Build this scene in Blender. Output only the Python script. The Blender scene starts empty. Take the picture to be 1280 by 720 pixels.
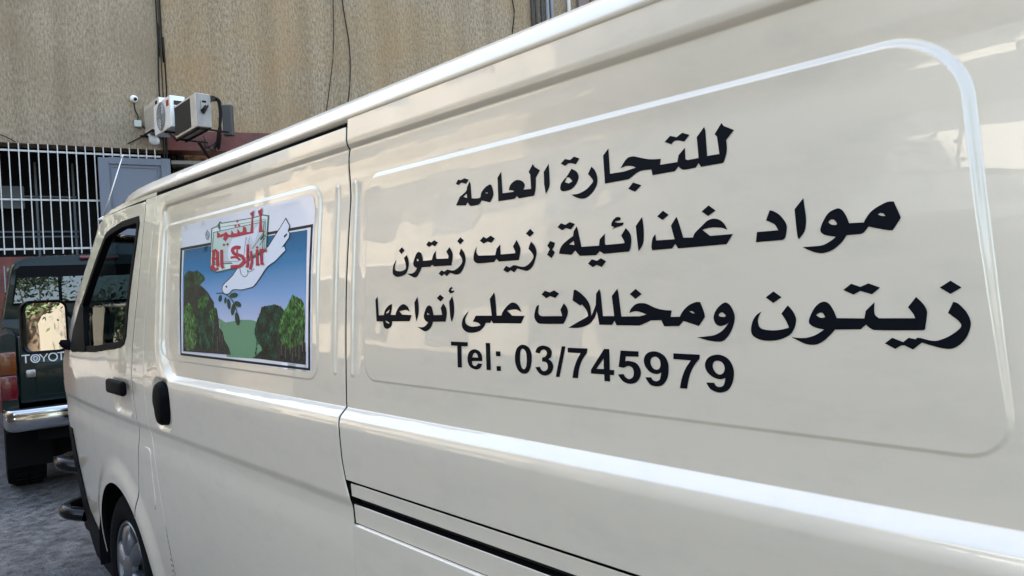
import bpy, bmesh, math, random
import numpy as np
from mathutils import Vector, Matrix
from mathutils.geometry import delaunay_2d_cdt
random.seed(7); np.random.seed(7)
D = bpy.data; SC = bpy.context.scene; COL = SC.collection
R = math.radians
# ------------------------------------------------------------ camera, light
cam = D.cameras.new('camera'); cam.sensor_width = 36; cam.lens = 887/1280*36; cam.clip_end = 500; cam.clip_start = .05
co = D.objects.new('camera', cam); COL.objects.link(co); SC.camera = co
rgt, upv, bck = (0.68953635, 0.72252769, -0.04993361), (0.0252966, 0.04487632, 0.99867222), (0.72380916, -0.68988395, 0.01266636)
co.matrix_world = Matrix(((rgt[0], upv[0], bck[0], 0), (rgt[1], upv[1], bck[1], -.85), (rgt[2], upv[2], bck[2], 1.40), (0, 0, 0, 1)))
SUN_EL, SUN_AZ = 46, 118      # azimuth measured counter-clockwise from +X: the sun stands behind the tall walls
wd = D.worlds.new('World'); SC.world = wd; wd.use_nodes = True
wn = wd.node_tree; bg = wn.nodes['Background']
sky = wn.nodes.new('ShaderNodeTexSky'); sky.sky_type = 'NISHITA'; sky.sun_disc = False
sky.sun_elevation = R(SUN_EL); sky.sun_rotation = R(90-SUN_AZ); sky.air_density = 1.4; sky.dust_density = 4; sky.ozone_density = .35
wn.links.new(sky.outputs[0], bg.inputs[0]); bg.inputs[1].default_value = .15
sl = D.lights.new('sun', 'SUN'); sl.energy = 4.6; sl.angle = R(.5); sl.color = (1, .90, .76)
so = D.objects.new('sun', sl); COL.objects.link(so)
sd = Vector((math.cos(R(SUN_EL))*math.cos(R(SUN_AZ)), math.cos(R(SUN_EL))*math.sin(R(SUN_AZ)), math.sin(R(SUN_EL))))
so.rotation_euler = sd.to_track_quat('Z', 'Y').to_euler(); so.location = sd*40
vs = SC.view_settings; vs.view_transform = 'Standard'; vs.look = 'None'; vs.gamma = 1; vs.exposure = 2.58; vs.use_curve_mapping = False
# ------------------------------------------------------------ helpers
def tag(o, label=None, cat=None, group=None, kind=None):
    if label: o['label'] = label
    if cat: o['category'] = cat
    if group: o['group'] = group
    if kind: o['kind'] = kind
    return o
def empty(name, loc=(0, 0, 0), rz=0):
    o = D.objects.new(name, None); o.empty_display_size = .1; COL.objects.link(o); o.location = loc; o.rotation_euler = (0, 0, rz); return o
def link(name, me, mat, parent=None):
    if isinstance(mat, (list, tuple)):
        for m in mat: me.materials.append(m)
    else: me.materials.append(mat)
    o = D.objects.new(name, me); COL.objects.link(o)
    if parent: o.parent = parent
    return o
def mat(name, col, rough=.5, metal=0, spec=.5, coat=0, coat_r=.03, trans=0, ior=1.45):
    m = D.materials.new(name); m.use_nodes = True; b = m.node_tree.nodes['Principled BSDF']
    b.inputs['Base Color'].default_value = (*col, 1); b.inputs['Roughness'].default_value = rough; b.inputs['Metallic'].default_value = metal
    b.inputs['Specular IOR Level'].default_value = spec; b.inputs['Coat Weight'].default_value = coat; b.inputs['Coat Roughness'].default_value = coat_r
    b.inputs['Transmission Weight'].default_value = trans; b.inputs['IOR'].default_value = ior
    return m
def P(m): return m.node_tree.nodes['Principled BSDF']
def noise_col(m, c1, c2, scale=4, detail=6, stretch=(1, 1, 1), lo=.35, hi=.65, bump=0, bscale=None, dist=.01, rough=None, rot=(0, 0, 0)):
    nt = m.node_tree; N = nt.nodes; L = nt.links; b = P(m)
    tc = N.new('ShaderNodeTexCoord'); mp = N.new('ShaderNodeMapping'); mp.inputs['Scale'].default_value = stretch; mp.inputs['Rotation'].default_value = rot
    L.new(tc.outputs['Object'], mp.inputs[0])
    n = N.new('ShaderNodeTexNoise'); n.inputs['Scale'].default_value = scale; n.inputs['Detail'].default_value = detail; n.inputs['Roughness'].default_value = .6
    L.new(mp.outputs[0], n.inputs['Vector'])
    r = N.new('ShaderNodeValToRGB'); r.color_ramp.elements[0].position = lo; r.color_ramp.elements[1].position = hi
    r.color_ramp.elements[0].color = (*c1, 1); r.color_ramp.elements[1].color = (*c2, 1)
    L.new(n.outputs[0], r.inputs[0]); L.new(r.outputs[0], b.inputs['Base Color'])
    if rough:
        rr = N.new('ShaderNodeMapRange'); rr.inputs[3].default_value = rough[0]; rr.inputs[4].default_value = rough[1]
        L.new(n.outputs[0], rr.inputs[0]); L.new(rr.outputs[0], b.inputs['Roughness'])
    if bump:
        n2 = N.new('ShaderNodeTexNoise'); n2.inputs['Scale'].default_value = bscale or scale*4; n2.inputs['Detail'].default_value = 8
        L.new(mp.outputs[0], n2.inputs['Vector'])
        bp = N.new('ShaderNodeBump'); bp.inputs['Strength'].default_value = bump; bp.inputs['Distance'].default_value = dist
        L.new(n2.outputs[0], bp.inputs['Height']); L.new(bp.outputs[0], b.inputs['Normal'])
    return m
def mesh(name, verts, faces, smooth=False):
    me = D.meshes.new(name); me.from_pydata([tuple(map(float, v)) for v in verts], [], faces); me.update()
    if smooth: me.shade_smooth()
    return me
def bm_obj(name, bm, m, parent=None, smooth=False, angle=None):
    me = D.meshes.new(name); bmesh.ops.recalc_face_normals(bm, faces=bm.faces); bm.to_mesh(me); bm.free()
    if smooth or angle: me.shade_smooth()
    if angle: me.set_sharp_from_angle(angle=R(angle))
    return link(name, me, m, parent)
def add_box(bm, x0, x1, y0, y1, z0, z1, bev=0, M=None, seg=2):
    r = bmesh.ops.create_cube(bm, size=1); v = r['verts']
    for p in v: p.co = Vector(((x0+x1)/2+p.co.x*(x1-x0), (y0+y1)/2+p.co.y*(y1-y0), (z0+z1)/2+p.co.z*(z1-z0)))
    if bev:
        es = list({e for p in v for e in p.link_edges})
        rr = bmesh.ops.bevel(bm, geom=es, offset=bev, segments=seg, affect='EDGES', profile=.5); v = rr['verts']
        v = list({q for f in rr['faces'] for q in f.verts} | {p for p in v if p.is_valid})
    if M is not None:
        seen = set(); st = [p for p in v if p.is_valid]
        while st:
            p = st.pop()
            if p in seen: continue
            seen.add(p); st += [e.other_vert(p) for e in p.link_edges]
        for p in seen: p.co = M @ p.co
def add_tube(bm, pts, r, seg=10, cap=True):
    pts = [Vector(p) for p in pts]; rings = []; n = len(pts); rr = r if hasattr(r, '__len__') else [r]*n
    ref = Vector((0, 0, 1))
    for i, p in enumerate(pts):
        t = (pts[min(i+1, n-1)]-pts[max(i-1, 0)]).normalized()
        a = t.cross(ref)
        if a.length < .1: a = t.cross(Vector((1, 0, 0)))
        a.normalize(); b = t.cross(a).normalized()
        rings.append([bm.verts.new(p+(a*math.cos(2*math.pi*k/seg)+b*math.sin(2*math.pi*k/seg))*rr[i]) for k in range(seg)])
    for i in range(n-1):
        for k in range(seg): bm.faces.new((rings[i][k], rings[i][(k+1) % seg], rings[i+1][(k+1) % seg], rings[i+1][k]))
    if cap: bm.faces.new(rings[0][::-1]); bm.faces.new(rings[-1])
def add_lathe(bm, prof, M, seg=32, cap0=False, cap1=False):
    rings = [[bm.verts.new(M @ Vector((r*math.cos(2*math.pi*k/seg), r*math.sin(2*math.pi*k/seg), h))) for k in range(seg)] for r, h in prof]
    for i in range(len(prof)-1):
        for k in range(seg): bm.faces.new((rings[i][k], rings[i][(k+1) % seg], rings[i+1][(k+1) % seg], rings[i+1][k]))
    if cap0: bm.faces.new(rings[0][::-1])
    if cap1: bm.faces.new(rings[-1])
def add_prism(bm, poly, a, b, f):
    """poly of 2-D points, extruded from a to b; f(u, v, w) gives the 3-D point"""
    lo = [bm.verts.new(f(u, v, a)) for u, v in poly]; hi = [bm.verts.new(f(u, v, b)) for u, v in poly]
    bm.faces.new(lo[::-1]); bm.faces.new(hi); n = len(poly)
    for i in range(n): bm.faces.new((lo[i], lo[(i+1) % n], hi[(i+1) % n], hi[i]))
def catmull(pts, n=6):
    pts = [Vector(p) for p in pts]; out = []
    for i in range(len(pts)-1):
        p0 = pts[max(i-1, 0)]; p1 = pts[i]; p2 = pts[i+1]; p3 = pts[min(i+2, len(pts)-1)]
        for k in range(n):
            t = k/n; out.append(.5*((2*p1)+(p2-p0)*t+(2*p0-5*p1+4*p2-p3)*t*t+(3*p1-p0-3*p2+p3)*t**3))
    out.append(pts[-1]); return out
def decode(s): return [[(float(a)/1e4, float(b)/1e4) for a, b in (t.split(',') for t in r.split())] for r in s.split('|')]
def inside(px, pz, ring):
    c = np.zeros(px.shape, bool); n = len(ring)
    for i in range(n):
        x1, z1 = ring[i]; x2, z2 = ring[(i+1) % n]
        cond = (z1 > pz) != (z2 > pz)
        with np.errstate(divide='ignore', invalid='ignore'): xx = (x2-x1)*(pz-z1)/((z2-z1) if z2 != z1 else 1e-12)+x1
        c ^= cond & (px < xx)
    return c
# ------------------------------------------------------------ van side surface
def sstep(t): t=np.clip(t,0,1); return t*t*(3-2*t)
def sd_rrect(x,z,x0,x1,z0,z1,r,slx=0.0):
    x1=x1-slx*(z-z0)
    cx=(x0+x1)/2; cz=(z0+z1)/2
    rr=np.where(x<cx, np.where(z<cz,r[0],r[2]), np.where(z<cz,r[1],r[3]))
    qx=np.abs(x-cx)-(x1-x0)/2+rr; qz=np.abs(z-cz)-(z1-z0)/2+rr
    d=np.minimum(np.maximum(qx,qz),0)+np.hypot(np.maximum(qx,0),np.maximum(qz,0))-rr
    return -d
XF_Z=[-.1,.1,.25,.4,.55,.7,.85,.95,1.0,1.09,1.2,1.3,1.4,1.5,1.6,1.7,1.78,1.9]
XF_X=[-4.36,-4.33,-4.30,-4.31,-4.36,-4.41,-4.48,-4.48,-4.464,-4.428,-4.312,-4.205,-4.097,-3.966,-3.838,-3.728,-3.674,-3.6]
AX,AZ,AR=-3.385,.21,.40
def S(x,z,feat=True):
    x=np.asarray(x,float); z=np.asarray(z,float)
    y=np.where(z>1.10, .089*(z-1.10), .0) -.027
    y=y+ .055*np.clip(1.06-z,0,.2)+ .02*np.clip(.86-z,0,1)+ .12*np.clip(.45-z,0,1)**2
    y=y+ .015*((z-.75)/.4)**2*(z<.75)
    y=y-.007*np.clip(1-((z-1.42)/.31)**2,0,1)
    t=np.clip((-3.0-x),0,None); y=y+.020*t*t
    xf=np.interp(z,XF_Z,XF_X)
    u=np.clip((xf+.06-x)/.30,0,.9995); y=y+.30*(1-np.sqrt(1-u*u))
    if not feat: return y
    sd=sd_rrect(x,z,-2.765,.75,1.078,1.745,(.17,.05,.05,.05))
    top=np.clip((z-1.66)/.05,0,1)
    w=.042*(1-top)+.022*top
    dz=.027-.015*sstep((z-1.60)/.13)
    t=np.clip(sd/w,0,1); y=y+dz*np.where(t<.55,.24*(t/.55)**1.6,.24+.76*(np.clip(t-.55,0,1)/.45)**1.15)
    c=sstep((z-.78)/.10)*(1-sstep((z-.890)/.03)); y=y+.0055*c*(x<-1.4402)
    sq=sd_rrect(x,z,-1.394,-.168,1.187,1.654,(.045,.05,.045,.085),.085)
    k=np.clip((z-1.2)/.25,0,1); y=y-(.0022+.0053*k)*sstep(sq/(.006+.006*k))
    sq=sd_rrect(x,z,-2.735,-1.603,1.17,1.664,(.06,.05,.03,.05))
    k=np.clip((z-1.2)/.25,0,1); y=y-(.0022+.0038*k)*sstep(sq/(.006+.005*k))
    for rx in (-1.444,-1.523):
        dd=np.hypot(x-rx, np.maximum(np.abs(z-1.42)-.22,0))
        y=y-.0045*np.exp(-(dd/.0055)**2)
    r=np.hypot(x-AX,z-AZ); y=y-.016*(1-sstep((r-.42)/.10))
    sq=sd_rrect(x,z,-3.33,-3.08,.925,1.075,(.04,.04,.04,.04)); y=y+.016*sstep(sq/.02)
    sq=sd_rrect(x,z,-2.80,-2.615,.915,1.115,(.06,.06,.06,.06)); y=y+.014*sstep(sq/.022)
    return y
def Sn(x, z):
    e = 4e-4
    gx = (S(x+e, z)-S(x-e, z))/(2*e); gz = (S(x, z+e)-S(x, z-e))/(2*e)
    n = np.stack([gx, -np.ones_like(gx), gz], -1); return n/np.linalg.norm(n, axis=-1, keepdims=True)
def lines(a, b, coarse, dense=()):
    brk = [(a, b, coarse)]; out = set([round(a, 5), round(b, 5)])
    out |= {round(v, 5) for v in np.linspace(a, b, int((b-a)/coarse)+2)}
    for lo, hi, st in dense:
        lo = max(lo, a); hi = min(hi, b)
        if hi > lo: out |= {round(v, 5) for v in np.linspace(lo, hi, int((hi-lo)/st)+2)}
    v = sorted(out); keep = [v[0]]
    for q in v[1:]:
        if q-keep[-1] > 9e-4: keep.append(q)
    keep[-1] = v[-1]; return np.array(keep)
def finish_sheet(name, V, F, N, m, parent, skirt=True, r=.0025, depth=.022, rim=.004):
    """V: sheet vertices with analytic normals N; rolls the open edges over and returns them inward"""
    bm = bmesh.new(); vs_ = [bm.verts.new(v) for v in V]; bm.verts.ensure_lookup_table()
    for f in F: bm.faces.new([vs_[i] for i in f])
    nrm = {v: Vector(N[i]) for i, v in enumerate(vs_)}
    for f in bm.faces:
        f.normal_update()
        if f.normal.y > 0: f.normal_flip()
    bm.normal_update()
    if skirt:
        be = [e for e in bm.edges if e.is_boundary]
        out = {}
        for e in be:
            f = e.link_faces[0]; d = (e.verts[1].co-e.verts[0].co).normalized()
            o = d.cross(f.normal); mid = (e.verts[0].co+e.verts[1].co)/2
            if o.dot(mid-f.calc_center_median()) < 0: o = -o
            for v in e.verts: out[v] = out.get(v, Vector())+o
        prev = {v: v for v in out}
        for k, (a, dy) in enumerate(((.62*r, .28*r), (r, r), (r, r+rim), (r, depth))):
            cur = {}
            for v, o in out.items():
                oo = o.normalized(); cur[v] = bm.verts.new(v.co+oo*a+Vector((0, dy, 0)))
                nrm[cur[v]] = (nrm[v]*(.7, .15, 0, 0)[k]+oo*(.7, 1, 1, 1)[k]).normalized()
            for e in be:
                a_, b_ = e.verts
                try:
                    f = bm.faces.new((prev[a_], prev[b_], cur[b_], cur[a_])); f.material_index = int(k == 3)
                except ValueError: pass
            prev = cur
    bmesh.ops.recalc_face_normals(bm, faces=bm.faces)
    bm.verts.index_update(); allv = list(bm.verts)
    big = max(bm.faces, key=lambda f: f.calc_area())
    if big.normal.y > 0: bmesh.ops.reverse_faces(bm, faces=bm.faces)
    me = D.meshes.new(name); bm.to_mesh(me); me.shade_smooth()
    nl = [tuple(nrm[v]) for v in allv]; bm.free()
    me.normals_split_custom_set_from_vertices(nl)
    return link(name, me, [m, rubber] if skirt else m, parent)
def sheet_grid(name, xs, zs, m, parent, left=None, right=None, blend=.05, off=0, keep=None, warp=None, **kw):
    X, Z = np.meshgrid(xs, zs)
    X0 = X.copy()
    if warp is not None: X = X+warp(X, Z)
    if left is not None: X = X+(left(Z)-xs[0])*np.clip(1-(X0-xs[0])/blend, 0, 1)
    if right is not None: X = X+(right(Z)-xs[-1])*np.clip(1-(xs[-1]-X0)/blend, 0, 1)
    Y = S(X, Z)+off; N = Sn(X, Z)
    V = np.stack([X, Y, Z], -1).reshape(-1, 3); nx, nz = len(xs), len(zs)
    F = []
    for j in range(nz-1):
        for i in range(nx-1):
            if keep is None or keep((X[j, i]+X[j, i+1])/2, (Z[j, i]+Z[j+1, i])/2):
                F.append((j*nx+i, j*nx+i+1, (j+1)*nx+i+1, (j+1)*nx+i))
    used = sorted({i for f in F for i in f}); mp = {u: k for k, u in enumerate(used)}
    F = [tuple(mp[i] for i in f) for f in F]
    return finish_sheet(name, V[used], F, N.reshape(-1, 3)[used], m, parent, **kw)
def densify(ring, st):
    out = []; n = len(ring)
    for i in range(n):
        a = np.array(ring[i]); b = np.array(ring[(i+1) % n]); k = max(1, int(np.linalg.norm(b-a)/st))
        for q in range(k): out.append(tuple(a+(b-a)*q/k))
    return out
def sheet_cdt(name, ring, holes, xs, zs, m, parent, off=0, edge=.012, flat=False, sfun=None, nfun=None, **kw):
    sf = sfun or S; nf = nfun or Sn
    ring = densify(ring, edge); holes = [densify(h, edge) for h in holes]
    pts = []; edges = []
    for r_ in [ring]+holes:
        s0 = len(pts); pts += r_; edges += [(s0+i, s0+(i+1) % len(r_)) for i in range(len(r_))]
    if len(xs) and len(zs):
        X, Z = np.meshgrid(xs, zs); X = X.ravel(); Z = Z.ravel()
        ok = inside(X, Z, ring)
        for h in holes: ok &= ~inside(X, Z, h)
        B = np.array(pts); X = X[ok]; Z = Z[ok]
        dmin = np.full(len(X), 9.)
        for s in range(0, len(B), 64):
            dmin = np.minimum(dmin, np.min(np.hypot(X[:, None]-B[None, s:s+64, 0], Z[:, None]-B[None, s:s+64, 1]), 1))
        ok = dmin > edge*.45
        pts += list(zip(X[ok], Z[ok]))
    v2, _, f2, *_ = delaunay_2d_cdt([Vector(p) for p in pts], edges, [], 0, 1e-6)
    A = np.array([tuple(v) for v in v2]); F = []
    T = np.array([f for f in f2 if len(f) == 3]); cx_ = A[T].mean(1)
    ok = inside(cx_[:, 0], cx_[:, 1], ring)
    for h in holes: ok &= ~inside(cx_[:, 0], cx_[:, 1], h)
    T = T[ok]; used = np.unique(T); mp = -np.ones(len(A), int); mp[used] = np.arange(len(used)); A = A[used]; T = mp[T]
    Y = sf(A[:, 0], A[:, 1])+off; N = nf(A[:, 0], A[:, 1])
    V = np.stack([A[:, 0], Y, A[:, 1]], -1)
    if flat:
        me = mesh(name, V, [tuple(map(int, t)) for t in T]); 
        bm = bmesh.new(); bm.from_mesh(me)
        for f in bm.faces:
            if f.normal.y > 0: f.normal_flip()
        bm.to_mesh(me); bm.free(); return link(name, me, m, parent)
    return finish_sheet(name, V, [tuple(map(int, t)) for t in T], N, m, parent, **kw)
# ------------------------------------------------------------ materials of the vehicles
paint = mat('cream_paint', (.700, .612, .485), .36, metal=.15, coat=1, coat_r=.015, spec=.5)
def wave(m, sc, st, dist):
    nt = m.node_tree; N = nt.nodes; L = nt.links; tc = N.new('ShaderNodeTexCoord'); n = N.new('ShaderNodeTexNoise')
    n.inputs['Scale'].default_value = sc; n.inputs['Detail'].default_value = 2; L.new(tc.outputs['Object'], n.inputs['Vector'])
    bp = N.new('ShaderNodeBump'); bp.inputs['Strength'].default_value = st; bp.inputs['Distance'].default_value = dist
    L.new(n.outputs[0], bp.inputs['Height']); L.new(bp.outputs[0], P(m).inputs['Coat Normal']); return n
P(paint).inputs['Coat IOR'].default_value = 1.6; wave(paint, 5.5, 1, .0016)
def dust(m):   # faint film of dust and wipe marks in the clear coat
    nt = m.node_tree; N = nt.nodes; L = nt.links; tc = N.new('ShaderNodeTexCoord'); mp = N.new('ShaderNodeMapping'); mp.inputs['Scale'].default_value = (1, 1, 2.5)
    n = N.new('ShaderNodeTexNoise'); n.inputs['Scale'].default_value = 7; n.inputs['Detail'].default_value = 9; n.inputs['Roughness'].default_value = .65
    L.new(tc.outputs['Object'], mp.inputs[0]); L.new(mp.outputs[0], n.inputs['Vector'])
    r = N.new('ShaderNodeMapRange'); r.inputs[1].default_value = .45; r.inputs[2].default_value = .8; r.inputs[3].default_value = .004; r.inputs[4].default_value = .022
    L.new(n.outputs[0], r.inputs[0]); L.new(r.outputs[0], P(m).inputs['Coat Roughness'])
    c = N.new('ShaderNodeMix'); c.data_type = 'RGBA'; c.inputs[6].default_value = P(m).inputs['Base Color'].default_value; c.inputs[7].default_value = (.50, .455, .38, 1)
    r2 = N.new('ShaderNodeMapRange'); r2.inputs[1].default_value = .5; r2.inputs[2].default_value = .85; r2.inputs[3].default_value = 0; r2.inputs[4].default_value = .45
    L.new(n.outputs[0], r2.inputs[0]); L.new(r2.outputs[0], c.inputs[0]); L.new(c.outputs[2], P(m).inputs['Base Color'])
dust(paint)
black_plastic = mat('black_plastic', (.005, .005, .006), .5, spec=.04)
gloss_black = mat('gloss_black', (.005, .005, .006), .2, spec=.35)
rubber = mat('rubber', (.006, .006, .0065), .8, spec=.06)
vinyl = mat('black_vinyl', (.003, .004, .007), .5, spec=.09)
chrome = mat('chrome', (.42, .43, .45), .10, metal=1)
silver = mat('silver_wheel_paint', (.17, .175, .19), .33, metal=.8)
darkin = mat('dark_interior', (.008, .008, .009), .8, spec=.2)
glass = mat('tinted_glass', (.13, .18, .175), .0, trans=1, ior=1.52)
pane_glass = mat('door_glass', (.5, .56, .54), .0, trans=1, ior=1.7)
mirror_m = mat('mirror_silver', (.58, .60, .61), .0, metal=1)
seatm = mat('grey_seat_cloth', (.03, .03, .029), .9, spec=.2)
greyin = mat('grey_trim', (.035, .035, .034), .8, spec=.2)
steel = mat('dull_steel', (.10, .10, .10), .45, metal=.8)
# ------------------------------------------------------------ the van
def solid(o):
    md = o.modifiers.new('thickness', 'SOLIDIFY'); md.thickness = .004; md.offset = 0; return o
van = empty('delivery_van')
tag(van, 'cream panel delivery van with black Arabic lettering and a dove picture on its side', 'van')
WID = 1.66
def y_far(y): return WID-y
seam = lambda z: np.interp(z, [.2, .85, .92, .95, 1.0, 1.075, 1.10, 1.13, 1.4, 1.70, 1.735, 1.8], [-1.443, -1.443, -1.445, -1.455, -1.464, -1.464, -1.470, -1.475, -1.479, -1.470, -1.461, -1.461])
dleft = lambda z: np.interp(z, [.2, .4, .6, .78, .9, 1.05, 1.2, 1.45, 1.62, 1.8], [-2.735, -2.768, -2.812, -2.848, -2.893, -2.893, -2.893, -2.86, -2.838, -2.82])
bseam = lambda z: np.interp(z, [.2, .45, .6, .8, .9, 1.0, 1.2, 1.4, 1.55, 1.8], [-3.10, -3.16, -3.10, -3.055, -3.03, -3.045, -3.035, -2.985, -2.962, -2.945])
G_ = .0032+.0025
zdense = [(1.07, 1.125, .0028), (1.165, 1.20, .002), (1.64, 1.672, .002), (1.715, 1.75, .002), (.85, .94, .004)]
# sliding door
xs = lines(-2.85, -1.463, .022, [(-2.79, -2.57, .006), (-2.85, -2.60, .008), (-1.635, -1.60, .0022), (-1.533, -1.513, .0016), (-2.745, -2.715, .003)])
zs = lines(.19, 1.774, .022, zdense+[(1.12, 1.28, .006), (.91, 1.12, .008), (1.19, 1.21, .002), (1.63, 1.655, .002)])
sheet_grid('sliding_door', xs, zs, paint, van, left=lambda z: dleft(z)+.0032, right=lambda z: seam(z)-G_, blend=.05, r=.002, rim=.0006)
# rear quarter panel and the pieces round the door rail
xs = lines(-1.465, .52, .03, [(-1.452, -1.436, .0016), (-1.40, -1.345, .003), (-.33, -.13, .003), (-.207, -.182, .0011), (.68, .75, .006), (-1.35, -.3, .02)])
zs = lines(.9605, 1.792, .022, zdense+[(1.185, 1.24, .003), (1.56, 1.66, .003), (1.195, 1.205, .002)])
sheet_grid('side_panel', xs, zs, paint, van, left=lambda z: seam(z)+G_, blend=.03, warp=lambda x, z: -.085*(np.clip(z, 1.187, 1.654)-1.42)*np.clip(1-np.maximum(np.abs(x+.19)-.06, 0)/.14, 0, 1))
sheet_grid('rail_cover', lines(-1.445, .52, .05), lines(.9235, .951, .01), paint, van, left=lambda z: np.full_like(z, -1.438), blend=.03, off=.003, depth=.03, r=.0014, rim=.0002)
sheet_grid('rail_ledge', lines(-1.445, .52, .05), lines(.862, .9035, .006), paint, van, left=lambda z: np.full_like(z, -1.434), blend=.03, off=.004, depth=.03, r=.0014, rim=.0002)
arch2 = [(-.815+.40*math.cos(a), .21+.40*math.sin(a)) for a in np.linspace(math.pi, 0, 40)]
ring = [(-1.4385, .8555), (-1.4385, .2)]+[p for p in arch2 if p[1] > .2]+[(.52, .2), (.52, .8555)]
sheet_cdt('lower_panel', ring, [], lines(-1.43, .5, .05), lines(.22, .85, .05), paint, van, off=-.003, edge=.02, r=.004)
bm = bmesh.new()
add_tube(bm, [(x, .008, .9135) for x in np.linspace(-1.43, .5, 12)], .0085, 8)
add_box(bm, -1.43, .5, .012, .03, .885, .922)
bm_obj('door_rail', bm, steel, van, smooth=False, angle=40)
# black inner lining behind every gap
bm = bmesh.new()
add_box(bm, -1.47, .5, .034, .05, .22, 1.0); add_box(bm, -1.50, -1.43, .016, .03, .2, 1.1); add_box(bm, -1.52, -1.43, .05, .064, 1.1, 1.30); add_box(bm, -1.52, -1.43, .075, .09, 1.30, 1.55); add_box(bm, -1.52, -1.43, .085, .1, 1.55, 1.79)
add_box(bm, -2.95, -1.43, .085, .1, 1.74, 1.80); add_box(bm, -2.83, -1.468, .042, .06, 1.765, 1.80)
for z0, z1, dy in ((.2, 1.1, .02), (1.1, 1.3, .03), (1.3, 1.55, .045), (1.55, 1.79, .06)):
    add_box(bm, float(dleft((z0+z1)/2))-.05, float(dleft((z0+z1)/2))+.05, dy, dy+.02, z0, z1)
    add_box(bm, float(bseam((z0+z1)/2))-.06, float(bseam((z0+z1)/2))+.05, dy+.002, dy+.022, max(z0, .62), z1)
bm_obj('door_seal', bm, rubber, van)
# body strip between the doors, with the fuel lid
arcp = lambda a: (AX+AR*math.cos(a), AZ+AR*math.sin(a))
zz = np.linspace(1.775, .60, 26)
ring = [(float(bseam(z))+G_, z) for z in zz]
aa = [a for a in np.linspace(math.pi*.36, 0, 26) if arcp(a)[0] > float(bseam(arcp(a)[1]))+.006 or arcp(a)[1] < .5]
ring = [(float(bseam(z))+G_, z) for z in np.linspace(1.775, .515, 30)]+[arcp(a) for a in np.linspace(.86, 0, 22) if arcp(a)[1] < .51]+[(-2.985, .2)]
ring += [(float(dleft(z))-.0026, z) for z in np.linspace(.2, 1.775, 110)]
fuel = [(-3.0, .80), (-2.992, .822), (-2.97, .828), (-2.915, .826), (-2.90, .815), (-2.884, .64), (-2.884, .61), (-2.90, .595), (-2.955, .60), (-2.985, .63), (-3.0, .66)]
sheet_cdt('door_pillar', ring, [fuel], lines(-3.2, -2.7, .018, []), lines(.2, 1.775, .018, [(.84, .95, .006)]), paint, van, edge=.010, r=.0014, rim=.0002)
fl = [(x*.93+(-2.943)*.07, z*.975+.712*.025) for x, z in fuel]
sheet_cdt('fuel_lid', fl, [], lines(-3.0, -2.88, .02), lines(.6, .83, .02), paint, van, off=-.003, edge=.008, r=.004)
# front door with its window opening
win = [(-3.025, 1.715), (-3.249, 1.715), (-3.42, 1.700), (-3.50, 1.685), (-3.58, 1.63), (-3.69, 1.545), (-3.88, 1.40), (-4.07, 1.245), (-4.135, 1.165), (-4.12, 1.150), (-3.60, 1.172), (-3.20, 1.205), (-3.14, 1.222), (-3.115, 1.25), (-3.085, 1.40), (-3.03, 1.60), (-3.012, 1.69)]
xfr = lambda z: float(np.interp(z, XF_Z, XF_X))
ring = [(float(bseam(z))-G_, z) for z in np.linspace(.515, 1.768, 34)]
ring += [(-3.2, 1.772), (-3.45, 1.768), (-3.56, 1.758)]+[(xfr(z)+.03, z) for z in np.linspace(1.74, .33, 44)]
ring += [(-3.95, .19), (-3.84, .18)]+[arcp(a) for a in np.linspace(math.pi*1.0, .88, 40) if arcp(a)[1] > .2]
sheet_cdt('front_door', ring, [win], lines(-4.5, -3.0, .02), lines(.2, 1.77, .02, [(.84, .95, .007), (.92, 1.08, .012), (.5, .75, .014)]), paint, van, edge=.010, r=.0014, rim=.0002)
# nose wrap, windscreen and far side
def wrap(name, zs, m, off=0, t0=.0):
    V = []; nrow = 0
    for z in zs:
        xf = xfr(z); row = []
        for t in np.linspace(t0, 1, 14): 
            u = math.sin(t*math.pi/2)*.9995; x = xf+.06-.30*u if t > 0 else xf+.034
            row.append((x, float(S(x, z, False))+off, z))
        ye = row[-1][1]
        for k in range(1, 8): row.append((row[-1][0] if k > 1 else row[-1][0], ye+(WID-2*ye)*k/8, z))
        row += [(x, WID-y, z) for x, y, z_ in row[13::-1]]
        # bowed front face
        row = [(x-.05*max(0, 1-((y-WID/2)/(WID/2-.02))**2)**2, y, z_) for x, y, z_ in row]
        V += row; nrow = len(row)
    F = [(j*nrow+i, j*nrow+i+1, (j+1)*nrow+i+1, (j+1)*nrow+i) for j in range(len(zs)-1) for i in range(nrow-1)]
    return link(name, mesh(name, V, F, True), m, van)
wrap('front_panel', np.linspace(.34, 1.12, 16), paint, .002)
solid(wrap('windscreen', np.linspace(1.165, 1.72, 14), glass, .012, .25))
wrap('windscreen_frame', np.linspace(1.115, 1.17, 3), black_plastic, .006)
fz = lines(.2, 1.78, .05); fx = lines(-3.4, .52, .06)
def far_keep(x, z): return not (-4.1 < x < -3.05 and 1.2 < z < 1.66)
X, Z = np.meshgrid(np.linspace(0, 1, 60), fz); XX = (-4.40+np.interp(Z, XF_Z, XF_X)+4.45)+(.52-(-4.40+np.interp(Z, XF_Z, XF_X)+4.45))*X
V = np.stack([XX, WID-S(XX, Z, False), Z], -1).reshape(-1, 3); n_ = 60
F = [(j*n_+i, j*n_+i+1, (j+1)*n_+i+1, (j+1)*n_+i) for j in range(len(fz)-1) for i in range(n_-1) if far_keep(XX[j, i], Z[j, i])]
link('far_side_panel', mesh('far_side_panel', V, F, True), paint, van)
bm = bmesh.new(); add_box(bm, -4.1, -3.05, WID-.045, WID-.040, 1.2, 1.66); bm_obj('far_window', bm, glass, van)
bm = bmesh.new(); add_box(bm, .505, .535, .06, WID-.06, .25, 1.80, .012); bm_obj('tailgate', bm, paint, van, angle=40)
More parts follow.
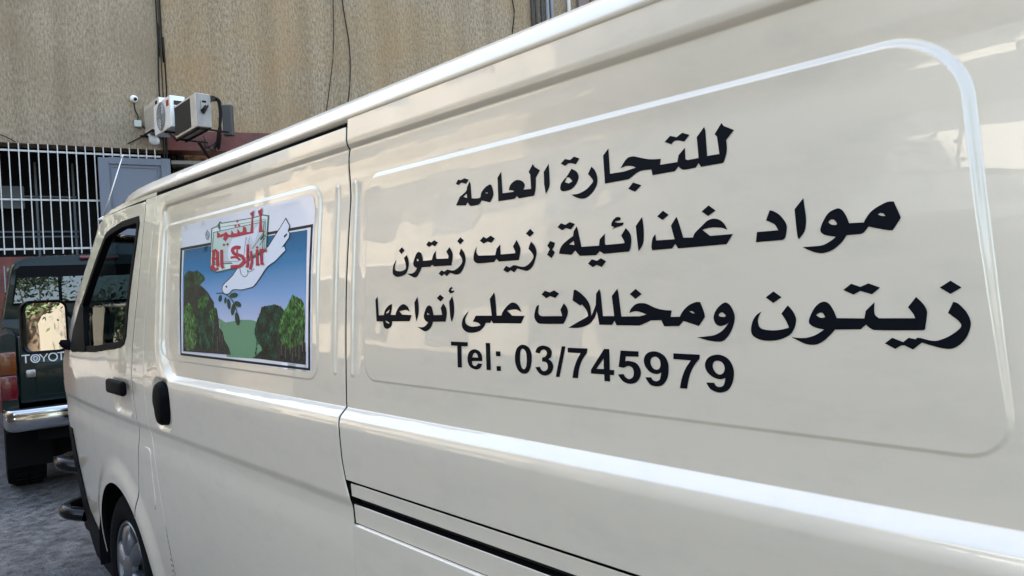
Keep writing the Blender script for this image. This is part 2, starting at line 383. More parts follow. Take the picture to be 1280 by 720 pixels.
# roof: stations along x, each an arc from lip to lip
prof = [(.085, 1.780), (.060, 1.782), (.042, 1.787), (.033, 1.793), (.0315, 1.799), (.0325, 1.8035), (.036, 1.812), (.041, 1.823), (.0460, 1.833), (.0500, 1.8385), (.057, 1.8415), (.072, 1.8455), (.11, 1.855), (.16, 1.868), (.25, 1.887), (.40, 1.908), (.60, 1.922), (.83, 1.927)]
st = [(.54, 0, 0), (.2, 0, .0), (-.5, 0, 0), (-1.2, 0, 0), (-1.9, 0, 0), (-2.5, 0, .002), (-2.9, 0, .003), (-3.1, .004, .001), (-3.25, .012, -.005), (-3.38, .028, -.013), (-3.5, .055, -.023), (-3.6, .095, -.036), (-3.68, .16, -.05), (-3.74, .26, -.062), (-3.78, .40, -.070), (-3.80, .62, -.074), (-3.805, .82, -.075)]
V = []
for x, dy, dz in st:
    k = (WID/2-.034-dy)/(WID/2-.034)
    h = [(WID/2-(WID/2-y)*k, z+dz if i < 11 else 1.842+dz+(z-1.842)*(.25+.75*min(1, k*1.0))) for i, (y, z) in enumerate(prof)]
    row = [(x, y, z) for y, z in h]+[(x, WID-y, z) for y, z in h[-2::-1]]; V += row
nr = len(prof)*2-1
F = [(j*nr+i, j*nr+i+1, (j+1)*nr+i+1, (j+1)*nr+i) for j in range(len(st)-1) for i in range(nr-1)]
ro = link('roof', mesh('roof', V, F, True), paint, van)
# header strip that carries the lip over the doors and pillar
sheet_cdt('roof_header', [(-2.945, 1.779), (-2.83, 1.779), (-2.83, 1.80), (-3.2, 1.80), (-3.45, 1.79), (-3.62, 1.77), (-3.60, 1.755), (-3.45, 1.774), (-3.2, 1.778)], [], [], [], paint, van, off=.004, skirt=False)
# windows, rubbers
def inset(ring, d):
    c = []; n = len(ring)
    for i in range(n):
        a, b, e = (np.array(ring[(i+k-1) % n]) for k in range(3))
        t1 = (b-a)/np.linalg.norm(b-a); t2 = (e-b)/np.linalg.norm(e-b); nn = np.array([-t1[1]-t2[1], t1[0]+t2[0]]); nn /= np.linalg.norm(nn)
        cs = max(.4, abs(np.dot(nn, [-t1[1], t1[0]]))); c.append(tuple(b+nn*d/cs))
    return c
area = sum(win[i][0]*win[(i+1) % len(win)][1]-win[(i+1) % len(win)][0]*win[i][1] for i in range(len(win)))
sgn = 1 if area > 0 else -1
wo = inset(win, -.004*sgn); wi = inset(win, .019*sgn)
frame = sheet_cdt('window_frame', wo, [wi], [], [], black_plastic, van, off=-.0035, edge=.02, r=.003, depth=.03)
sail = [(-4.14, 1.155), (-3.78, 1.166), (-3.80, 1.22), (-3.84, 1.36), (-3.90, 1.385), (-4.06, 1.255)]
sheet_cdt('mirror_mount_cover', sail, [], [], [], black_plastic, van, off=-.008, edge=.03, r=.006, depth=.03)
pane = [(-3.80, 1.15), (-3.10, 1.185), (-3.085, 1.255), (-3.072, 1.385), (-3.60, 1.382), (-3.73, 1.375), (-3.775, 1.35), (-3.80, 1.30)]
sm = lambda x, z: S(x, z, False)
def smn(x, z):
    e = 1e-3; gx = (sm(x+e, z)-sm(x-e, z))/(2*e); gz = (sm(x, z+e)-sm(x, z-e))/(2*e); n = np.stack([gx, -np.ones_like(gx), gz], -1); return n/np.linalg.norm(n, axis=-1, keepdims=True)
solid(sheet_cdt('door_window', pane, [], lines(-3.8, -3.05, .04), lines(1.15, 1.4, .04), pane_glass, van, off=.014, edge=.02, sfun=sm, nfun=smn, skirt=False))
# wing mirror
wm = empty('wing_mirror'); wm.parent = van
bm = bmesh.new()
def mir(u, v, w): return (-4.20+w, -.0965+u, 1.278+v)
def rrect(w, h, r, n=6, sk=0):
    o = []
    for cx_, cz_, a0 in ((w/2-r, h/2-r, 0), (-w/2+r, h/2-r, 90), (-w/2+r, -h/2+r, 180), (w/2-r, -h/2+r, 270)):
        for k in range(n+1):
            a = R(a0+90*k/n); px_, pz_ = cx_+r*math.cos(a), cz_+r*math.sin(a); o.append((px_+sk*pz_, pz_))
    return o
base = rrect(.205, .268, .045); rings = []
for w, s in ((-.05, .80), (-.045, .90), (.006, .93), (.012, .97), (.0, 1.0), (-.03, .99), (-.075, .90), (-.11, .70), (-.125, .4)):
    rings.append([bm.verts.new(mir(u*s, v*s, w)) for u, v in base])
n = len(base)
for a_, b_ in zip(rings[:-1], rings[1:]):
    for i in range(n): bm.faces.new((a_[i], a_[(i+1) % n], b_[(i+1) % n], b_[i]))
bm.faces.new(rings[-1]); bm.faces.new(rings[0][::-1])
add_tube(bm, [(-4.22, -.02, 1.19), (-4.20, .0, 1.178), (-4.15, .05, 1.172), (-4.08, .08, 1.17)], [.028, .028, .03, .035], 10)
add_tube(bm, [(-4.23, -.03, 1.37), (-4.20, .02, 1.33), (-4.14, .055, 1.27), (-4.08, .08, 1.22)], [.012, .014, .016, .02], 8)
bm_obj('mirror_housing', bm, black_plastic, wm, angle=50)
bm = bmesh.new(); g_ = rrect(.180, .240, .034); tilt = .075
bm.faces.new([bm.verts.new(mir(u, v, -.022+u*.32-v*.02)) for u, v in g_]); bm_obj('mirror_glass', bm, mirror_m, wm)
# door handles
bm = bmesh.new()
yh = float(S(-3.2, 1.10))
add_box(bm, -3.315, -3.09, yh-.030, yh-.004, 1.012, 1.072, .014, seg=3)
h = bm_obj('door_handle', bm, black_plastic, van, angle=50)
bm = bmesh.new(); po = [(-2.785+.072+.062*math.cos(a)*(1 if math.sin(a) > 0 else .78), 1.018+.078*math.copysign(abs(math.sin(a))**.8, math.sin(a))) for a in np.linspace(0, 2*math.pi, 28, endpoint=False)]
yb = float(S(-2.70, 1.13)); lay = []
for s, dy in ((1.04, .016), (1.0, -.004), (.90, -.014), (.6, -.018)):
    lay.append([bm.verts.new((-2.713+(x+2.713)*s, yb+dy, 1.018+(z-1.018)*s)) for x, z in po])
for a_, b_ in zip(lay[:-1], lay[1:]):
    for i in range(28): bm.faces.new((a_[i], a_[(i+1) % 28], b_[(i+1) % 28], b_[i]))
bm.faces.new(lay[-1]); bm_obj('sliding_door_handle', bm, black_plastic, van, angle=50)
# wheels
def wheel_bms(first):
    w = empty('wheel'); w.parent = van; Mx = Matrix(((1, 0, 0, 0), (0, 0, 1, 0), (0, 1, 0, 0), (0, 0, 0, 1)))  # axis along y
    bm = bmesh.new()
    add_lathe(bm, [(.205, .0), (.215, -.018), (.24, -.026), (.285, -.022), (.313, -.008), (.324, .012), (.327, .03), (.327, .17), (.318, .195), (.29, .21), (.21, .2), (.205, .19)], Mx, 48)
    for k in range(40):
        a = 2*math.pi*k/40
        for yy in (.045, .115): add_box(bm, -.004, .012, yy, yy+.05, .3255, .332, 0, Matrix.Rotation(a, 4, 'Y'))
    bm_obj('tyre', bm, rubber, w, angle=40)
    bm = bmesh.new()
    add_lathe(bm, [(.208, -.006), (.200, -.016), (.192, -.012), (.186, .008), (.12, .022), (.06, .014), (.001, .010)], Mx, 48)
    for k in range(6):   # swept wheel-cover blades with dark slots between
        a = 2*math.pi*k/6; Mr = Matrix.Rotation(a, 4, 'Y')
        poly = [(.05, -.022), (.11, -.045), (.17, -.048), (.188, -.02), (.186, .022), (.15, .03), (.10, .024), (.055, .02)]
        lo = [bm.verts.new(Mr @ Vector((u, -.004-.012*math.sin(math.pi*min(1, u/.19)), v))) for u, v in poly]
        hi = [bm.verts.new(Mr @ Vector((.115+(u-.115)*.86, -.016-.014*math.sin(math.pi*min(1, u/.19)), v*.72))) for u, v in poly]
        back = [bm.verts.new(Mr @ Vector((u, .012, v))) for u, v in poly]
        m_ = len(poly)
        for i in range(m_):
            bm.faces.new((lo[i], lo[(i+1) % m_], hi[(i+1) % m_], hi[i])); bm.faces.new((back[i], back[(i+1) % m_], lo[(i+1) % m_], lo[i]))
        bm.faces.new(hi)
    add_lathe(bm, [(.062, .0), (.060, -.024), (.045, -.032), (.001, -.034)], Mx, 24)
    bm_obj('wheel_cover', bm, silver, w, angle=45)
    bm = bmesh.new(); add_lathe(bm, [(.20, .03), (.12, .034), (.001, .034)], Mx, 32); bm_obj('brake_disc', bm, darkin, w)
    return w
def copy_tree(o, parent=None):
    c = o.copy(); COL.objects.link(c)
    if parent: c.parent = parent
    for ch in list(o.children): copy_tree(ch, c)
    return c
GZ = -.10
w0 = wheel_bms(True); w0.location = (AX, .035, GZ+.33); w0.rotation_euler = (0, R(14), R(0))
for x, y, rz in ((-.815, .035, 0), (AX, WID-.035, math.pi), (-.815, WID-.035, math.pi)):
    w = copy_tree(w0, van); w.location = (x, y, GZ+.33); w.rotation_euler = (0, R(20), rz)
# wheel housings, floor and bumper
for cx_ in (AX, -.815):
    bm = bmesh.new(); a = np.linspace(-.15, math.pi+.15, 30); rg = []
    for y in (.0, .34): rg.append([bm.verts.new((cx_+.415*math.cos(t), y, AZ+.415*math.sin(t))) for t in a])
    for i in range(29): bm.faces.new((rg[0][i], rg[0][i+1], rg[1][i+1], rg[1][i]))
    bm.faces.new([bm.verts.new(v.co) for v in rg[1]])
    bm_obj('wheel_housing', bm, rubber, van, smooth=True)
bm = bmesh.new(); add_box(bm, -3.0, .5, .36, WID-.36, .16, .24); add_box(bm, -4.25, -2.95, .36, WID-.36, .22, .34); add_box(bm, -2.75, -1.25, .05, .4, .16, .2); add_box(bm, -4.2, -3.83, .06, 1.6, .18, .22)
bm_obj('underbody', bm, rubber, van)
bring = [(-4.33, .73), (-4.30, .73), (-4.19, .52), (-4.11, .345), (-3.84, .185), (-3.80, .10), (-3.83, .03), (-4.0, .02), (-4.30, .04), (-4.345, .2), (-4.34, .4), (-4.38, .55), (-4.43, .73)]
sheet_cdt('bumper_corner', bring, [], lines(-4.5, -3.8, .03), lines(.0, .75, .03), black_plastic, van, off=-.006, edge=.012, r=.005, sfun=lambda x, z: S(np.maximum(x, np.interp(z, XF_Z, XF_X)-.22), z, False), nfun=smn)
bm = bmesh.new(); add_box(bm, -4.60, -4.36, .10, WID-.10, .10, .50, .05, seg=3); bm_obj('front_bumper', bm, black_plastic, van, angle=50)
bm = bmesh.new()
for bx, bz in ((-4.47, .535), (-4.43, .285)):
    pts = catmull([(bx+.12, .06, bz-.02), (bx+.06, .0, bz-.006), (bx-.01, .0, bz), (bx-.06, .08, bz+.004), (bx-.10, .30, bz+.005), (bx-.12, WID/2, bz+.005), (bx-.10, WID-.30, bz+.005), (bx-.04, WID-.08, bz), (bx+.10, WID-.055, bz)], 5)
    add_tube(bm, pts, .036, 14)
bm_obj('bull_bar', bm, gloss_black, van, angle=50)
# aerial
bm = bmesh.new(); A0, A1 = Vector((-3.70, .062, 1.755)), Vector((-3.648, .152, 2.065))
add_tube(bm, [A0, A0.lerp(A1, .5), A1], [.0035, .0028, .0022], 6); add_tube(bm, [A1-Vector((.001, .002, .006)), A1+Vector((.001, .002, .006))], .004, 6)
add_tube(bm, [A0-Vector((.0, .012, -.01)), A0+Vector((.004, .012, .028))], .008, 8)
bm_obj('aerial', bm, mat('bright_rod', (.55, .55, .54), .35, metal=.6), van, smooth=True)
# cab interior
bm = bmesh.new(); add_box(bm, -2.95, -2.90, .1, WID-.1, .3, 1.74); bm_obj('bulkhead', bm, greyin, van)
bm = bmesh.new(); add_box(bm, -4.25, -2.95, .14, WID-.14, .55, .60); add_box(bm, -4.22, -3.90, .12, WID-.12, .75, 1.12, .04); bm_obj('dashboard', bm, darkin, van)
bm = bmesh.new(); add_box(bm, -3.75, -2.9, .12, WID-.12, 1.735, 1.75); bm_obj('headlining', bm, greyin, van)
for yy in (.42, 1.22):
    s_ = empty('seat'); s_.parent = van
    bm = bmesh.new(); add_box(bm, -3.55, -3.05, yy-.23, yy+.23, .72, .90, .05, seg=3); bm_obj('seat_cushion', bm, seatm, s_, angle=60)
    bm = bmesh.new(); add_box(bm, -.07, .07, yy-.23, yy+.23, 0, .56, .05, Matrix.Translation((-3.08, 0, .85)) @ Matrix.Rotation(R(10), 4, 'Y'), 3); bm_obj('seat_backrest', bm, seatm, s_, angle=60)
    bm = bmesh.new(); add_box(bm, -.05, .05, yy-.13, yy+.13, .60, .79, .045, Matrix.Translation((-3.07, 0, .85)) @ Matrix.Rotation(R(10), 4, 'Y'), 3); bm_obj('headrest', bm, seatm, s_, angle=60)
bm = bmesh.new(); Mw = Matrix.Translation((-3.82, .42, 1.20)) @ Matrix.Rotation(R(-62), 4, 'Y')
add_tube(bm, [Mw @ Vector((.19*math.cos(t), .19*math.sin(t), 0)) for t in np.linspace(0, 2*math.pi, 33)], .015, 8, False)
for t in (0, 2.1, 4.2): add_tube(bm, [Mw @ Vector((0, 0, -.03)), Mw @ Vector((.19*math.cos(t), .19*math.sin(t), 0))], .012, 6)
add_tube(bm, [Mw @ Vector((0, 0, .0)), Mw @ Vector((0, 0, -.22))], .05, 10); bm_obj('steering_wheel', bm, darkin, van, smooth=True)
# ------------------------------------------------------------ traced lettering, (x, z) on the van side in tenths of a millimetre
LETTERS = {
 'L1': [
  '-10673,15897 -10609,15974 -10525,15952 -10416,15974 -10285,15930 -10362,15856 -10396,15869 -10432,15882 -10467,15892 -10498,15897 -10524,15894 -10547,15886 -10568,15874 -10586,15862',
  '-10643,15475 -10536,15631 -10485,15651 -10434,15673 -10388,15696 -10354,15716 -10340,15732 -10333,15750 -10330,15770 -10329,15790 -10260,15891 -10226,15838 -10181,15561 -10117,15551 -10050,15543 -9990,15539 -9946,15543 -9925,15557 -9920,15581 -9918,15608 -9909,15631 -9887,15655 -9858,15680 -9827,15703 -9797,15721 -9768,15734 -9734,15745 -9702,15753 -9676,15758 -9665,15757 -9653,15753 -9642,15747 -9632,15741 -9608,15695 -9586,15648 -9572,15602 -9568,15560 -9579,15522 -9601,15487 -9629,15454 -9661,15424 -9887,15486 -9902,15470 -9919,15453 -9936,15438 -9952,15426 -9964,15421 -9978,15418 -9993,15416 -10008,15415 -10056,15413 -10107,15411 -10155,15412 -10193,15415 -10213,15422 -10231,15433 -10247,15447 -10261,15461 -10295,15495 -10347,15443|-10427,15618 -10328,15667 -10314,15581|-9788,15623 -9725,15616 -9735,15595 -9769,15599',
  '-9428,15419 -9470,15855 -9376,15951 -9321,15551 -9239,15548 -9154,15545 -9079,15543 -9029,15544 -9026,15548 -9035,15555 -9049,15563 -9061,15569 -9161,15589 -9153,15617 -9143,15644 -9128,15668 -9107,15690 -9078,15709 -9042,15725 -9003,15737 -8966,15742 -8929,15739 -8890,15730 -8853,15716 -8823,15702 -8800,15686 -8780,15668 -8765,15649 -8756,15629 -8756,15610 -8763,15589 -8774,15568 -8787,15549 -8595,15539 -8629,15794 -8670,15842 -8574,15967 -8527,15911 -8395,15832 -8490,15719 -8487,15672 -8486,15625 -8485,15580 -8487,15539 -8492,15506 -8499,15471 -8508,15440 -8517,15418 -8525,15413 -8537,15410 -8552,15410 -8565,15410 -8892,15407 -8944,15456 -9003,15413',
  '-8303,15789 -8192,15915 -8183,15849 -8175,15780 -8168,15715 -8163,15660 -8160,15625 -8157,15591 -8156,15557 -8162,15524 -8176,15493 -8195,15463 -8218,15434 -8242,15406 -8285,15581',
  '-7916,15873 -7824,15936 -7708,15901 -7626,15944 -7509,15895 -7583,15809 -7619,15823 -7658,15836 -7695,15846 -7727,15851 -7752,15848 -7775,15841 -7795,15830 -7814,15818',
  '-7676,15751 -7645,15737 -7614,15722 -7585,15706 -7562,15688 -7543,15667 -7529,15644 -7520,15620 -7516,15597 -7519,15572 -7527,15546 -7540,15521 -7556,15498 -7575,15476 -7599,15454 -7626,15435 -7657,15420 -7694,15409 -7737,15403 -7779,15400 -7814,15400 -7836,15402 -7859,15407 -7879,15414 -7895,15423 -7906,15435 -7912,15449 -7915,15465 -7915,15479 -7911,15497 -7904,15517 -7894,15537 -7881,15554 -7858,15576 -7829,15598 -7797,15621 -7769,15645 -7744,15670 -7721,15697 -7698,15724|-7768,15625 -7715,15614 -7647,15543 -7716,15517 -7815,15548',
  '-7251,15722 -7230,15706 -7209,15688 -7191,15670 -7175,15651 -7160,15627 -7146,15599 -7134,15570 -7126,15542 -7122,15514 -7120,15485 -7122,15456 -7128,15428 -7140,15401 -7157,15373 -7177,15347 -7199,15323 -7225,15301 -7254,15280 -7284,15262 -7313,15248 -7335,15239 -7360,15233 -7386,15230 -7412,15230 -7445,15234 -7480,15241 -7516,15251 -7549,15263 -7579,15276 -7608,15291 -7636,15308 -7663,15326 -7621,15322 -7580,15320 -7539,15320 -7500,15324 -7457,15333 -7413,15345 -7371,15360 -7333,15378 -7296,15401 -7260,15428 -7230,15455 -7211,15478 -7209,15490 -7216,15504 -7226,15519 -7237,15532 -7254,15551 -7274,15572 -7297,15593 -7319,15614',
  '-6514,15274 -6429,15360 -6274,15298 -6389,15213',
  '-6967,15413 -7016,15862 -6914,15958 -6871,15554 -6605,15549 -6382,15577 -6396,15586 -6411,15594 -6426,15601 -6442,15607 -6468,15614 -6499,15621 -6531,15626 -6562,15629 -6590,15627 -6616,15622 -6642,15615 -6668,15608 -6640,15646 -6611,15685 -6580,15719 -6550,15743 -6524,15753 -6493,15758 -6461,15757 -6430,15755 -6401,15749 -6371,15739 -6341,15728 -6312,15718 -6272,15705 -6228,15691 -6182,15677 -6138,15666 -6089,15657 -6037,15650 -5985,15645 -5934,15640 -5950,15554 -5654,15549 -5636,15644 -5532,15736 -5522,15569 -5483,15551 -5310,15552 -5344,15851 -5229,15975 -5209,15921 -5176,15559 -4989,15556 -5028,15799 -5066,15841 -4964,15977 -4928,15929 -4775,15845 -4889,15730 -4883,15691 -4879,15652 -4876,15613 -4878,15576 -4885,15537 -4897,15497 -4910,15461 -4922,15436 -4927,15430 -4934,15427 -4943,15425 -4952,15424 -5271,15423 -5309,15479 -5353,15424 -5404,15422 -5458,15420 -5507,15420 -5546,15422 -5561,15426 -5575,15432 -5588,15441 -5599,15449 -5609,15457 -5617,15465 -5625,15474 -5633,15483 -5692,15423 -6076,15419 -6099,15506 -6152,15511 -6207,15515 -6259,15516 -6307,15512 -6349,15501 -6388,15483 -6424,15464 -6453,15448 -6468,15441 -6483,15434 -6497,15427 -6512,15420',
  '-5876,15876 -5782,15950 -5674,15910 -5582,15957 -5463,15906 -5546,15824 -5582,15839 -5620,15852 -5656,15862 -5686,15866 -5709,15862 -5728,15851 -5745,15837 -5759,15821',
 ],
 'L2': [
  '-12526,14717 -12421,14786 -12315,14712 -12429,14643',
  '-12601,14535 -12619,14493 -12639,14450 -12655,14409 -12663,14376 -12663,14357 -12659,14338 -12647,14320 -12626,14306 -12592,14295 -12546,14287 -12496,14282 -12449,14282 -12401,14285 -12351,14292 -12307,14302 -12275,14316 -12259,14335 -12254,14358 -12256,14383 -12261,14407 -12272,14440 -12289,14477 -12309,14516 -12331,14553 -12239,14610 -12218,14584 -12198,14557 -12181,14530 -12168,14503 -12159,14474 -12153,14444 -12151,14415 -12155,14386 -12167,14349 -12184,14308 -12206,14270 -12231,14239 -12255,14221 -12287,14206 -12323,14195 -12360,14185 -12408,14177 -12463,14171 -12517,14167 -12566,14168 -12603,14173 -12640,14182 -12673,14194 -12700,14207 -12720,14222 -12734,14240 -12742,14258 -12746,14277 -12746,14307 -12742,14342 -12733,14378 -12717,14413 -12695,14444 -12666,14475 -12634,14505',
  '-11804,14650 -11780,14642 -11756,14633 -11735,14622 -11720,14609 -11703,14579 -11687,14541 -11672,14499 -11661,14459 -11367,14460 -11318,14569 -11237,14635 -11237,14599 -11237,14561 -11235,14526 -11231,14500 -11227,14492 -11219,14486 -11208,14480 -11198,14474 -10842,14462 -10830,14509 -10903,14599 -10811,14682 -10788,14658 -10765,14635 -10745,14611 -10729,14588 -10717,14566 -10708,14545 -10703,14523 -10701,14501 -10706,14463 -10716,14417 -10728,14368 -10742,14321 -11287,14328 -11353,14363 -11419,14326 -11701,14328 -11716,14305 -11731,14281 -11749,14259 -11768,14236 -11793,14211 -11820,14184 -11849,14160 -11878,14143 -11902,14135 -11931,14133 -11961,14134 -11989,14138 -12038,14153 -12096,14174 -12158,14198 -12216,14222 -12157,14219 -12096,14217 -12039,14220 -11990,14229 -11950,14246 -11917,14269 -11889,14295 -11865,14322 -11892,14330 -11919,14338 -11943,14348 -11963,14360 -11978,14375 -11989,14392 -11996,14410 -11997,14427 -11989,14457 -11974,14491 -11956,14526 -11939,14556 -11925,14578 -11908,14600 -11890,14620 -11873,14635 -11859,14641 -11842,14646 -11823,14648|-11868,14516 -11812,14492 -11820,14459 -11875,14471',
  '-11565,14778 -11488,14845 -11394,14814 -11298,14852 -11176,14795 -11272,14725 -11365,14764 -11469,14726',
  '-10574,14778 -10481,14848 -10378,14779 -10483,14710',
  '-10456,14632 -10428,14611 -10401,14589 -10377,14566 -10357,14542 -10340,14513 -10326,14482 -10316,14450 -10313,14418 -10316,14385 -10324,14350 -10338,14316 -10355,14284 -10377,14251 -10403,14219 -10432,14190 -10462,14167 -10487,14154 -10516,14145 -10549,14140 -10582,14138 -10617,14141 -10654,14149 -10692,14159 -10729,14170 -10790,14180 -10877,14118 -10966,14164 -11041,14124 -11144,14179 -11055,14241 -10966,14211 -10865,14249 -10803,14235 -10772,14229 -10741,14224 -10710,14221 -10680,14222 -10646,14228 -10611,14237 -10577,14249 -10546,14262 -10513,14281 -10478,14303 -10448,14326 -10426,14348 -10415,14366 -10410,14385 -10409,14404 -10415,14424 -10430,14448 -10452,14474 -10479,14502 -10507,14528',
  '-9913,14737 -9814,14807 -9724,14767 -9615,14810 -9498,14750 -9589,14677 -9700,14707 -9803,14677',
  '-9989,14638 -9998,14612 -10006,14585 -10011,14559 -10008,14535 -9998,14516 -9981,14498 -9961,14480 -9939,14464 -9476,14447 -9445,14558 -9351,14631 -9337,14451 -8964,14450 -8954,14470 -9017,14573 -8928,14682 -8905,14650 -8882,14618 -8861,14588 -8845,14561 -8837,14543 -8831,14526 -8828,14508 -8827,14490 -8832,14455 -8841,14413 -8852,14368 -8863,14325 -9379,14324 -9447,14378 -9507,14323 -9624,14321 -9748,14319 -9862,14319 -9950,14321 -9975,14324 -9999,14331 -10022,14341 -10041,14351 -10056,14363 -10069,14376 -10078,14391 -10082,14405 -10083,14431 -10081,14461 -10075,14494 -10065,14524 -10051,14553 -10032,14582 -10011,14611',
  '-8702,14773 -8596,14847 -8501,14770 -8602,14710',
  '-8571,14625 -8546,14608 -8522,14590 -8500,14571 -8482,14550 -8465,14525 -8450,14496 -8439,14467 -8433,14438 -8434,14408 -8441,14377 -8451,14347 -8462,14317 -8475,14286 -8490,14254 -8508,14224 -8529,14197 -8554,14176 -8584,14156 -8615,14140 -8646,14130 -8674,14128 -8704,14132 -8734,14139 -8764,14146 -8797,14153 -8832,14162 -8868,14171 -8903,14180 -8984,14114 -9066,14155 -9159,14118 -9269,14172 -9190,14239 -9097,14203 -9004,14244 -8944,14238 -8898,14226 -8850,14214 -8804,14206 -8764,14202 -8732,14203 -8701,14210 -8672,14219 -8646,14230 -8616,14246 -8587,14266 -8560,14287 -8539,14307 -8524,14326 -8512,14346 -8506,14367 -8510,14388 -8529,14415 -8559,14445 -8594,14476 -8630,14505 -8608,14559',
  '-8181,14529 -8118,14605 -8008,14564 -8025,14505 -8070,14462 -8007,14405 -8083,14316 -8190,14376 -8125,14465',
  '-7959,14819 -7880,14878 -7782,14843 -7686,14880 -7573,14837 -7658,14756 -7772,14789 -7851,14759',
  '-7917,14379 -7907,14413 -7895,14447 -7878,14479 -7854,14507 -7818,14537 -7772,14565 -7722,14593 -7672,14618 -7612,14646 -7597,14722 -7538,14798 -7531,14784 -7523,14770 -7517,14755 -7511,14741 -7495,14686 -7474,14614 -7451,14534 -7431,14459 -7069,14453 -7054,14552 -6952,14631 -6953,14589 -6953,14545 -6952,14505 -6950,14476 -6946,14469 -6938,14463 -6928,14459 -6918,14455 -6580,14456 -6572,14474 -6636,14575 -6552,14684 -6528,14662 -6505,14639 -6485,14616 -6469,14592 -6458,14569 -6451,14544 -6447,14519 -6445,14494 -6446,14465 -6450,14432 -6455,14401 -6461,14375 -6466,14362 -6473,14348 -6482,14336 -6491,14323 -6974,14319 -7054,14365 -7126,14307 -7465,14317 -7516,14362 -7558,14409 -7644,14343|-7696,14516 -7594,14569 -7580,14499',
  '-7295,14183 -7216,14249 -7111,14218 -7030,14254 -6928,14202 -7015,14116 -7119,14156 -7197,14122',
  '-6819,14676 -6773,14713 -6828,14739 -6828,14753 -6828,14767 -6826,14781 -6821,14793 -6811,14808 -6798,14824 -6783,14839 -6767,14850 -6751,14858 -6733,14864 -6715,14867 -6699,14868 -6685,14865 -6673,14860 -6661,14853 -6649,14845 -6659,14809 -6671,14809 -6682,14809 -6694,14808 -6705,14807 -6721,14806 -6738,14805 -6753,14803 -6759,14800 -6753,14795 -6739,14788 -6721,14781 -6705,14777 -6680,14774 -6651,14773 -6620,14772 -6591,14772 -6593,14760 -6597,14749 -6603,14739 -6613,14732 -6639,14724 -6674,14718 -6711,14713 -6742,14706 -6762,14700 -6781,14693 -6800,14685',
  '-6367,14698 -6255,14822 -6249,14798 -6243,14775 -6238,14751 -6234,14727 -6229,14697 -6225,14664 -6222,14630 -6221,14596 -6220,14556 -6220,14512 -6223,14469 -6232,14431 -6246,14400 -6266,14372 -6290,14344 -6315,14318 -6343,14511',
  '-5986,14804 -5887,14877 -5789,14807 -5893,14742',
  '-5256,14798 -5147,14872 -5039,14792 -5152,14727',
  '-6072,14317 -6086,14362 -6082,14396 -6078,14430 -6072,14463 -6064,14489 -6055,14506 -6044,14520 -6030,14534 -6015,14546 -6001,14456 -5689,14450 -5750,14649 -5660,14768 -5652,14753 -5644,14737 -5637,14722 -5630,14706 -5612,14658 -5590,14595 -5566,14526 -5544,14461 -5390,14452 -5384,14468 -5377,14484 -5368,14500 -5357,14514 -5334,14535 -5304,14559 -5273,14582 -5245,14604 -5224,14621 -5202,14639 -5181,14655 -5158,14667 -5135,14675 -5111,14681 -5085,14684 -5061,14683 -5036,14679 -5010,14671 -4986,14660 -4964,14649 -4947,14636 -4931,14622 -4917,14606 -4904,14589 -4892,14572 -4882,14553 -4872,14533 -4863,14514 -4887,14525 -4912,14536 -4938,14545 -4964,14552 -5000,14557 -5041,14562 -5083,14565 -5121,14565 -5152,14563 -5182,14559 -5212,14553 -5242,14546 -5121,14453 -4781,14451 -4876,14322 -5630,14315 -5676,14380 -5730,14321',
  '-4458,14318 -4442,14449 -4156,14448 -4166,14467 -4176,14487 -4186,14505 -4198,14521 -4210,14531 -4223,14540 -4237,14548 -4251,14556 -4267,14564 -4284,14572 -4301,14580 -4318,14588 -4271,14712 -4260,14710 -4250,14709 -4240,14706 -4230,14702 -4211,14692 -4189,14679 -4166,14664 -4145,14648 -4125,14628 -4105,14605 -4087,14581 -4072,14560 -4062,14542 -4053,14524 -4047,14505 -4043,14487 -4043,14464 -4045,14441 -4049,14417 -4053,14397 -4055,14382 -4059,14368 -4063,14354 -4069,14343 -4076,14335 -4085,14329 -4095,14325 -4106,14321',
  '-3943,14692 -3832,14819 -3828,14790 -3825,14761 -3821,14732 -3817,14704 -3812,14672 -3807,14639 -3802,14605 -3800,14573 -3799,14543 -3800,14511 -3803,14482 -3806,14456 -3810,14438 -3815,14421 -3821,14404 -3829,14389 -3842,14371 -3858,14352 -3875,14333 -3892,14315 -3908,14346 -3913,14391 -3919,14437 -3924,14482 -3928,14526 -3932,14568 -3936,14609 -3940,14651',
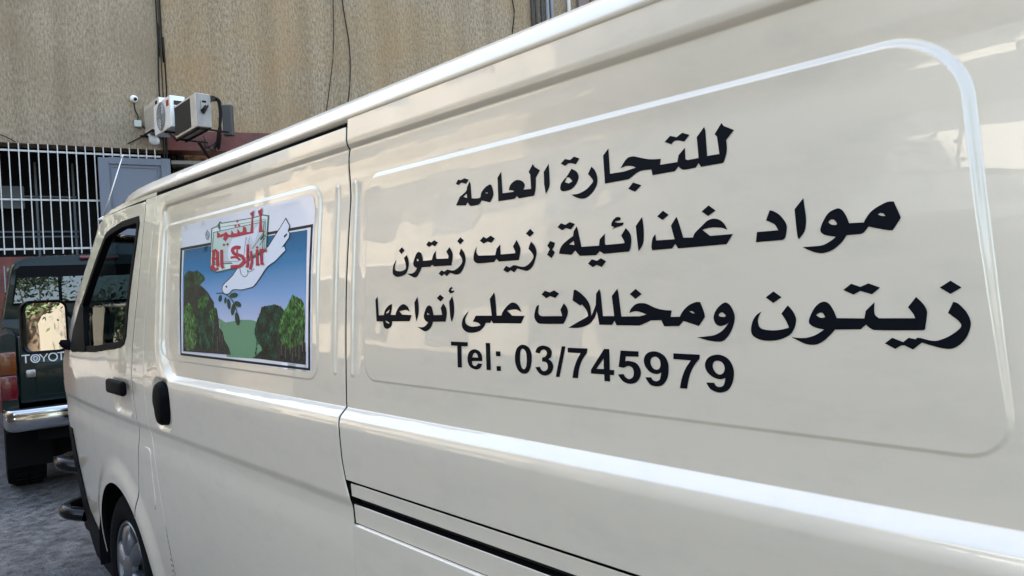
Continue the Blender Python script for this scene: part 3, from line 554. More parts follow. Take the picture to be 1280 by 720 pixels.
  '-3422,14647 -3407,14646 -3392,14640 -3378,14632 -3366,14622 -3354,14606 -3342,14587 -3330,14566 -3320,14546 -3311,14525 -3303,14503 -3296,14480 -3289,14458 -3123,14452 -3119,14461 -3115,14470 -3110,14479 -3105,14487 -3095,14503 -3082,14523 -3067,14543 -3052,14561 -3034,14577 -3015,14591 -2994,14605 -2973,14617 -2948,14630 -2921,14642 -2894,14653 -2870,14661 -2853,14663 -2835,14663 -2817,14661 -2799,14659 -2781,14612 -2762,14564 -2745,14520 -2734,14488 -2732,14481 -2730,14474 -2730,14467 -2732,14461 -2747,14436 -2768,14404 -2792,14368 -2815,14335 -2830,14336 -2845,14337 -2860,14339 -2874,14343 -2913,14353 -2963,14367 -3018,14383 -3071,14399 -3085,14382 -3099,14364 -3113,14348 -3125,14336 -3133,14330 -3142,14326 -3151,14323 -3161,14320 -3319,14319 -3329,14302 -3339,14286 -3350,14271 -3361,14256 -3374,14242 -3389,14228 -3403,14215 -3418,14203 -3431,14191 -3445,14180 -3459,14170 -3474,14161 -3494,14152 -3517,14143 -3539,14136 -3560,14131 -3577,14127 -3593,14125 -3610,14124 -3627,14125 -3649,14129 -3674,14134 -3699,14142 -3724,14151 -3753,14164 -3785,14179 -3818,14197 -3850,14215 -3820,14214 -3791,14214 -3762,14214 -3733,14215 -3701,14215 -3668,14215 -3636,14216 -3606,14221 -3581,14228 -3556,14238 -3532,14250 -3511,14262 -3493,14273 -3476,14284 -3460,14297 -3444,14310 -3479,14317 -3515,14326 -3549,14335 -3576,14344 -3589,14351 -3601,14360 -3611,14371 -3618,14381 -3623,14390 -3625,14400 -3626,14411 -3625,14421 -3620,14439 -3612,14461 -3603,14484 -3593,14505 -3579,14530 -3564,14557 -3546,14583 -3525,14605 -3501,14621 -3473,14633 -3445,14642|-3531,14491 -3523,14500 -3515,14509 -3506,14516 -3497,14520 -3488,14521 -3478,14520 -3468,14517 -3460,14512 -3451,14503 -3443,14491 -3435,14478 -3428,14466 -3434,14452 -3448,14452 -3462,14453 -3476,14455 -3489,14459 -3500,14465 -3511,14473 -3521,14482|-2970,14528 -2944,14543 -2910,14534 -2887,14503 -2931,14509',
 ],
 'L3': [
  '-13367,13221 -13412,13688 -13326,13765 -13277,13353 -13082,13357 -13074,13383 -13064,13409 -13052,13434 -13035,13458 -13013,13481 -12987,13504 -12958,13525 -12927,13544 -12892,13560 -12854,13574 -12814,13586 -12774,13597 -12771,13579 -12768,13561 -12767,13543 -12769,13525 -12777,13491 -12790,13450 -12806,13406 -12821,13363 -12626,13363 -12627,13374 -12626,13385 -12624,13396 -12620,13406 -12605,13428 -12585,13455 -12561,13483 -12536,13507 -12509,13527 -12479,13546 -12448,13562 -12418,13574 -12394,13581 -12369,13586 -12342,13587 -12316,13585 -12284,13577 -12249,13564 -12215,13548 -12188,13530 -12167,13509 -12150,13484 -12137,13457 -12126,13431 -12153,13442 -12182,13453 -12213,13461 -12245,13464 -12298,13463 -12361,13457 -12428,13449 -12492,13440 -12391,13369 -12047,13360 -12128,13232 -12762,13222 -12763,13196 -12767,13170 -12776,13146 -12794,13124 -12824,13104 -12865,13085 -12908,13070 -12947,13062 -12982,13061 -13017,13068 -13047,13079 -13070,13094 -13088,13119 -13100,13150 -13109,13185 -13115,13218|-12989,13414 -12851,13483 -12891,13414 -12974,13385|-13021,13242 -12869,13191 -12893,13174 -12985,13199',
  '-11953,13619 -11850,13733 -11840,13704 -11830,13675 -11822,13647 -11817,13618 -11812,13571 -11807,13516 -11805,13458 -11811,13406 -11824,13361 -11844,13317 -11869,13274 -11896,13231 -11935,13422',
  '-11459,13555 -11434,13552 -11407,13544 -11383,13532 -11366,13517 -11349,13487 -11334,13447 -11321,13403 -11310,13361 -11032,13367 -11077,13500 -10997,13590 -10974,13573 -10952,13554 -10932,13535 -10917,13515 -10904,13490 -10894,13463 -10887,13434 -10886,13406 -10890,13367 -10901,13324 -10914,13279 -10928,13235 -11330,13228 -11343,13199 -11357,13171 -11375,13143 -11398,13119 -11427,13096 -11463,13075 -11499,13058 -11531,13044 -11553,13038 -11578,13033 -11602,13032 -11625,13035 -11673,13049 -11732,13070 -11795,13095 -11856,13120 -11799,13116 -11742,13114 -11687,13115 -11637,13123 -11594,13139 -11555,13161 -11520,13187 -11489,13213 -11518,13223 -11547,13234 -11574,13246 -11595,13261 -11611,13278 -11624,13298 -11632,13320 -11634,13341 -11630,13365 -11620,13390 -11606,13415 -11593,13438 -11581,13460 -11569,13481 -11555,13502 -11539,13518 -11522,13531 -11502,13543 -11480,13552|-11526,13406 -11434,13374 -11513,13366',
  '-11204,13698 -11093,13764 -10979,13703 -11081,13626',
  '-10816,13765 -10778,13785 -10833,13825 -10790,13886 -10729,13907 -10692,13876 -10753,13862 -10729,13830 -10648,13836 -10668,13798 -10754,13784',
  '-10809,13623 -10717,13727 -10702,13693 -10688,13659 -10677,13625 -10669,13590 -10663,13544 -10659,13492 -10658,13439 -10664,13391 -10675,13349 -10693,13309 -10715,13268 -10739,13229 -10752,13261 -10764,13293 -10774,13326 -10782,13359 -10790,13416 -10797,13483 -10803,13554',
  '-10217,13448 -10248,13410 -10280,13371 -10306,13333 -10324,13300 -10331,13277 -10332,13253 -10327,13230 -10314,13210 -10291,13192 -10259,13176 -10223,13164 -10186,13154 -10148,13150 -10106,13149 -10065,13151 -10026,13154 -9991,13157 -9956,13163 -9923,13170 -9889,13178 -9904,13190 -9919,13202 -9936,13213 -9956,13221 -9989,13228 -10028,13234 -10070,13238 -10111,13242 -10023,13354 -9578,13355 -9629,13660 -9509,13774 -9499,13743 -9491,13712 -9483,13682 -9478,13651 -9470,13589 -9462,13514 -9455,13433 -9449,13356 -9317,13359 -9313,13375 -9307,13390 -9299,13406 -9289,13420 -9266,13445 -9237,13473 -9205,13502 -9173,13526 -9144,13545 -9112,13562 -9079,13577 -9049,13586 -9024,13588 -8997,13586 -8972,13581 -8948,13574 -8925,13563 -8904,13549 -8885,13534 -8868,13517 -8851,13496 -8836,13471 -8822,13445 -8809,13420 -8842,13434 -8876,13448 -8911,13459 -8949,13465 -8999,13465 -9056,13461 -9116,13454 -9174,13445 -9042,13357 -8731,13353 -8822,13223 -9548,13218 -9590,13268 -9619,13224 -9744,13223 -9756,13204 -9769,13185 -9783,13167 -9801,13149 -9824,13130 -9851,13109 -9881,13090 -9914,13074 -9950,13062 -9990,13052 -10031,13044 -10073,13038 -10119,13034 -10167,13032 -10215,13033 -10258,13038 -10295,13047 -10330,13061 -10361,13077 -10386,13096 -10406,13116 -10421,13138 -10430,13162 -10433,13186 -10429,13216 -10420,13250 -10404,13283 -10383,13315 -10350,13349 -10309,13383 -10263,13416',
  '-8320,13716 -8239,13778 -8129,13745 -8028,13779 -7917,13721 -8003,13650 -8120,13685 -8209,13649',
  '-8382,13541 -8390,13505 -8396,13468 -8400,13434 -8399,13406 -8392,13391 -8380,13378 -8364,13367 -8347,13359 -8328,13353 -8307,13351 -8285,13350 -8263,13350 -7855,13354 -7892,13458 -7817,13562 -7798,13547 -7780,13531 -7764,13514 -7751,13497 -7741,13478 -7733,13459 -7729,13439 -7727,13419 -7731,13397 -7738,13374 -7747,13350 -7759,13328 -7773,13303 -7791,13277 -7811,13251 -7830,13226 -7972,13223 -8123,13221 -8263,13221 -8368,13224 -8392,13228 -8415,13237 -8435,13250 -8452,13263 -8467,13279 -8480,13298 -8490,13318 -8495,13338 -8496,13361 -8492,13385 -8485,13410 -8478,13433 -8471,13455 -8461,13477 -8451,13498 -8439,13514 -8428,13523 -8414,13531 -8398,13536',
  '-7718,13166 -7679,13185 -7639,13203 -7600,13221 -7562,13239 -7522,13256 -7482,13273 -7444,13289 -7409,13304 -7381,13317 -7354,13329 -7327,13342 -7300,13355 -7305,13378 -7311,13401 -7319,13423 -7332,13444 -7351,13467 -7375,13492 -7403,13516 -7430,13540 -7464,13521 -7625,13606 -7597,13773 -7554,13778 -7519,13759 -7484,13740 -7451,13720 -7420,13699 -7388,13674 -7357,13648 -7328,13621 -7305,13595 -7289,13575 -7275,13553 -7265,13530 -7256,13507 -7249,13473 -7243,13435 -7238,13395 -7234,13356 -7223,13374 -7213,13393 -7202,13412 -7192,13431 -7180,13454 -7168,13479 -7155,13505 -7142,13531 -7132,13706 -7067,13777 -7043,13729 -7001,13356 -6782,13357 -6824,13663 -6715,13773 -6693,13697 -6645,13351 -6305,13356 -6183,13382 -6227,13398 -6274,13412 -6320,13423 -6362,13430 -6395,13429 -6429,13423 -6462,13414 -6494,13403 -6489,13420 -6482,13436 -6474,13451 -6464,13466 -6447,13483 -6427,13501 -6404,13518 -6382,13531 -6360,13539 -6336,13545 -6312,13548 -6287,13550 -6262,13550 -6237,13549 -6212,13546 -6187,13541 -6152,13529 -6112,13512 -6071,13495 -6034,13481 -6003,13472 -5972,13464 -5941,13457 -5910,13452 -5872,13447 -5831,13444 -5789,13442 -5748,13440 -5770,13349 -5617,13352 -5604,13375 -5590,13397 -5575,13419 -5557,13439 -5536,13460 -5512,13481 -5486,13501 -5459,13517 -5432,13530 -5403,13541 -5374,13550 -5344,13558 -5288,13554 -5273,13521 -5258,13488 -5245,13456 -5234,13428 -5228,13409 -5224,13390 -5220,13371 -5217,13351 -5313,13224 -5560,13292 -5627,13220 -5880,13213 -5926,13300 -6107,13295 -6307,13219 -6739,13217 -6776,13284 -6823,13222 -7075,13219 -7112,13393 -7128,13431 -7134,13408 -7141,13386 -7149,13364 -7161,13343 -7178,13321 -7198,13297 -7220,13275 -7244,13255 -7270,13237 -7299,13222 -7329,13208 -7361,13197 -7399,13186 -7441,13177 -7485,13170 -7529,13165 -7575,13163 -7622,13163 -7670,13164|-5461,13426 -5416,13430 -5375,13400 -5410,13400',
  '-6483,13687 -6374,13762 -6264,13683 -6381,13614',
  '-4906,13545 -4886,13542 -4868,13533 -4850,13521 -4836,13507 -4821,13487 -4807,13464 -4795,13439 -4785,13416 -4779,13398 -4774,13380 -4772,13361 -4772,13342 -4774,13318 -4779,13291 -4786,13263 -4795,13237 -4806,13207 -4821,13176 -4837,13146 -4855,13119 -4874,13095 -4896,13073 -4918,13052 -4939,13037 -4956,13029 -4973,13023 -4992,13020 -5011,13019 -5040,13018 -5074,13019 -5109,13022 -5144,13026 -5188,13033 -5237,13044 -5288,13055 -5338,13068 -5301,13072 -5263,13077 -5226,13082 -5191,13088 -5160,13092 -5129,13095 -5099,13100 -5069,13109 -5038,13121 -5006,13137 -4976,13155 -4948,13176 -4922,13201 -4897,13229 -4874,13259 -4852,13289 -4862,13278 -4873,13268 -4886,13258 -4899,13251 -4920,13243 -4946,13235 -4972,13230 -4995,13229 -5013,13233 -5031,13241 -5047,13252 -5060,13265 -5070,13281 -5079,13300 -5084,13321 -5086,13341 -5084,13362 -5077,13384 -5068,13407 -5057,13427 -5043,13448 -5026,13468 -5008,13486 -4989,13503 -4970,13517 -4948,13531 -4926,13541|-5007,13384 -4995,13394 -4983,13404 -4969,13410 -4955,13411 -4941,13406 -4927,13395 -4912,13382 -4899,13369 -4921,13352 -4940,13352 -4960,13353 -4978,13354 -4992,13358 -4998,13362 -5003,13369 -5005,13377',
  '-4337,13603 -4230,13678 -4125,13603 -4236,13530',
  '-4396,13423 -4409,13403 -4421,13383 -4432,13363 -4440,13344 -4445,13327 -4447,13309 -4447,13292 -4444,13275 -4440,13257 -4434,13239 -4425,13223 -4412,13211 -4389,13201 -4360,13193 -4328,13188 -4297,13185 -4263,13184 -4226,13185 -4189,13188 -4154,13193 -4124,13198 -4095,13206 -4066,13214 -4037,13223 -4044,13243 -4052,13262 -4060,13282 -4070,13301 -4083,13324 -4099,13348 -4116,13372 -4132,13396 -4049,13498 -4035,13486 -4022,13473 -4009,13461 -3998,13447 -3985,13429 -3973,13409 -3962,13388 -3954,13369 -3948,13353 -3945,13336 -3943,13319 -3944,13302 -3948,13279 -3955,13252 -3964,13225 -3974,13201 -3985,13183 -3997,13164 -4011,13148 -4027,13133 -4052,13117 -4081,13101 -4113,13086 -4145,13074 -4179,13065 -4216,13058 -4252,13054 -4288,13051 -4322,13050 -4357,13051 -4391,13055 -4422,13061 -4449,13070 -4476,13081 -4501,13095 -4520,13111 -4532,13128 -4540,13148 -4544,13170 -4545,13192 -4542,13220 -4535,13251 -4526,13282 -4515,13309 -4505,13328 -4493,13346 -4479,13364 -4464,13379 -4449,13392 -4432,13403 -4414,13413',
  '-4011,13106 -3983,13103 -3955,13100 -3928,13098 -3903,13097 -3880,13097 -3857,13098 -3835,13099 -3813,13103 -3786,13109 -3758,13118 -3729,13128 -3702,13141 -3676,13155 -3651,13172 -3626,13189 -3603,13208 -3625,13210 -3647,13213 -3668,13217 -3689,13223 -3710,13230 -3731,13239 -3750,13249 -3765,13260 -3774,13269 -3781,13279 -3785,13291 -3786,13303 -3782,13325 -3774,13350 -3763,13377 -3751,13402 -3737,13428 -3720,13455 -3702,13480 -3683,13500 -3666,13515 -3646,13527 -3625,13536 -3607,13541 -3590,13541 -3573,13537 -3557,13530 -3543,13521 -3529,13506 -3515,13487 -3502,13466 -3491,13445 -3480,13422 -3470,13396 -3460,13370 -3451,13344 -3138,13342 -3121,13430 -3023,13528 -3026,13493 -3028,13456 -3028,13422 -3024,13394 -3017,13379 -3005,13366 -2991,13355 -2977,13345 -2604,13347 -2621,13395 -2674,13469 -2590,13581 -2571,13561 -2552,13542 -2535,13522 -2520,13503 -2509,13486 -2500,13468 -2492,13450 -2486,13434 -2484,13422 -2483,13410 -2484,13397 -2485,13385 -2489,13353 -2495,13313 -2502,13270 -2508,13228 -2526,13216 -2658,13213 -2800,13210 -2931,13209 -3028,13209 -3041,13211 -3053,13216 -3065,13222 -3077,13229 -3088,13237 -3099,13248 -3110,13258 -3120,13270 -3181,13215 -3473,13207 -3479,13199 -3485,13192 -3491,13184 -3497,13177 -3514,13159 -3536,13135 -3561,13111 -3584,13089 -3605,13073 -3628,13057 -3651,13043 -3671,13033 -3687,13026 -3704,13022 -3720,13019 -3737,13017 -3760,13017 -3786,13018 -3812,13022 -3837,13027 -3875,13042 -3919,13061 -3965,13084|-3694,13380 -3684,13389 -3674,13397 -3663,13403 -3652,13408 -3643,13409 -3633,13409 -3623,13407 -3615,13402 -3607,13393 -3599,13381 -3593,13367 -3587,13354 -3601,13350 -3615,13347 -3629,13346 -3643,13348 -3656,13353 -3670,13361 -3682,13370',
  '-3369,13675 -3276,13747 -3175,13707 -3085,13746 -2960,13694 -3049,13618 -3176,13660 -3253,13618',
  '-2356,13678 -2253,13749 -2152,13675 -2256,13608',
  '-2232,13522 -2220,13520 -2208,13516 -2196,13511 -2186,13504 -2170,13489 -2151,13468 -2133,13445 -2117,13423 -2105,13400 -2094,13376 -2085,13352 -2079,13331 -2076,13314 -2075,13296 -2076,13279 -2079,13261 -2084,13237 -2092,13210 -2102,13183 -2113,13157 -2127,13134 -2142,13112 -2159,13092 -2176,13074 -2193,13060 -2211,13047 -2230,13036 -2248,13028 -2266,13023 -2284,13021 -2303,13021 -2321,13023 -2343,13026 -2367,13031 -2391,13037 -2415,13043 -2445,13051 -2477,13060 -2510,13071 -2543,13081 -2633,13002 -2721,13045 -2755,13041 -2815,13002 -2923,13060 -2844,13127 -2731,13081 -2674,13131 -2602,13115 -2591,13134 -2553,13131 -2525,13123 -2496,13115 -2469,13108 -2446,13104 -2430,13103 -2413,13103 -2397,13105 -2382,13109 -2358,13118 -2330,13130 -2302,13144 -2276,13159 -2253,13175 -2230,13192 -2209,13209 -2192,13225 -2183,13235 -2173,13247 -2166,13259 -2163,13272 -2165,13285 -2172,13299 -2181,13312 -2190,13324 -2209,13342 -2233,13363 -2259,13385 -2285,13405',
 ],
 'L4': [
  '-10766,12853 -10262,12854 -10268,12778 -10452,12774 -10449,12371 -10571,12364 -10577,12776 -10767,12776',
  '-10143,12506 -10144,12489 -10144,12472 -10141,12457 -10133,12444 -10118,12433 -10098,12424 -10075,12418 -10054,12418 -10033,12426 -10011,12440 -9991,12457 -9973,12474 -9860,12468 -9871,12447 -9884,12425 -9899,12405 -9919,12389 -9943,12376 -9971,12365 -10002,12358 -10033,12356 -10071,12358 -10115,12364 -10157,12374 -10192,12388 -10220,12409 -10242,12434 -10259,12462 -10271,12489 -10277,12515 -10278,12542 -10275,12569 -10268,12594 -10259,12619 -10246,12644 -10229,12667 -10207,12687 -10180,12702 -10148,12715 -10114,12724 -10080,12729 -10045,12729 -10009,12724 -9974,12716 -9944,12705 -9919,12689 -9898,12670 -9880,12649 -9867,12627 -9860,12602 -9857,12575 -9857,12547 -9859,12520|-10141,12578 -10130,12596 -10118,12616 -10105,12633 -10093,12647 -10084,12653 -10072,12657 -10059,12660 -10047,12660 -10035,12659 -10022,12655 -10011,12650 -10002,12643 -9993,12630 -9984,12614 -9977,12596 -9970,12578',
  '-9753,12858 -9635,12857 -9625,12368 -9741,12365',
  '-9482,12715 -9361,12717 -9359,12631 -9478,12629',
  '-9468,12450 -9353,12453 -9356,12368 -9466,12364',
  '-8770,12856 -8739,12852 -8705,12844 -8671,12832 -8644,12816 -8621,12795 -8602,12768 -8588,12739 -8578,12710 -8573,12672 -8573,12630 -8576,12586 -8583,12546 -8593,12508 -8607,12470 -8624,12434 -8644,12406 -8666,12387 -8693,12372 -8723,12361 -8753,12355 -8785,12355 -8820,12360 -8853,12370 -8881,12385 -8908,12406 -8932,12434 -8953,12466 -8968,12498 -8979,12534 -8985,12573 -8986,12613 -8985,12651 -8979,12684 -8969,12719 -8956,12751 -8941,12778 -8925,12796 -8905,12813 -8882,12828 -8860,12839 -8839,12848 -8816,12853 -8793,12857|-8782,12784 -8764,12778 -8744,12767 -8726,12754 -8714,12738 -8704,12714 -8698,12685 -8694,12653 -8693,12622 -8694,12587 -8697,12549 -8703,12513 -8710,12484 -8719,12468 -8732,12451 -8746,12438 -8761,12430 -8776,12431 -8793,12437 -8808,12446 -8820,12457 -8831,12477 -8842,12503 -8851,12532 -8856,12559 -8859,12590 -8859,12623 -8856,12656 -8853,12684 -8850,12705 -8846,12726 -8840,12746 -8832,12761 -8823,12771 -8810,12779 -8796,12784',
  '-8482,12734 -8475,12756 -8465,12779 -8452,12799 -8433,12817 -8406,12832 -8372,12845 -8336,12854 -8300,12858 -8262,12856 -8221,12849 -8183,12839 -8153,12827 -8133,12813 -8117,12795 -8106,12775 -8100,12756 -8099,12736 -8103,12714 -8111,12693 -8120,12676 -8130,12664 -8144,12653 -8160,12644 -8176,12636 -8153,12625 -8130,12613 -8110,12599 -8095,12584 -8084,12566 -8076,12547 -8072,12526 -8073,12506 -8080,12482 -8091,12456 -8106,12431 -8127,12410 -8154,12391 -8187,12375 -8223,12362 -8257,12355 -8291,12354 -8325,12359 -8358,12368 -8387,12380 -8415,12400 -8442,12426 -8466,12454 -8488,12483 -8380,12499 -8372,12484 -8362,12469 -8351,12455 -8338,12444 -8324,12437 -8308,12432 -8291,12429 -8274,12430 -8256,12435 -8237,12443 -8220,12453 -8208,12465 -8200,12478 -8196,12494 -8195,12510 -8197,12525 -8201,12540 -8208,12556 -8218,12569 -8232,12580 -8252,12586 -8277,12588 -8303,12589 -8329,12588 -8323,12656 -8303,12659 -8283,12663 -8265,12668 -8249,12676 -8235,12688 -8223,12702 -8214,12718 -8210,12732 -8212,12744 -8218,12757 -8227,12768 -8237,12777 -8249,12783 -8263,12787 -8278,12789 -8292,12788 -8307,12786 -8322,12781 -8337,12774 -8349,12766 -8359,12756 -8366,12744 -8373,12731 -8378,12718',
  '-7873,12859 -7790,12859 -7936,12353 -8020,12353',
  '-7745,12841 -7326,12844 -7336,12774 -7364,12745 -7391,12716 -7416,12686 -7439,12655 -7458,12624 -7475,12591 -7489,12558 -7501,12525 -7512,12486 -7521,12444 -7528,12401 -7534,12359 -7651,12358 -7645,12391 -7639,12425 -7631,12459 -7621,12492 -7608,12528 -7593,12565 -7576,12602 -7558,12637 -7538,12669 -7516,12700 -7493,12731 -7470,12762 -7744,12764',
  '-6987,12850 -6885,12851 -6885,12532 -6800,12533 -6802,12456 -6884,12455 -6882,12353 -6995,12353 -6997,12454 -7262,12452 -7261,12513|-7002,12701 -7003,12538 -7146,12534',
  '-6670,12837 -6337,12836 -6339,12758 -6575,12751 -6584,12678 -6569,12682 -6554,12685 -6539,12687 -6524,12687 -6492,12684 -6451,12680 -6411,12672 -6378,12659 -6353,12638 -6332,12612 -6316,12583 -6305,12556 -6301,12533 -6303,12509 -6309,12484 -6318,12461 -6330,12439 -6345,12417 -6364,12397 -6385,12380 -6411,12366 -6441,12356 -6472,12348 -6503,12345 -6537,12346 -6572,12351 -6606,12361 -6637,12374 -6663,12393 -6687,12418 -6709,12445 -6728,12473 -6619,12484 -6612,12471 -6604,12459 -6594,12448 -6583,12438 -6568,12429 -6551,12422 -6534,12417 -6516,12416 -6498,12420 -6479,12428 -6462,12440 -6449,12453 -6440,12468 -6435,12487 -6432,12507 -6432,12525 -6435,12543 -6441,12560 -6449,12576 -6460,12589 -6475,12598 -6493,12605 -6513,12609 -6533,12609 -6554,12605 -6575,12597 -6596,12587 -6616,12577 -6714,12587',
  '-6225,12461 -6119,12468 -6114,12457 -6108,12447 -6101,12437 -6092,12429 -6078,12423 -6062,12418 -6045,12416 -6029,12416 -6014,12421 -5998,12428 -5984,12437 -5973,12449 -5964,12469 -5957,12495 -5951,12522 -5946,12549 -5965,12539 -5985,12530 -6006,12524 -6027,12521 -6053,12521 -6082,12525 -6111,12532 -6138,12543 -6162,12558 -6184,12577 -6204,12598 -6221,12620 -6233,12642 -6241,12665 -6246,12689 -6247,12712 -6242,12736 -6232,12761 -6219,12783 -6202,12802 -6181,12817 -6156,12830 -6129,12839 -6102,12845 -6075,12848 -6046,12848 -6018,12846 -5991,12840 -5963,12831 -5934,12819 -5906,12805 -5883,12787 -5863,12766 -5847,12741 -5834,12715 -5824,12687 -5819,12657 -5817,12626 -5818,12593 -5821,12562 -5826,12532 -5834,12501 -5845,12472 -5858,12445 -5873,12423 -5892,12401 -5913,12381 -5935,12366 -5957,12355 -5981,12349 -6006,12345 -6031,12343 -6059,12343 -6089,12346 -6117,12351 -6143,12362 -6166,12381 -6187,12405 -6207,12433|-6041,12772 -6023,12769 -6004,12761 -5986,12750 -5973,12737 -5964,12721 -5958,12702 -5955,12681 -5954,12663 -5956,12647 -5961,12631 -5968,12616 -5976,12604 -5986,12596 -5998,12590 -6011,12586 -6025,12584 -6040,12585 -6057,12589 -6074,12595 -6087,12604 -6100,12619 -6112,12638 -6122,12658 -6127,12677 -6128,12694 -6126,12712 -6121,12728 -6112,12742 -6098,12754 -6080,12763 -6060,12770',
  '-5734,12833 -5309,12832 -5312,12774 -5336,12750 -5359,12727 -5381,12702 -5400,12676 -5421,12644 -5441,12610 -5459,12575 -5474,12538 -5488,12495 -5500,12447 -5511,12397 -5521,12348 -5638,12346 -5631,12381 -5624,12416 -5615,12451 -5604,12485 -5592,12520 -5577,12555 -5561,12590 -5542,12623 -5522,12656 -5499,12687 -5474,12717 -5449,12747 -5736,12751',
  '-5216,12457 -5097,12462 -5090,12450 -5082,12438 -5073,12427 -5062,12419 -5048,12414 -5033,12411 -5017,12411 -5002,12413 -4988,12417 -4975,12424 -4963,12432 -4954,12443 -4945,12462 -4938,12485 -4932,12511 -4928,12536 -4948,12528 -4969,12521 -4990,12516 -5011,12514 -5037,12516 -5065,12521 -5093,12529 -5119,12539 -5144,12554 -5169,12573 -5191,12594 -5209,12615 -5220,12636 -5228,12660 -5231,12684 -5231,12707 -5225,12729 -5215,12752 -5202,12773 -5186,12791 -5167,12805 -5146,12817 -5123,12827 -5099,12834 -5074,12840 -5046,12844 -5018,12845 -4991,12842 -4964,12836 -4936,12827 -4909,12814 -4886,12799 -4865,12780 -4846,12757 -4831,12732 -4818,12707 -4809,12682 -4803,12656 -4800,12629 -4800,12602 -4802,12573 -4807,12543 -4814,12513 -4824,12484 -4835,12457 -4850,12430 -4866,12405 -4885,12384 -4906,12369 -4931,12356 -4956,12347 -4980,12340 -5001,12336 -5022,12334 -5043,12335 -5064,12338 -5088,12343 -5113,12351 -5138,12361 -5160,12374 -5177,12391 -5192,12411 -5205,12434|-5029,12762 -5014,12760 -4998,12756 -4983,12750 -4970,12742 -4958,12729 -4948,12713 -4940,12696 -4936,12679 -4935,12663 -4937,12645 -4942,12629 -4949,12614 -4958,12603 -4970,12592 -4984,12584 -4998,12579 -5012,12578 -5028,12580 -5043,12585 -5057,12592 -5071,12603 -5084,12617 -5096,12633 -5104,12648 -5109,12664 -5111,12682 -5111,12698 -5108,12713 -5104,12724 -5096,12735 -5087,12745 -5077,12752 -5066,12758 -5054,12761 -5041,12763',
 ],
}
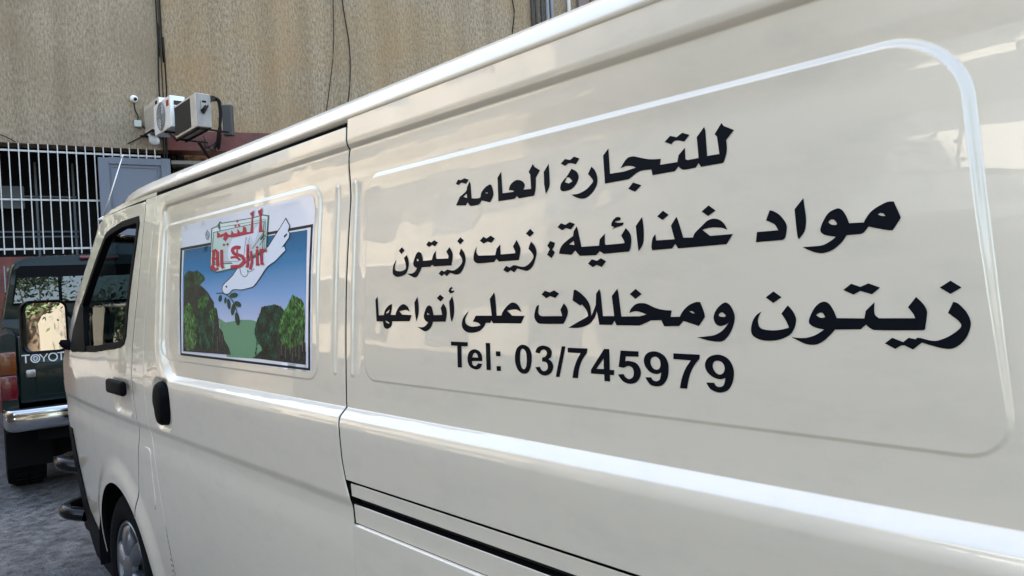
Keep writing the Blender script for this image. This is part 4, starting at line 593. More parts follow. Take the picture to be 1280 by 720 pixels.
STICKER = [
 (1,'black','-25872,15658 -16364,15635 -16409,11958 -25657,11945|-25682,15563 -16470,15564 -16508,12018 -25555,12026'),
 (1,'hill','-22319,13256 -21723,13113 -21570,13125 -21419,13137 -21270,13149 -21039,13168 -20776,13190 -20516,13202 -20213,13205 -19899,13199 -19639,13179 -19476,13141 -19339,13087 -19220,13026 -19028,12120 -21643,12070'),
 (2,'cliff','-25368,14472 -24633,14449 -23689,14263 -23198,14070 -22922,13895 -22653,13732 -22648,13556 -22405,13430 -22320,13306 -22190,12935 -21939,12817 -21816,12575 -21473,12343 -21339,12143 -25382,12094'),
 (3,'dkgreen','-25382,14665 -25255,14724 -25115,14779 -24973,14812 -24832,14808 -24684,14784 -24543,14767 -24419,14772 -24299,14783 -24181,14778 -23976,14730 -23745,14660 -23574,14597 -23518,14556 -23496,14510 -23493,14465 -23903,14321 -24147,14311 -24396,14300 -24623,14288 -24797,14276 -24971,14263 -25146,14248 -25346,14116'),
 (3,'midgreen','-24020,13825 -23927,13851 -23834,13876 -23741,13900 -23608,13940 -23462,13982 -23330,13996 -23208,13964 -23101,13904 -23053,13838 -23101,13766 -23208,13686 -23316,13611 -23400,13550 -23491,13490 -23586,13431 -23752,13476 -23905,13528 -24012,13589 -24053,13662 -24047,13744'),
 (3,'midgreen','-22975,13431 -22895,13490 -22804,13547 -22714,13582 -22619,13582 -22524,13561 -22453,13530 -22402,13487 -22374,13433 -22385,13380 -22487,13293 -22641,13194 -22771,13128 -22833,13126 -22898,13149 -22937,13177 -22961,13246 -22972,13338'),
 (3,'dkgreen2','-24147,13300 -23926,13420 -23680,13531 -23452,13586 -23246,13556 -23056,13473 -22907,13380 -22748,13248 -22606,13089 -22509,12930 -22453,12774 -22439,12616 -22512,12481 -22717,12369 -23012,12278 -23313,12226 -23612,12220 -23915,12254 -24148,12326 -24282,12447 -24345,12607 -24360,12769 -24326,12941 -24246,13122'),
 (4,'brightgreen','-25345,13569 -25203,13638 -25044,13700 -24894,13729 -24748,13708 -24610,13654 -24518,13592 -24403,13436 -24298,13234 -24216,13036 -24148,12854 -24100,12671 -24110,12511 -24195,12387 -24344,12267 -24514,12181 -24704,12141 -24928,12131 -25112,12158 -25232,12238 -25312,12355 -25350,12477 -25366,12784 -25358,13177'),
 (5,'trunk','-24884,13432 -24817,13432 -24810,12196 -24885,12194'),
 (5,'trunk','-25103,12890 -25035,12891 -25037,12134 -25113,12131'),
 (5,'trunk','-24432,12847 -24367,12849 -24368,12213 -24440,12210'),
 (5,'trunk','-22706,13129 -22647,13129 -22639,12778 -22705,12776'),
 (5,'trunk','-22190,12886 -22133,12887 -22129,12492 -22193,12490'),
 (5,'trunk','-22001,12742 -21945,12743 -21943,12400 -22006,12398'),
 (5,'trunk','-22381,12683 -22324,12685 -22326,12188 -22390,12186'),
 (5,'trunk','-23265,14046 -23203,14045 -23190,13891 -23258,13892'),
 (2,'dkgreen2','-19199,13561 -19071,13573 -18945,13583 -18819,13592 -18659,13607 -18487,13621 -18328,13621 -18186,13602 -18055,13570 -17946,13533 -17869,13495 -17809,13451 -17758,13405 -17527,13217 -16615,12416 -16640,12092 -19811,12118 -19596,12184 -19175,12358 -19239,12497 -19456,12595 -19533,12667 -19599,12741 -19639,12816 -19644,12892 -19623,12968 -19585,13043 -19508,13147 -19409,13260 -19325,13360 -19279,13427 -19238,13494'),
 (3,'cliff','-18228,12696 -16632,12658 -16644,12092 -18288,12112'),
 (4,'brightgreen','-17325,13863 -17262,13842 -17198,13822 -17132,13804 -17050,13789 -16961,13774 -16883,13753 -16814,13718 -16755,13675 -16718,13629 -16686,13514 -16665,13369 -16651,13223 -16675,12656 -16739,12631 -16807,12607 -16881,12589 -16973,12579 -17075,12573 -17173,12559 -17275,12520 -17378,12472 -17488,12444 -17613,12449 -17744,12475 -17853,12515 -17932,12573 -17990,12646 -18038,12722 -18084,12799 -18120,12880 -18131,12962 -18107,13045 -18060,13130 -18004,13213 -17945,13293 -17878,13372 -17805,13448 -17722,13519 -17632,13588 -17546,13657 -17469,13725 -17396,13794'),
 (5,'trunk','-17482,12924 -17437,12925 -17441,12320 -17490,12318'),
 (5,'trunk','-16808,13120 -16765,13121 -16768,12410 -16815,12408'),
 (5,'trunk','-17171,12765 -17127,12766 -17131,12272 -17179,12270'),
 (5,'trunk','-17760,12539 -17714,12541 -17717,12203 -17767,12201'),
 (5,'trunk','-17993,12574 -17946,12576 -17947,12278 -17998,12276'),
 (5,'trunk','-16998,12565 -16955,12566 -16958,12198 -17006,12195'),
 (5,'trunk','-17354,12386 -17309,12388 -17311,12139 -17360,12137'),
 (5,'midgreen','-17711,13321 -17638,13397 -17556,13471 -17485,13510 -17421,13492 -17368,13440 -17348,13384 -17384,13301 -17455,13203 -17527,13133 -17584,13116 -17659,13115 -17710,13131 -17727,13180 -17723,13251'),
 (5,'midgreen','-17216,13509 -17129,13551 -17032,13586 -16954,13590 -16900,13541 -16866,13460 -16865,13385 -16917,13311 -17004,13240 -17082,13220 -17136,13282 -17182,13395'),
 (5,'midgreen','-17849,12896 -17774,12948 -17688,12995 -17618,13006 -17566,12957 -17529,12873 -17528,12798 -17586,12736 -17680,12681 -17758,12666 -17803,12715 -17831,12805'),
 (5,'midgreen','-17258,13053 -17154,13099 -17040,13138 -16951,13139 -16893,13079 -16860,12983 -16865,12895 -16931,12816 -17036,12743 -17127,12725 -17185,12797 -17228,12924'),
 (3,'dkgreen','-25000,14850 -24898,14831 -24905,14785 -25002,14775 -25023,14815'),
 (3,'dkgreen','-24774,14813 -24761,14773 -24841,14777 -24890,14799 -24847,14820'),
 (3,'dkgreen','-24729,14790 -24689,14806 -24633,14788 -24631,14749 -24727,14755'),
 (3,'dkgreen','-24543,14783 -24496,14770 -24523,14753 -24562,14757 -24597,14779'),
 (3,'dkgreen','-24340,14744 -24409,14759 -24395,14785 -24343,14799 -24312,14770'),
 (3,'dkgreen','-24145,14737 -24243,14758 -24261,14806 -24161,14817 -24119,14776'),
 (3,'dkgreen','-24033,14724 -24080,14728 -24103,14751 -24058,14768 -24023,14744'),
 (3,'dkgreen','-23960,14680 -24021,14714 -23951,14737 -23882,14716 -23883,14681'),
 (3,'dkgreen','-23724,14651 -23813,14646 -23893,14661 -23868,14704 -23787,14685'),
 (3,'dkgreen','-23737,14605 -23743,14642 -23697,14657 -23639,14639 -23632,14594'),
 (3,'dkgreen','-23588,14624 -23525,14608 -23544,14583 -23590,14580 -23620,14602'),
 (3,'dkgreen','-23462,14504 -23558,14493 -23625,14535 -23550,14554 -23457,14553'),
 (3,'dkgreen','-23511,14448 -23543,14470 -23499,14481 -23449,14474 -23464,14450'),
 (3,'dkgreen','-23606,14412 -23630,14430 -23606,14447 -23549,14443 -23539,14408'),
 (3,'dkgreen','-23641,14384 -23694,14373 -23734,14388 -23719,14407 -23671,14410'),
 (3,'dkgreen','-23866,14346 -23836,14377 -23751,14395 -23747,14350 -23790,14321'),
 (3,'dkgreen','-23836,14290 -23946,14280 -23987,14330 -23920,14364 -23852,14332'),
 (3,'dkgreen','-23941,14334 -24014,14342 -24042,14369 -23994,14397 -23921,14370'),
 (3,'dkgreen','-24151,14387 -24143,14437 -24033,14433 -24000,14391 -24062,14363'),
 (3,'dkgreen','-24195,14421 -24213,14452 -24158,14462 -24117,14444 -24137,14425'),
 (3,'dkgreen','-24248,14459 -24295,14477 -24267,14496 -24216,14497 -24200,14471'),
 (3,'dkgreen','-24395,14553 -24303,14547 -24252,14511 -24325,14493 -24399,14510'),
 (3,'dkgreen','-24462,14589 -24364,14595 -24343,14545 -24425,14525 -24474,14558'),
 (3,'dkgreen','-24505,14570 -24572,14594 -24568,14633 -24478,14630 -24436,14592'),
 (3,'dkgreen','-24655,14666 -24581,14672 -24554,14640 -24586,14613 -24662,14630'),
 (3,'dkgreen','-24609,14701 -24642,14659 -24729,14657 -24753,14693 -24711,14727'),
 (3,'dkgreen','-24882,14719 -24849,14768 -24729,14761 -24721,14714 -24786,14681'),
 (3,'dkgreen','-24926,14794 -24845,14797 -24799,14758 -24869,14735 -24952,14758'),
 (3,'midgreen','-23999,13811 -24044,13810 -24049,13830 -24020,13845 -23982,13830'),
 (3,'midgreen','-23909,13859 -23896,13873 -23863,13873 -23848,13857 -23879,13849'),
 (3,'midgreen','-23698,13895 -23736,13880 -23784,13891 -23773,13917 -23722,13914'),
 (3,'midgreen','-23562,13923 -23615,13893 -23697,13904 -23686,13941 -23608,13967'),
 (3,'midgreen','-23478,13942 -23529,13930 -23584,13939 -23567,13966 -23507,13970'),
 (3,'midgreen','-23418,14008 -23334,13976 -23393,13933 -23486,13949 -23487,13988'),
 (3,'midgreen','-23411,14007 -23338,14036 -23268,14007 -23293,13975 -23371,13965'),
 (3,'midgreen','-23232,13946 -23272,13940 -23286,13957 -23272,13973 -23226,13968'),
 (3,'midgreen','-23227,13907 -23226,13931 -23166,13947 -23143,13914 -23174,13885'),
 (3,'midgreen','-23183,13891 -23112,13926 -23046,13883 -23085,13846 -23168,13854'),
 (3,'midgreen','-23122,13833 -23094,13872 -23013,13859 -22973,13819 -23061,13801'),
 (3,'midgreen','-23190,13864 -23157,13841 -23158,13817 -23211,13821 -23248,13846'),
 (3,'midgreen','-23316,13806 -23374,13825 -23389,13870 -23293,13860 -23247,13826'),
 (3,'midgreen','-23508,13853 -23435,13861 -23417,13830 -23445,13801 -23503,13821'),
 (3,'midgreen','-23621,13809 -23661,13836 -23611,13859 -23550,13843 -23546,13807'),
 (3,'midgreen','-23684,13823 -23730,13800 -23814,13814 -23793,13858 -23704,13855'),
 (3,'midgreen','-23880,13843 -23842,13833 -23852,13812 -23899,13812 -23913,13832'),
 (3,'midgreen','-23023,13406 -23062,13450 -22969,13460 -22910,13437 -22927,13392'),
 (3,'midgreen','-22897,13487 -22874,13469 -22899,13454 -22944,13456 -22947,13482'),
 (3,'midgreen','-22883,13501 -22866,13522 -22822,13520 -22814,13501 -22845,13486'),
 (3,'midgreen','-22724,13532 -22786,13503 -22862,13536 -22820,13577 -22747,13562'),
 (3,'midgreen','-22633,13598 -22663,13554 -22737,13562 -22795,13591 -22720,13608'),
 (3,'midgreen','-22523,13574 -22545,13541 -22602,13531 -22664,13558 -22596,13578'),
 (3,'midgreen','-22490,13516 -22507,13548 -22442,13550 -22408,13531 -22433,13505'),
 (3,'midgreen','-22395,13474 -22431,13460 -22473,13474 -22445,13491 -22409,13493'),
 (3,'midgreen','-22449,13440 -22400,13459 -22365,13434 -22392,13416 -22444,13412'),
 (3,'midgreen','-22417,13392 -22370,13403 -22344,13380 -22373,13361 -22412,13371'),
 (3,'midgreen','-22497,13358 -22556,13380 -22529,13407 -22475,13410 -22450,13384'),
 (3,'midgreen','-22581,13368 -22669,13374 -22662,13410 -22609,13436 -22570,13405'),
 (3,'midgreen','-22766,13417 -22731,13434 -22699,13414 -22719,13396 -22767,13394'),
 (3,'midgreen','-22864,13431 -22835,13429 -22817,13409 -22864,13403 -22883,13420'),
 (2,'dkgreen2','-19169,13569 -19174,13547 -19210,13551 -19232,13565 -19203,13576'),
 (2,'dkgreen2','-19118,13551 -19134,13571 -19110,13586 -19080,13576 -19072,13554'),
 (2,'dkgreen2','-19002,13602 -18948,13583 -18983,13553 -19043,13556 -19055,13589'),
 (2,'dkgreen2','-18940,13570 -18945,13594 -18906,13607 -18877,13587 -18883,13552'),
 (2,'dkgreen2','-18823,13608 -18781,13602 -18781,13571 -18839,13570 -18859,13596'),
 (2,'dkgreen2','-18693,13588 -18728,13581 -18757,13598 -18732,13618 -18678,13615'),
 (2,'dkgreen2','-18619,13590 -18642,13600 -18637,13615 -18607,13616 -18591,13600'),
 (2,'dkgreen2','-18504,13618 -18493,13601 -18527,13594 -18550,13608 -18532,13623'),
 (2,'dkgreen2','-18375,13592 -18443,13590 -18489,13619 -18441,13652 -18387,13628'),
 (2,'dkgreen2','-18302,13619 -18324,13609 -18354,13614 -18357,13638 -18315,13636'),
 (2,'dkgreen2','-18259,13594 -18256,13617 -18208,13617 -18205,13594 -18230,13583'),
 (2,'dkgreen2','-18094,13594 -18098,13562 -18153,13544 -18167,13577 -18146,13595'),
 (2,'dkgreen2','-18067,13543 -18084,13571 -18023,13591 -17989,13556 -18024,13531'),
 (2,'dkgreen2','-17915,13525 -17948,13518 -17979,13529 -17955,13542 -17931,13542'),
 (2,'dkgreen2','-17895,13483 -17901,13496 -17878,13503 -17861,13492 -17875,13481'),
 (2,'dkgreen2','-18393,13481 -18393,13466 -18422,13464 -18437,13479 -18414,13486'),
 (2,'dkgreen2','-18477,13474 -18522,13463 -18545,13487 -18520,13510 -18483,13496'),
 (2,'dkgreen2','-18629,13498 -18610,13511 -18583,13503 -18583,13487 -18615,13482'),
 (2,'dkgreen2','-18716,13478 -18771,13506 -18717,13532 -18668,13522 -18659,13492'),
 (2,'dkgreen2','-18802,13537 -18776,13523 -18785,13509 -18810,13509 -18822,13521'),
 (2,'dkgreen2','-18923,13520 -18916,13537 -18891,13539 -18866,13528 -18893,13518'),
 (2,'dkgreen2','-19002,13523 -19021,13538 -19012,13555 -18978,13551 -18963,13530'),
 (2,'dkgreen2','-19067,13572 -19047,13540 -19099,13524 -19141,13544 -19130,13576'),
 (2,'dkgreen2','-19276,13377 -19281,13341 -19341,13339 -19387,13363 -19336,13385'),
 (2,'dkgreen2','-19339,13311 -19364,13301 -19396,13311 -19376,13328 -19348,13325'),
 (2,'dkgreen2','-19436,13274 -19403,13291 -19361,13280 -19365,13251 -19432,13238'),
 (2,'dkgreen2','-19480,13239 -19423,13256 -19380,13229 -19413,13198 -19467,13210'),
 (2,'dkgreen2','-19459,13209 -19437,13181 -19454,13155 -19502,13167 -19520,13195'),
 (2,'dkgreen2','-19469,13152 -19484,13125 -19521,13115 -19565,13133 -19524,13156'),
 (2,'dkgreen2','-19592,13076 -19588,13109 -19528,13110 -19491,13086 -19539,13065'),
 (2,'dkgreen2','-19581,13059 -19564,13045 -19567,13024 -19601,13035 -19614,13051'),
 (2,'dkgreen2','-19573,13017 -19560,12993 -19594,12978 -19630,12991 -19625,13017'),
 (2,'dkgreen2','-19613,12970 -19575,12963 -19582,12941 -19628,12926 -19656,12955'),
 (2,'dkgreen2','-19664,12922 -19606,12931 -19545,12911 -19595,12878 -19649,12893'),
 (2,'dkgreen2','-19597,12851 -19640,12840 -19654,12861 -19642,12881 -19604,12872'),
 (2,'dkgreen2','-19613,12844 -19576,12812 -19631,12791 -19671,12807 -19676,12835'),
 (2,'dkgreen2','-19582,12750 -19633,12755 -19631,12779 -19595,12794 -19557,12776'),
 (2,'dkgreen2','-19585,12747 -19524,12751 -19517,12716 -19573,12697 -19615,12721'),
 (2,'dkgreen2','-19591,12684 -19539,12707 -19482,12700 -19485,12664 -19549,12656'),
 (2,'dkgreen2','-19468,12633 -19498,12621 -19531,12635 -19512,12659 -19462,12656'),
 (2,'dkgreen2','-19431,12607 -19419,12584 -19463,12581 -19500,12592 -19472,12616'),
 (2,'dkgreen2','-19340,12593 -19312,12550 -19387,12523 -19448,12550 -19411,12584'),
 (2,'dkgreen2','-19288,12546 -19255,12520 -19313,12504 -19352,12522 -19328,12542'),
 (2,'dkgreen2','-19218,12476 -19275,12475 -19286,12507 -19233,12520 -19203,12502'),
 (2,'dkgreen2','-19275,12337 -19236,12339 -19232,12320 -19261,12304 -19281,12320'),
 (2,'dkgreen2','-19344,12267 -19388,12280 -19358,12302 -19316,12308 -19300,12283'),
 (2,'dkgreen2','-19392,12249 -19429,12232 -19468,12247 -19447,12272 -19405,12269'),
 (2,'dkgreen2','-19565,12218 -19521,12238 -19480,12232 -19475,12206 -19530,12190'),
 (2,'dkgreen2','-19571,12183 -19592,12166 -19629,12174 -19614,12194 -19583,12197'),
 (2,'dkgreen2','-19625,12248 -19561,12258 -19550,12229 -19575,12205 -19637,12211'),
 (2,'dkgreen2','-19600,12235 -19642,12273 -19595,12316 -19530,12293 -19517,12254'),
 (2,'dkgreen2','-19604,12313 -19588,12341 -19534,12341 -19522,12315 -19564,12297'),
 (2,'dkgreen2','-19504,12350 -19569,12337 -19612,12364 -19569,12396 -19504,12386'),
 (2,'dkgreen2','-19482,12433 -19479,12386 -19558,12389 -19585,12413 -19550,12435'),
 (2,'dkgreen2','-19550,12443 -19565,12464 -19527,12479 -19505,12462 -19511,12444'),
 (2,'dkgreen2','-19540,12488 -19565,12511 -19515,12526 -19467,12512 -19493,12483'),
 (2,'dkgreen2','-19470,12564 -19449,12527 -19531,12511 -19562,12547 -19520,12572'),
 (2,'dkgreen2','-19524,12569 -19552,12599 -19499,12616 -19461,12603 -19468,12576'),
 (2,'dkgreen2','-19484,12669 -19442,12647 -19459,12619 -19526,12610 -19536,12647'),
 (2,'dkgreen2','-19494,12677 -19501,12694 -19469,12695 -19451,12685 -19469,12674'),
 (2,'dkgreen2','-19422,12740 -19439,12713 -19496,12703 -19496,12733 -19467,12751'),
 (2,'dkgreen2','-19387,12775 -19440,12749 -19486,12763 -19492,12790 -19435,12803'),
 (2,'dkgreen2','-19472,12819 -19455,12837 -19402,12839 -19411,12809 -19455,12799'),
 (2,'dkgreen2','-19438,12845 -19466,12861 -19448,12879 -19420,12874 -19409,12860'),
 (2,'dkgreen2','-19475,12893 -19477,12935 -19399,12941 -19363,12909 -19415,12891'),
 (2,'dkgreen2','-19416,12969 -19382,12963 -19391,12943 -19431,12939 -19438,12958'),
 (2,'dkgreen2','-19417,13043 -19360,13014 -19349,12973 -19430,12971 -19487,13006'),
 (2,'dkgreen2','-19377,13015 -19438,13029 -19442,13066 -19374,13074 -19323,13045'),
 (2,'dkgreen2','-19367,13077 -19398,13082 -19410,13096 -19381,13112 -19346,13096'),
 (2,'dkgreen2','-19333,13134 -19364,13113 -19405,13126 -19392,13145 -19362,13150'),
 (2,'dkgreen2','-19330,13195 -19324,13167 -19380,13151 -19415,13180 -19388,13217'),
 (2,'dkgreen2','-19356,13242 -19316,13234 -19320,13204 -19378,13205 -19382,13230'),
 (2,'dkgreen2','-19366,13280 -19333,13284 -19314,13269 -19337,13254 -19378,13260'),
 (2,'dkgreen2','-19363,13320 -19336,13335 -19297,13323 -19318,13304 -19354,13300'),
 (4,'brightgreen','-17280,13861 -17315,13843 -17356,13851 -17356,13878 -17309,13887'),
 (4,'brightgreen','-17274,13842 -17269,13853 -17247,13850 -17248,13839 -17263,13833'),
 (4,'brightgreen','-17224,13840 -17184,13838 -17165,13820 -17190,13803 -17231,13813'),
 (4,'brightgreen','-17097,13811 -17111,13788 -17163,13777 -17163,13809 -17135,13828'),
 (4,'brightgreen','-17105,13792 -17084,13818 -17043,13801 -17038,13776 -17085,13766'),
 (4,'brightgreen','-17018,13767 -17030,13781 -17009,13789 -16987,13783 -16996,13771'),
 (4,'brightgreen','-16952,13757 -16972,13768 -16947,13776 -16929,13770 -16927,13755'),
 (4,'brightgreen','-16882,13726 -16921,13746 -16904,13770 -16860,13772 -16854,13747'),
 (4,'brightgreen','-16840,13734 -16821,13717 -16850,13710 -16870,13718 -16864,13730'),
 (4,'brightgreen','-16846,13694 -16824,13706 -16781,13701 -16797,13674 -16845,13667'),
 (4,'brightgreen','-16804,13663 -16790,13673 -16771,13662 -16780,13649 -16801,13653'),
 (4,'brightgreen','-16737,13618 -16777,13603 -16791,13630 -16769,13646 -16727,13642'),
 (4,'brightgreen','-16787,13668 -16787,13645 -16811,13627 -16851,13643 -16826,13662'),
 (4,'brightgreen','-16860,13651 -16884,13666 -16888,13692 -16840,13689 -16816,13662'),
 (4,'brightgreen','-16897,13680 -16926,13680 -16950,13699 -16912,13706 -16891,13696'),
 (4,'brightgreen','-16939,13706 -16967,13695 -16993,13710 -16973,13724 -16948,13721'),
 (4,'brightgreen','-17031,13749 -16993,13749 -16976,13725 -17014,13720 -17039,13730'),
 (4,'brightgreen','-17105,13758 -17073,13774 -17036,13766 -17042,13744 -17079,13735'),
 (4,'brightgreen','-17121,13760 -17150,13775 -17132,13796 -17080,13796 -17086,13766'),
 (4,'brightgreen','-17203,13816 -17159,13812 -17127,13796 -17160,13780 -17190,13790'),
 (4,'brightgreen','-17207,13840 -17195,13819 -17207,13793 -17247,13809 -17250,13834'),
 (4,'brightgreen','-17271,13820 -17304,13835 -17289,13854 -17257,13854 -17231,13833'),
 (4,'brightgreen','-17344,13854 -17327,13839 -17352,13828 -17394,13833 -17383,13860'),
 (4,'brightgreen','-17427,13804 -17411,13829 -17366,13820 -17366,13796 -17403,13779'),
 (4,'brightgreen','-17407,13758 -17443,13747 -17470,13770 -17440,13785 -17413,13776'),
 (4,'brightgreen','-17435,13715 -17480,13715 -17526,13734 -17481,13756 -17435,13744'),
 (4,'brightgreen','-17547,13699 -17512,13711 -17486,13700 -17486,13682 -17525,13675'),
 (4,'brightgreen','-17579,13672 -17536,13673 -17506,13656 -17536,13638 -17567,13649'),
 (4,'brightgreen','-17570,13631 -17569,13615 -17597,13605 -17614,13622 -17597,13636'),
 (4,'brightgreen','-17638,13602 -17606,13597 -17604,13574 -17643,13570 -17654,13589'),
 (4,'brightgreen','-17692,13569 -17661,13562 -17639,13544 -17676,13541 -17696,13550'),
 (4,'brightgreen','-17742,13511 -17740,13531 -17709,13528 -17689,13515 -17715,13507'),
 (4,'brightgreen','-17758,13463 -17786,13477 -17789,13503 -17745,13497 -17717,13476'),
 (4,'brightgreen','-17837,13456 -17802,13466 -17765,13453 -17783,13427 -17823,13436'),
 (4,'brightgreen','-17825,13421 -17808,13405 -17835,13392 -17877,13400 -17854,13419'),
 (4,'brightgreen','-17879,13396 -17846,13377 -17832,13349 -17886,13352 -17921,13374'),
 (4,'brightgreen','-17945,13314 -17941,13347 -17892,13351 -17856,13331 -17891,13308'),
 (4,'brightgreen','-17981,13307 -17930,13310 -17894,13294 -17926,13277 -17975,13273'),
 (4,'brightgreen','-17961,13269 -17924,13253 -17956,13229 -17997,13241 -17999,13264'),
 (4,'brightgreen','-17987,13235 -17943,13211 -17991,13183 -18043,13200 -18045,13233'),
 (4,'brightgreen','-18022,13163 -18053,13169 -18037,13189 -17998,13189 -17993,13168'),
 (4,'brightgreen','-18048,13112 -18070,13133 -18051,13155 -18005,13150 -18009,13124'),
 (4,'brightgreen','-18022,13088 -18058,13066 -18086,13090 -18071,13110 -18037,13108'),
 (4,'brightgreen','-18038,13042 -18086,13033 -18126,13056 -18086,13080 -18036,13071'),
 (4,'brightgreen','-18088,13033 -18064,13021 -18074,13003 -18107,13005 -18116,13022'),
 (4,'brightgreen','-18134,12986 -18092,13010 -18045,12980 -18093,12958 -18133,12964'),
 (4,'brightgreen','-18072,12931 -18104,12927 -18124,12940 -18104,12952 -18072,12952'),
 (4,'brightgreen','-18097,12920 -18067,12913 -18053,12891 -18099,12882 -18123,12903'),
 (4,'brightgreen','-18099,12856 -18101,12875 -18073,12879 -18048,12870 -18063,12850'),
 (4,'brightgreen','-18046,12856 -18018,12828 -18058,12802 -18116,12815 -18104,12850'),
 (4,'brightgreen','-18084,12810 -18036,12817 -18018,12791 -18053,12776 -18083,12787'),
 (4,'brightgreen','-18045,12738 -18083,12749 -18064,12769 -18030,12775 -18009,12754'),
 (4,'brightgreen','-18008,12712 -18046,12705 -18063,12720 -18048,12737 -18020,12731'),
 (4,'brightgreen','-18024,12680 -18021,12693 -17997,12703 -17970,12688 -17998,12669'),
 (4,'brightgreen','-17959,12662 -17955,12646 -17980,12640 -17999,12651 -17990,12670'),
 (4,'brightgreen','-17996,12608 -17969,12637 -17910,12644 -17901,12610 -17947,12592'),
 (4,'brightgreen','-17937,12575 -17941,12595 -17906,12596 -17890,12584 -17906,12565'),
 (4,'brightgreen','-17904,12549 -17890,12565 -17860,12558 -17870,12543 -17895,12533'),
 (4,'brightgreen','-17869,12492 -17894,12514 -17861,12531 -17821,12528 -17833,12506'),
 (4,'brightgreen','-17803,12542 -17848,12524 -17879,12547 -17850,12564 -17812,12567'),
 (4,'brightgreen','-17849,12580 -17846,12599 -17809,12606 -17799,12587 -17818,12566'),
 (4,'brightgreen','-17814,12612 -17836,12622 -17827,12644 -17792,12635 -17791,12619'),
 (4,'brightgreen','-17776,12669 -17773,12652 -17804,12646 -17833,12660 -17805,12678'),
 (4,'brightgreen','-17771,12709 -17753,12696 -17778,12683 -17810,12688 -17795,12704'),
 (4,'brightgreen','-17771,12719 -17803,12729 -17781,12748 -17749,12745 -17741,12727'),
 (4,'brightgreen','-17796,12776 -17755,12799 -17708,12781 -17728,12751 -17778,12749'),
 (4,'brightgreen','-17769,12796 -17757,12815 -17729,12819 -17711,12805 -17734,12790'),
 (4,'brightgreen','-17755,12833 -17739,12850 -17716,12853 -17694,12840 -17721,12822'),
 (4,'brightgreen','-17688,12872 -17716,12866 -17739,12876 -17719,12887 -17694,12888'),
 (4,'brightgreen','-17711,12898 -17726,12916 -17705,12934 -17668,12925 -17676,12904'),
 (4,'brightgreen','-17662,12929 -17712,12933 -17729,12962 -17680,12970 -17628,12958'),
 (4,'brightgreen','-17671,13011 -17630,12995 -17652,12973 -17694,12968 -17712,12994'),
 (4,'brightgreen','-17664,13040 -17635,13031 -17640,13015 -17665,13012 -17682,13024'),
 (4,'brightgreen','-17673,13043 -17687,13073 -17633,13085 -17592,13063 -17624,13035'),
 (4,'brightgreen','-17593,13091 -17626,13076 -17653,13089 -17650,13108 -17613,13111'),
 (4,'brightgreen','-17588,13150 -17586,13125 -17618,13112 -17654,13125 -17631,13145'),
 (4,'brightgreen','-17557,13160 -17601,13144 -17648,13157 -17623,13182 -17581,13186'),
 (4,'brightgreen','-17588,13226 -17544,13211 -17570,13187 -17611,13186 -17626,13210'),
 (4,'brightgreen','-17588,13216 -17610,13238 -17587,13258 -17524,13261 -17529,13220'),
 (4,'brightgreen','-17546,13305 -17523,13275 -17550,13254 -17594,13260 -17590,13285'),
 (4,'brightgreen','-17559,13325 -17535,13317 -17528,13303 -17557,13291 -17583,13309'),
 (4,'brightgreen','-17553,13375 -17501,13361 -17504,13333 -17549,13322 -17571,13345'),
 (4,'brightgreen','-17418,13653 -17435,13663 -17429,13674 -17407,13675 -17398,13662'),
 (4,'brightgreen','-17463,13695 -17434,13729 -17373,13723 -17368,13691 -17410,13676'),
 (4,'brightgreen','-17424,13751 -17381,13756 -17367,13736 -17387,13723 -17411,13730'),
 (4,'brightgreen','-17375,13757 -17409,13763 -17404,13784 -17369,13788 -17339,13769'),
 (4,'brightgreen','-17372,13782 -17398,13804 -17392,13832 -17349,13819 -17332,13797'),
 (4,'brightgreen','-25213,13623 -25128,13616 -25135,13577 -25213,13565 -25238,13596'),
 (4,'brightgreen','-25131,13634 -25111,13651 -25066,13658 -25056,13636 -25090,13622'),
 (4,'brightgreen','-24978,13705 -24935,13684 -24974,13659 -25041,13669 -25032,13698'),
 (4,'brightgreen','-24938,13722 -24923,13747 -24874,13741 -24853,13722 -24893,13708'),
 (4,'brightgreen','-24756,13680 -24806,13682 -24839,13694 -24810,13709 -24777,13702'),
 (4,'brightgreen','-24681,13645 -24738,13640 -24734,13665 -24704,13678 -24657,13666'),
 (4,'brightgreen','-24563,13623 -24600,13603 -24675,13610 -24653,13643 -24591,13646'),
 (4,'brightgreen','-24556,13588 -24548,13614 -24479,13612 -24470,13582 -24521,13568'),
 (4,'brightgreen','-24433,13561 -24457,13532 -24516,13518 -24563,13548 -24505,13570'),
 (4,'brightgreen','-24504,13475 -24528,13508 -24467,13529 -24392,13509 -24426,13473'),
 (4,'brightgreen','-24464,13472 -24395,13473 -24380,13438 -24446,13432 -24511,13446'),
 (4,'brightgreen','-24456,13402 -24438,13424 -24382,13421 -24378,13398 -24421,13381'),
 (4,'brightgreen','-24454,13366 -24393,13379 -24336,13368 -24348,13336 -24409,13345'),
 (4,'brightgreen','-24412,13333 -24332,13344 -24286,13308 -24355,13291 -24420,13299'),
 (4,'brightgreen','-24377,13295 -24293,13289 -24275,13254 -24344,13248 -24392,13261'),
 (4,'brightgreen','-24248,13241 -24265,13203 -24341,13185 -24385,13220 -24337,13253'),
 (4,'brightgreen','-24259,13201 -24214,13169 -24280,13148 -24341,13162 -24335,13194'),
 (4,'brightgreen','-24196,13119 -24263,13106 -24316,13119 -24288,13141 -24240,13144'),
 (4,'brightgreen','-24245,13054 -24322,13072 -24270,13104 -24189,13109 -24174,13069'),
 (4,'brightgreen','-24274,13028 -24248,13057 -24178,13059 -24173,13029 -24217,13013'),
 (4,'brightgreen','-24219,12969 -24254,12987 -24216,13003 -24180,12997 -24179,12980'),
 (4,'brightgreen','-24237,12935 -24228,12962 -24166,12958 -24155,12934 -24198,12909'),
 (4,'brightgreen','-24222,12882 -24212,12903 -24167,12911 -24155,12891 -24177,12872'),
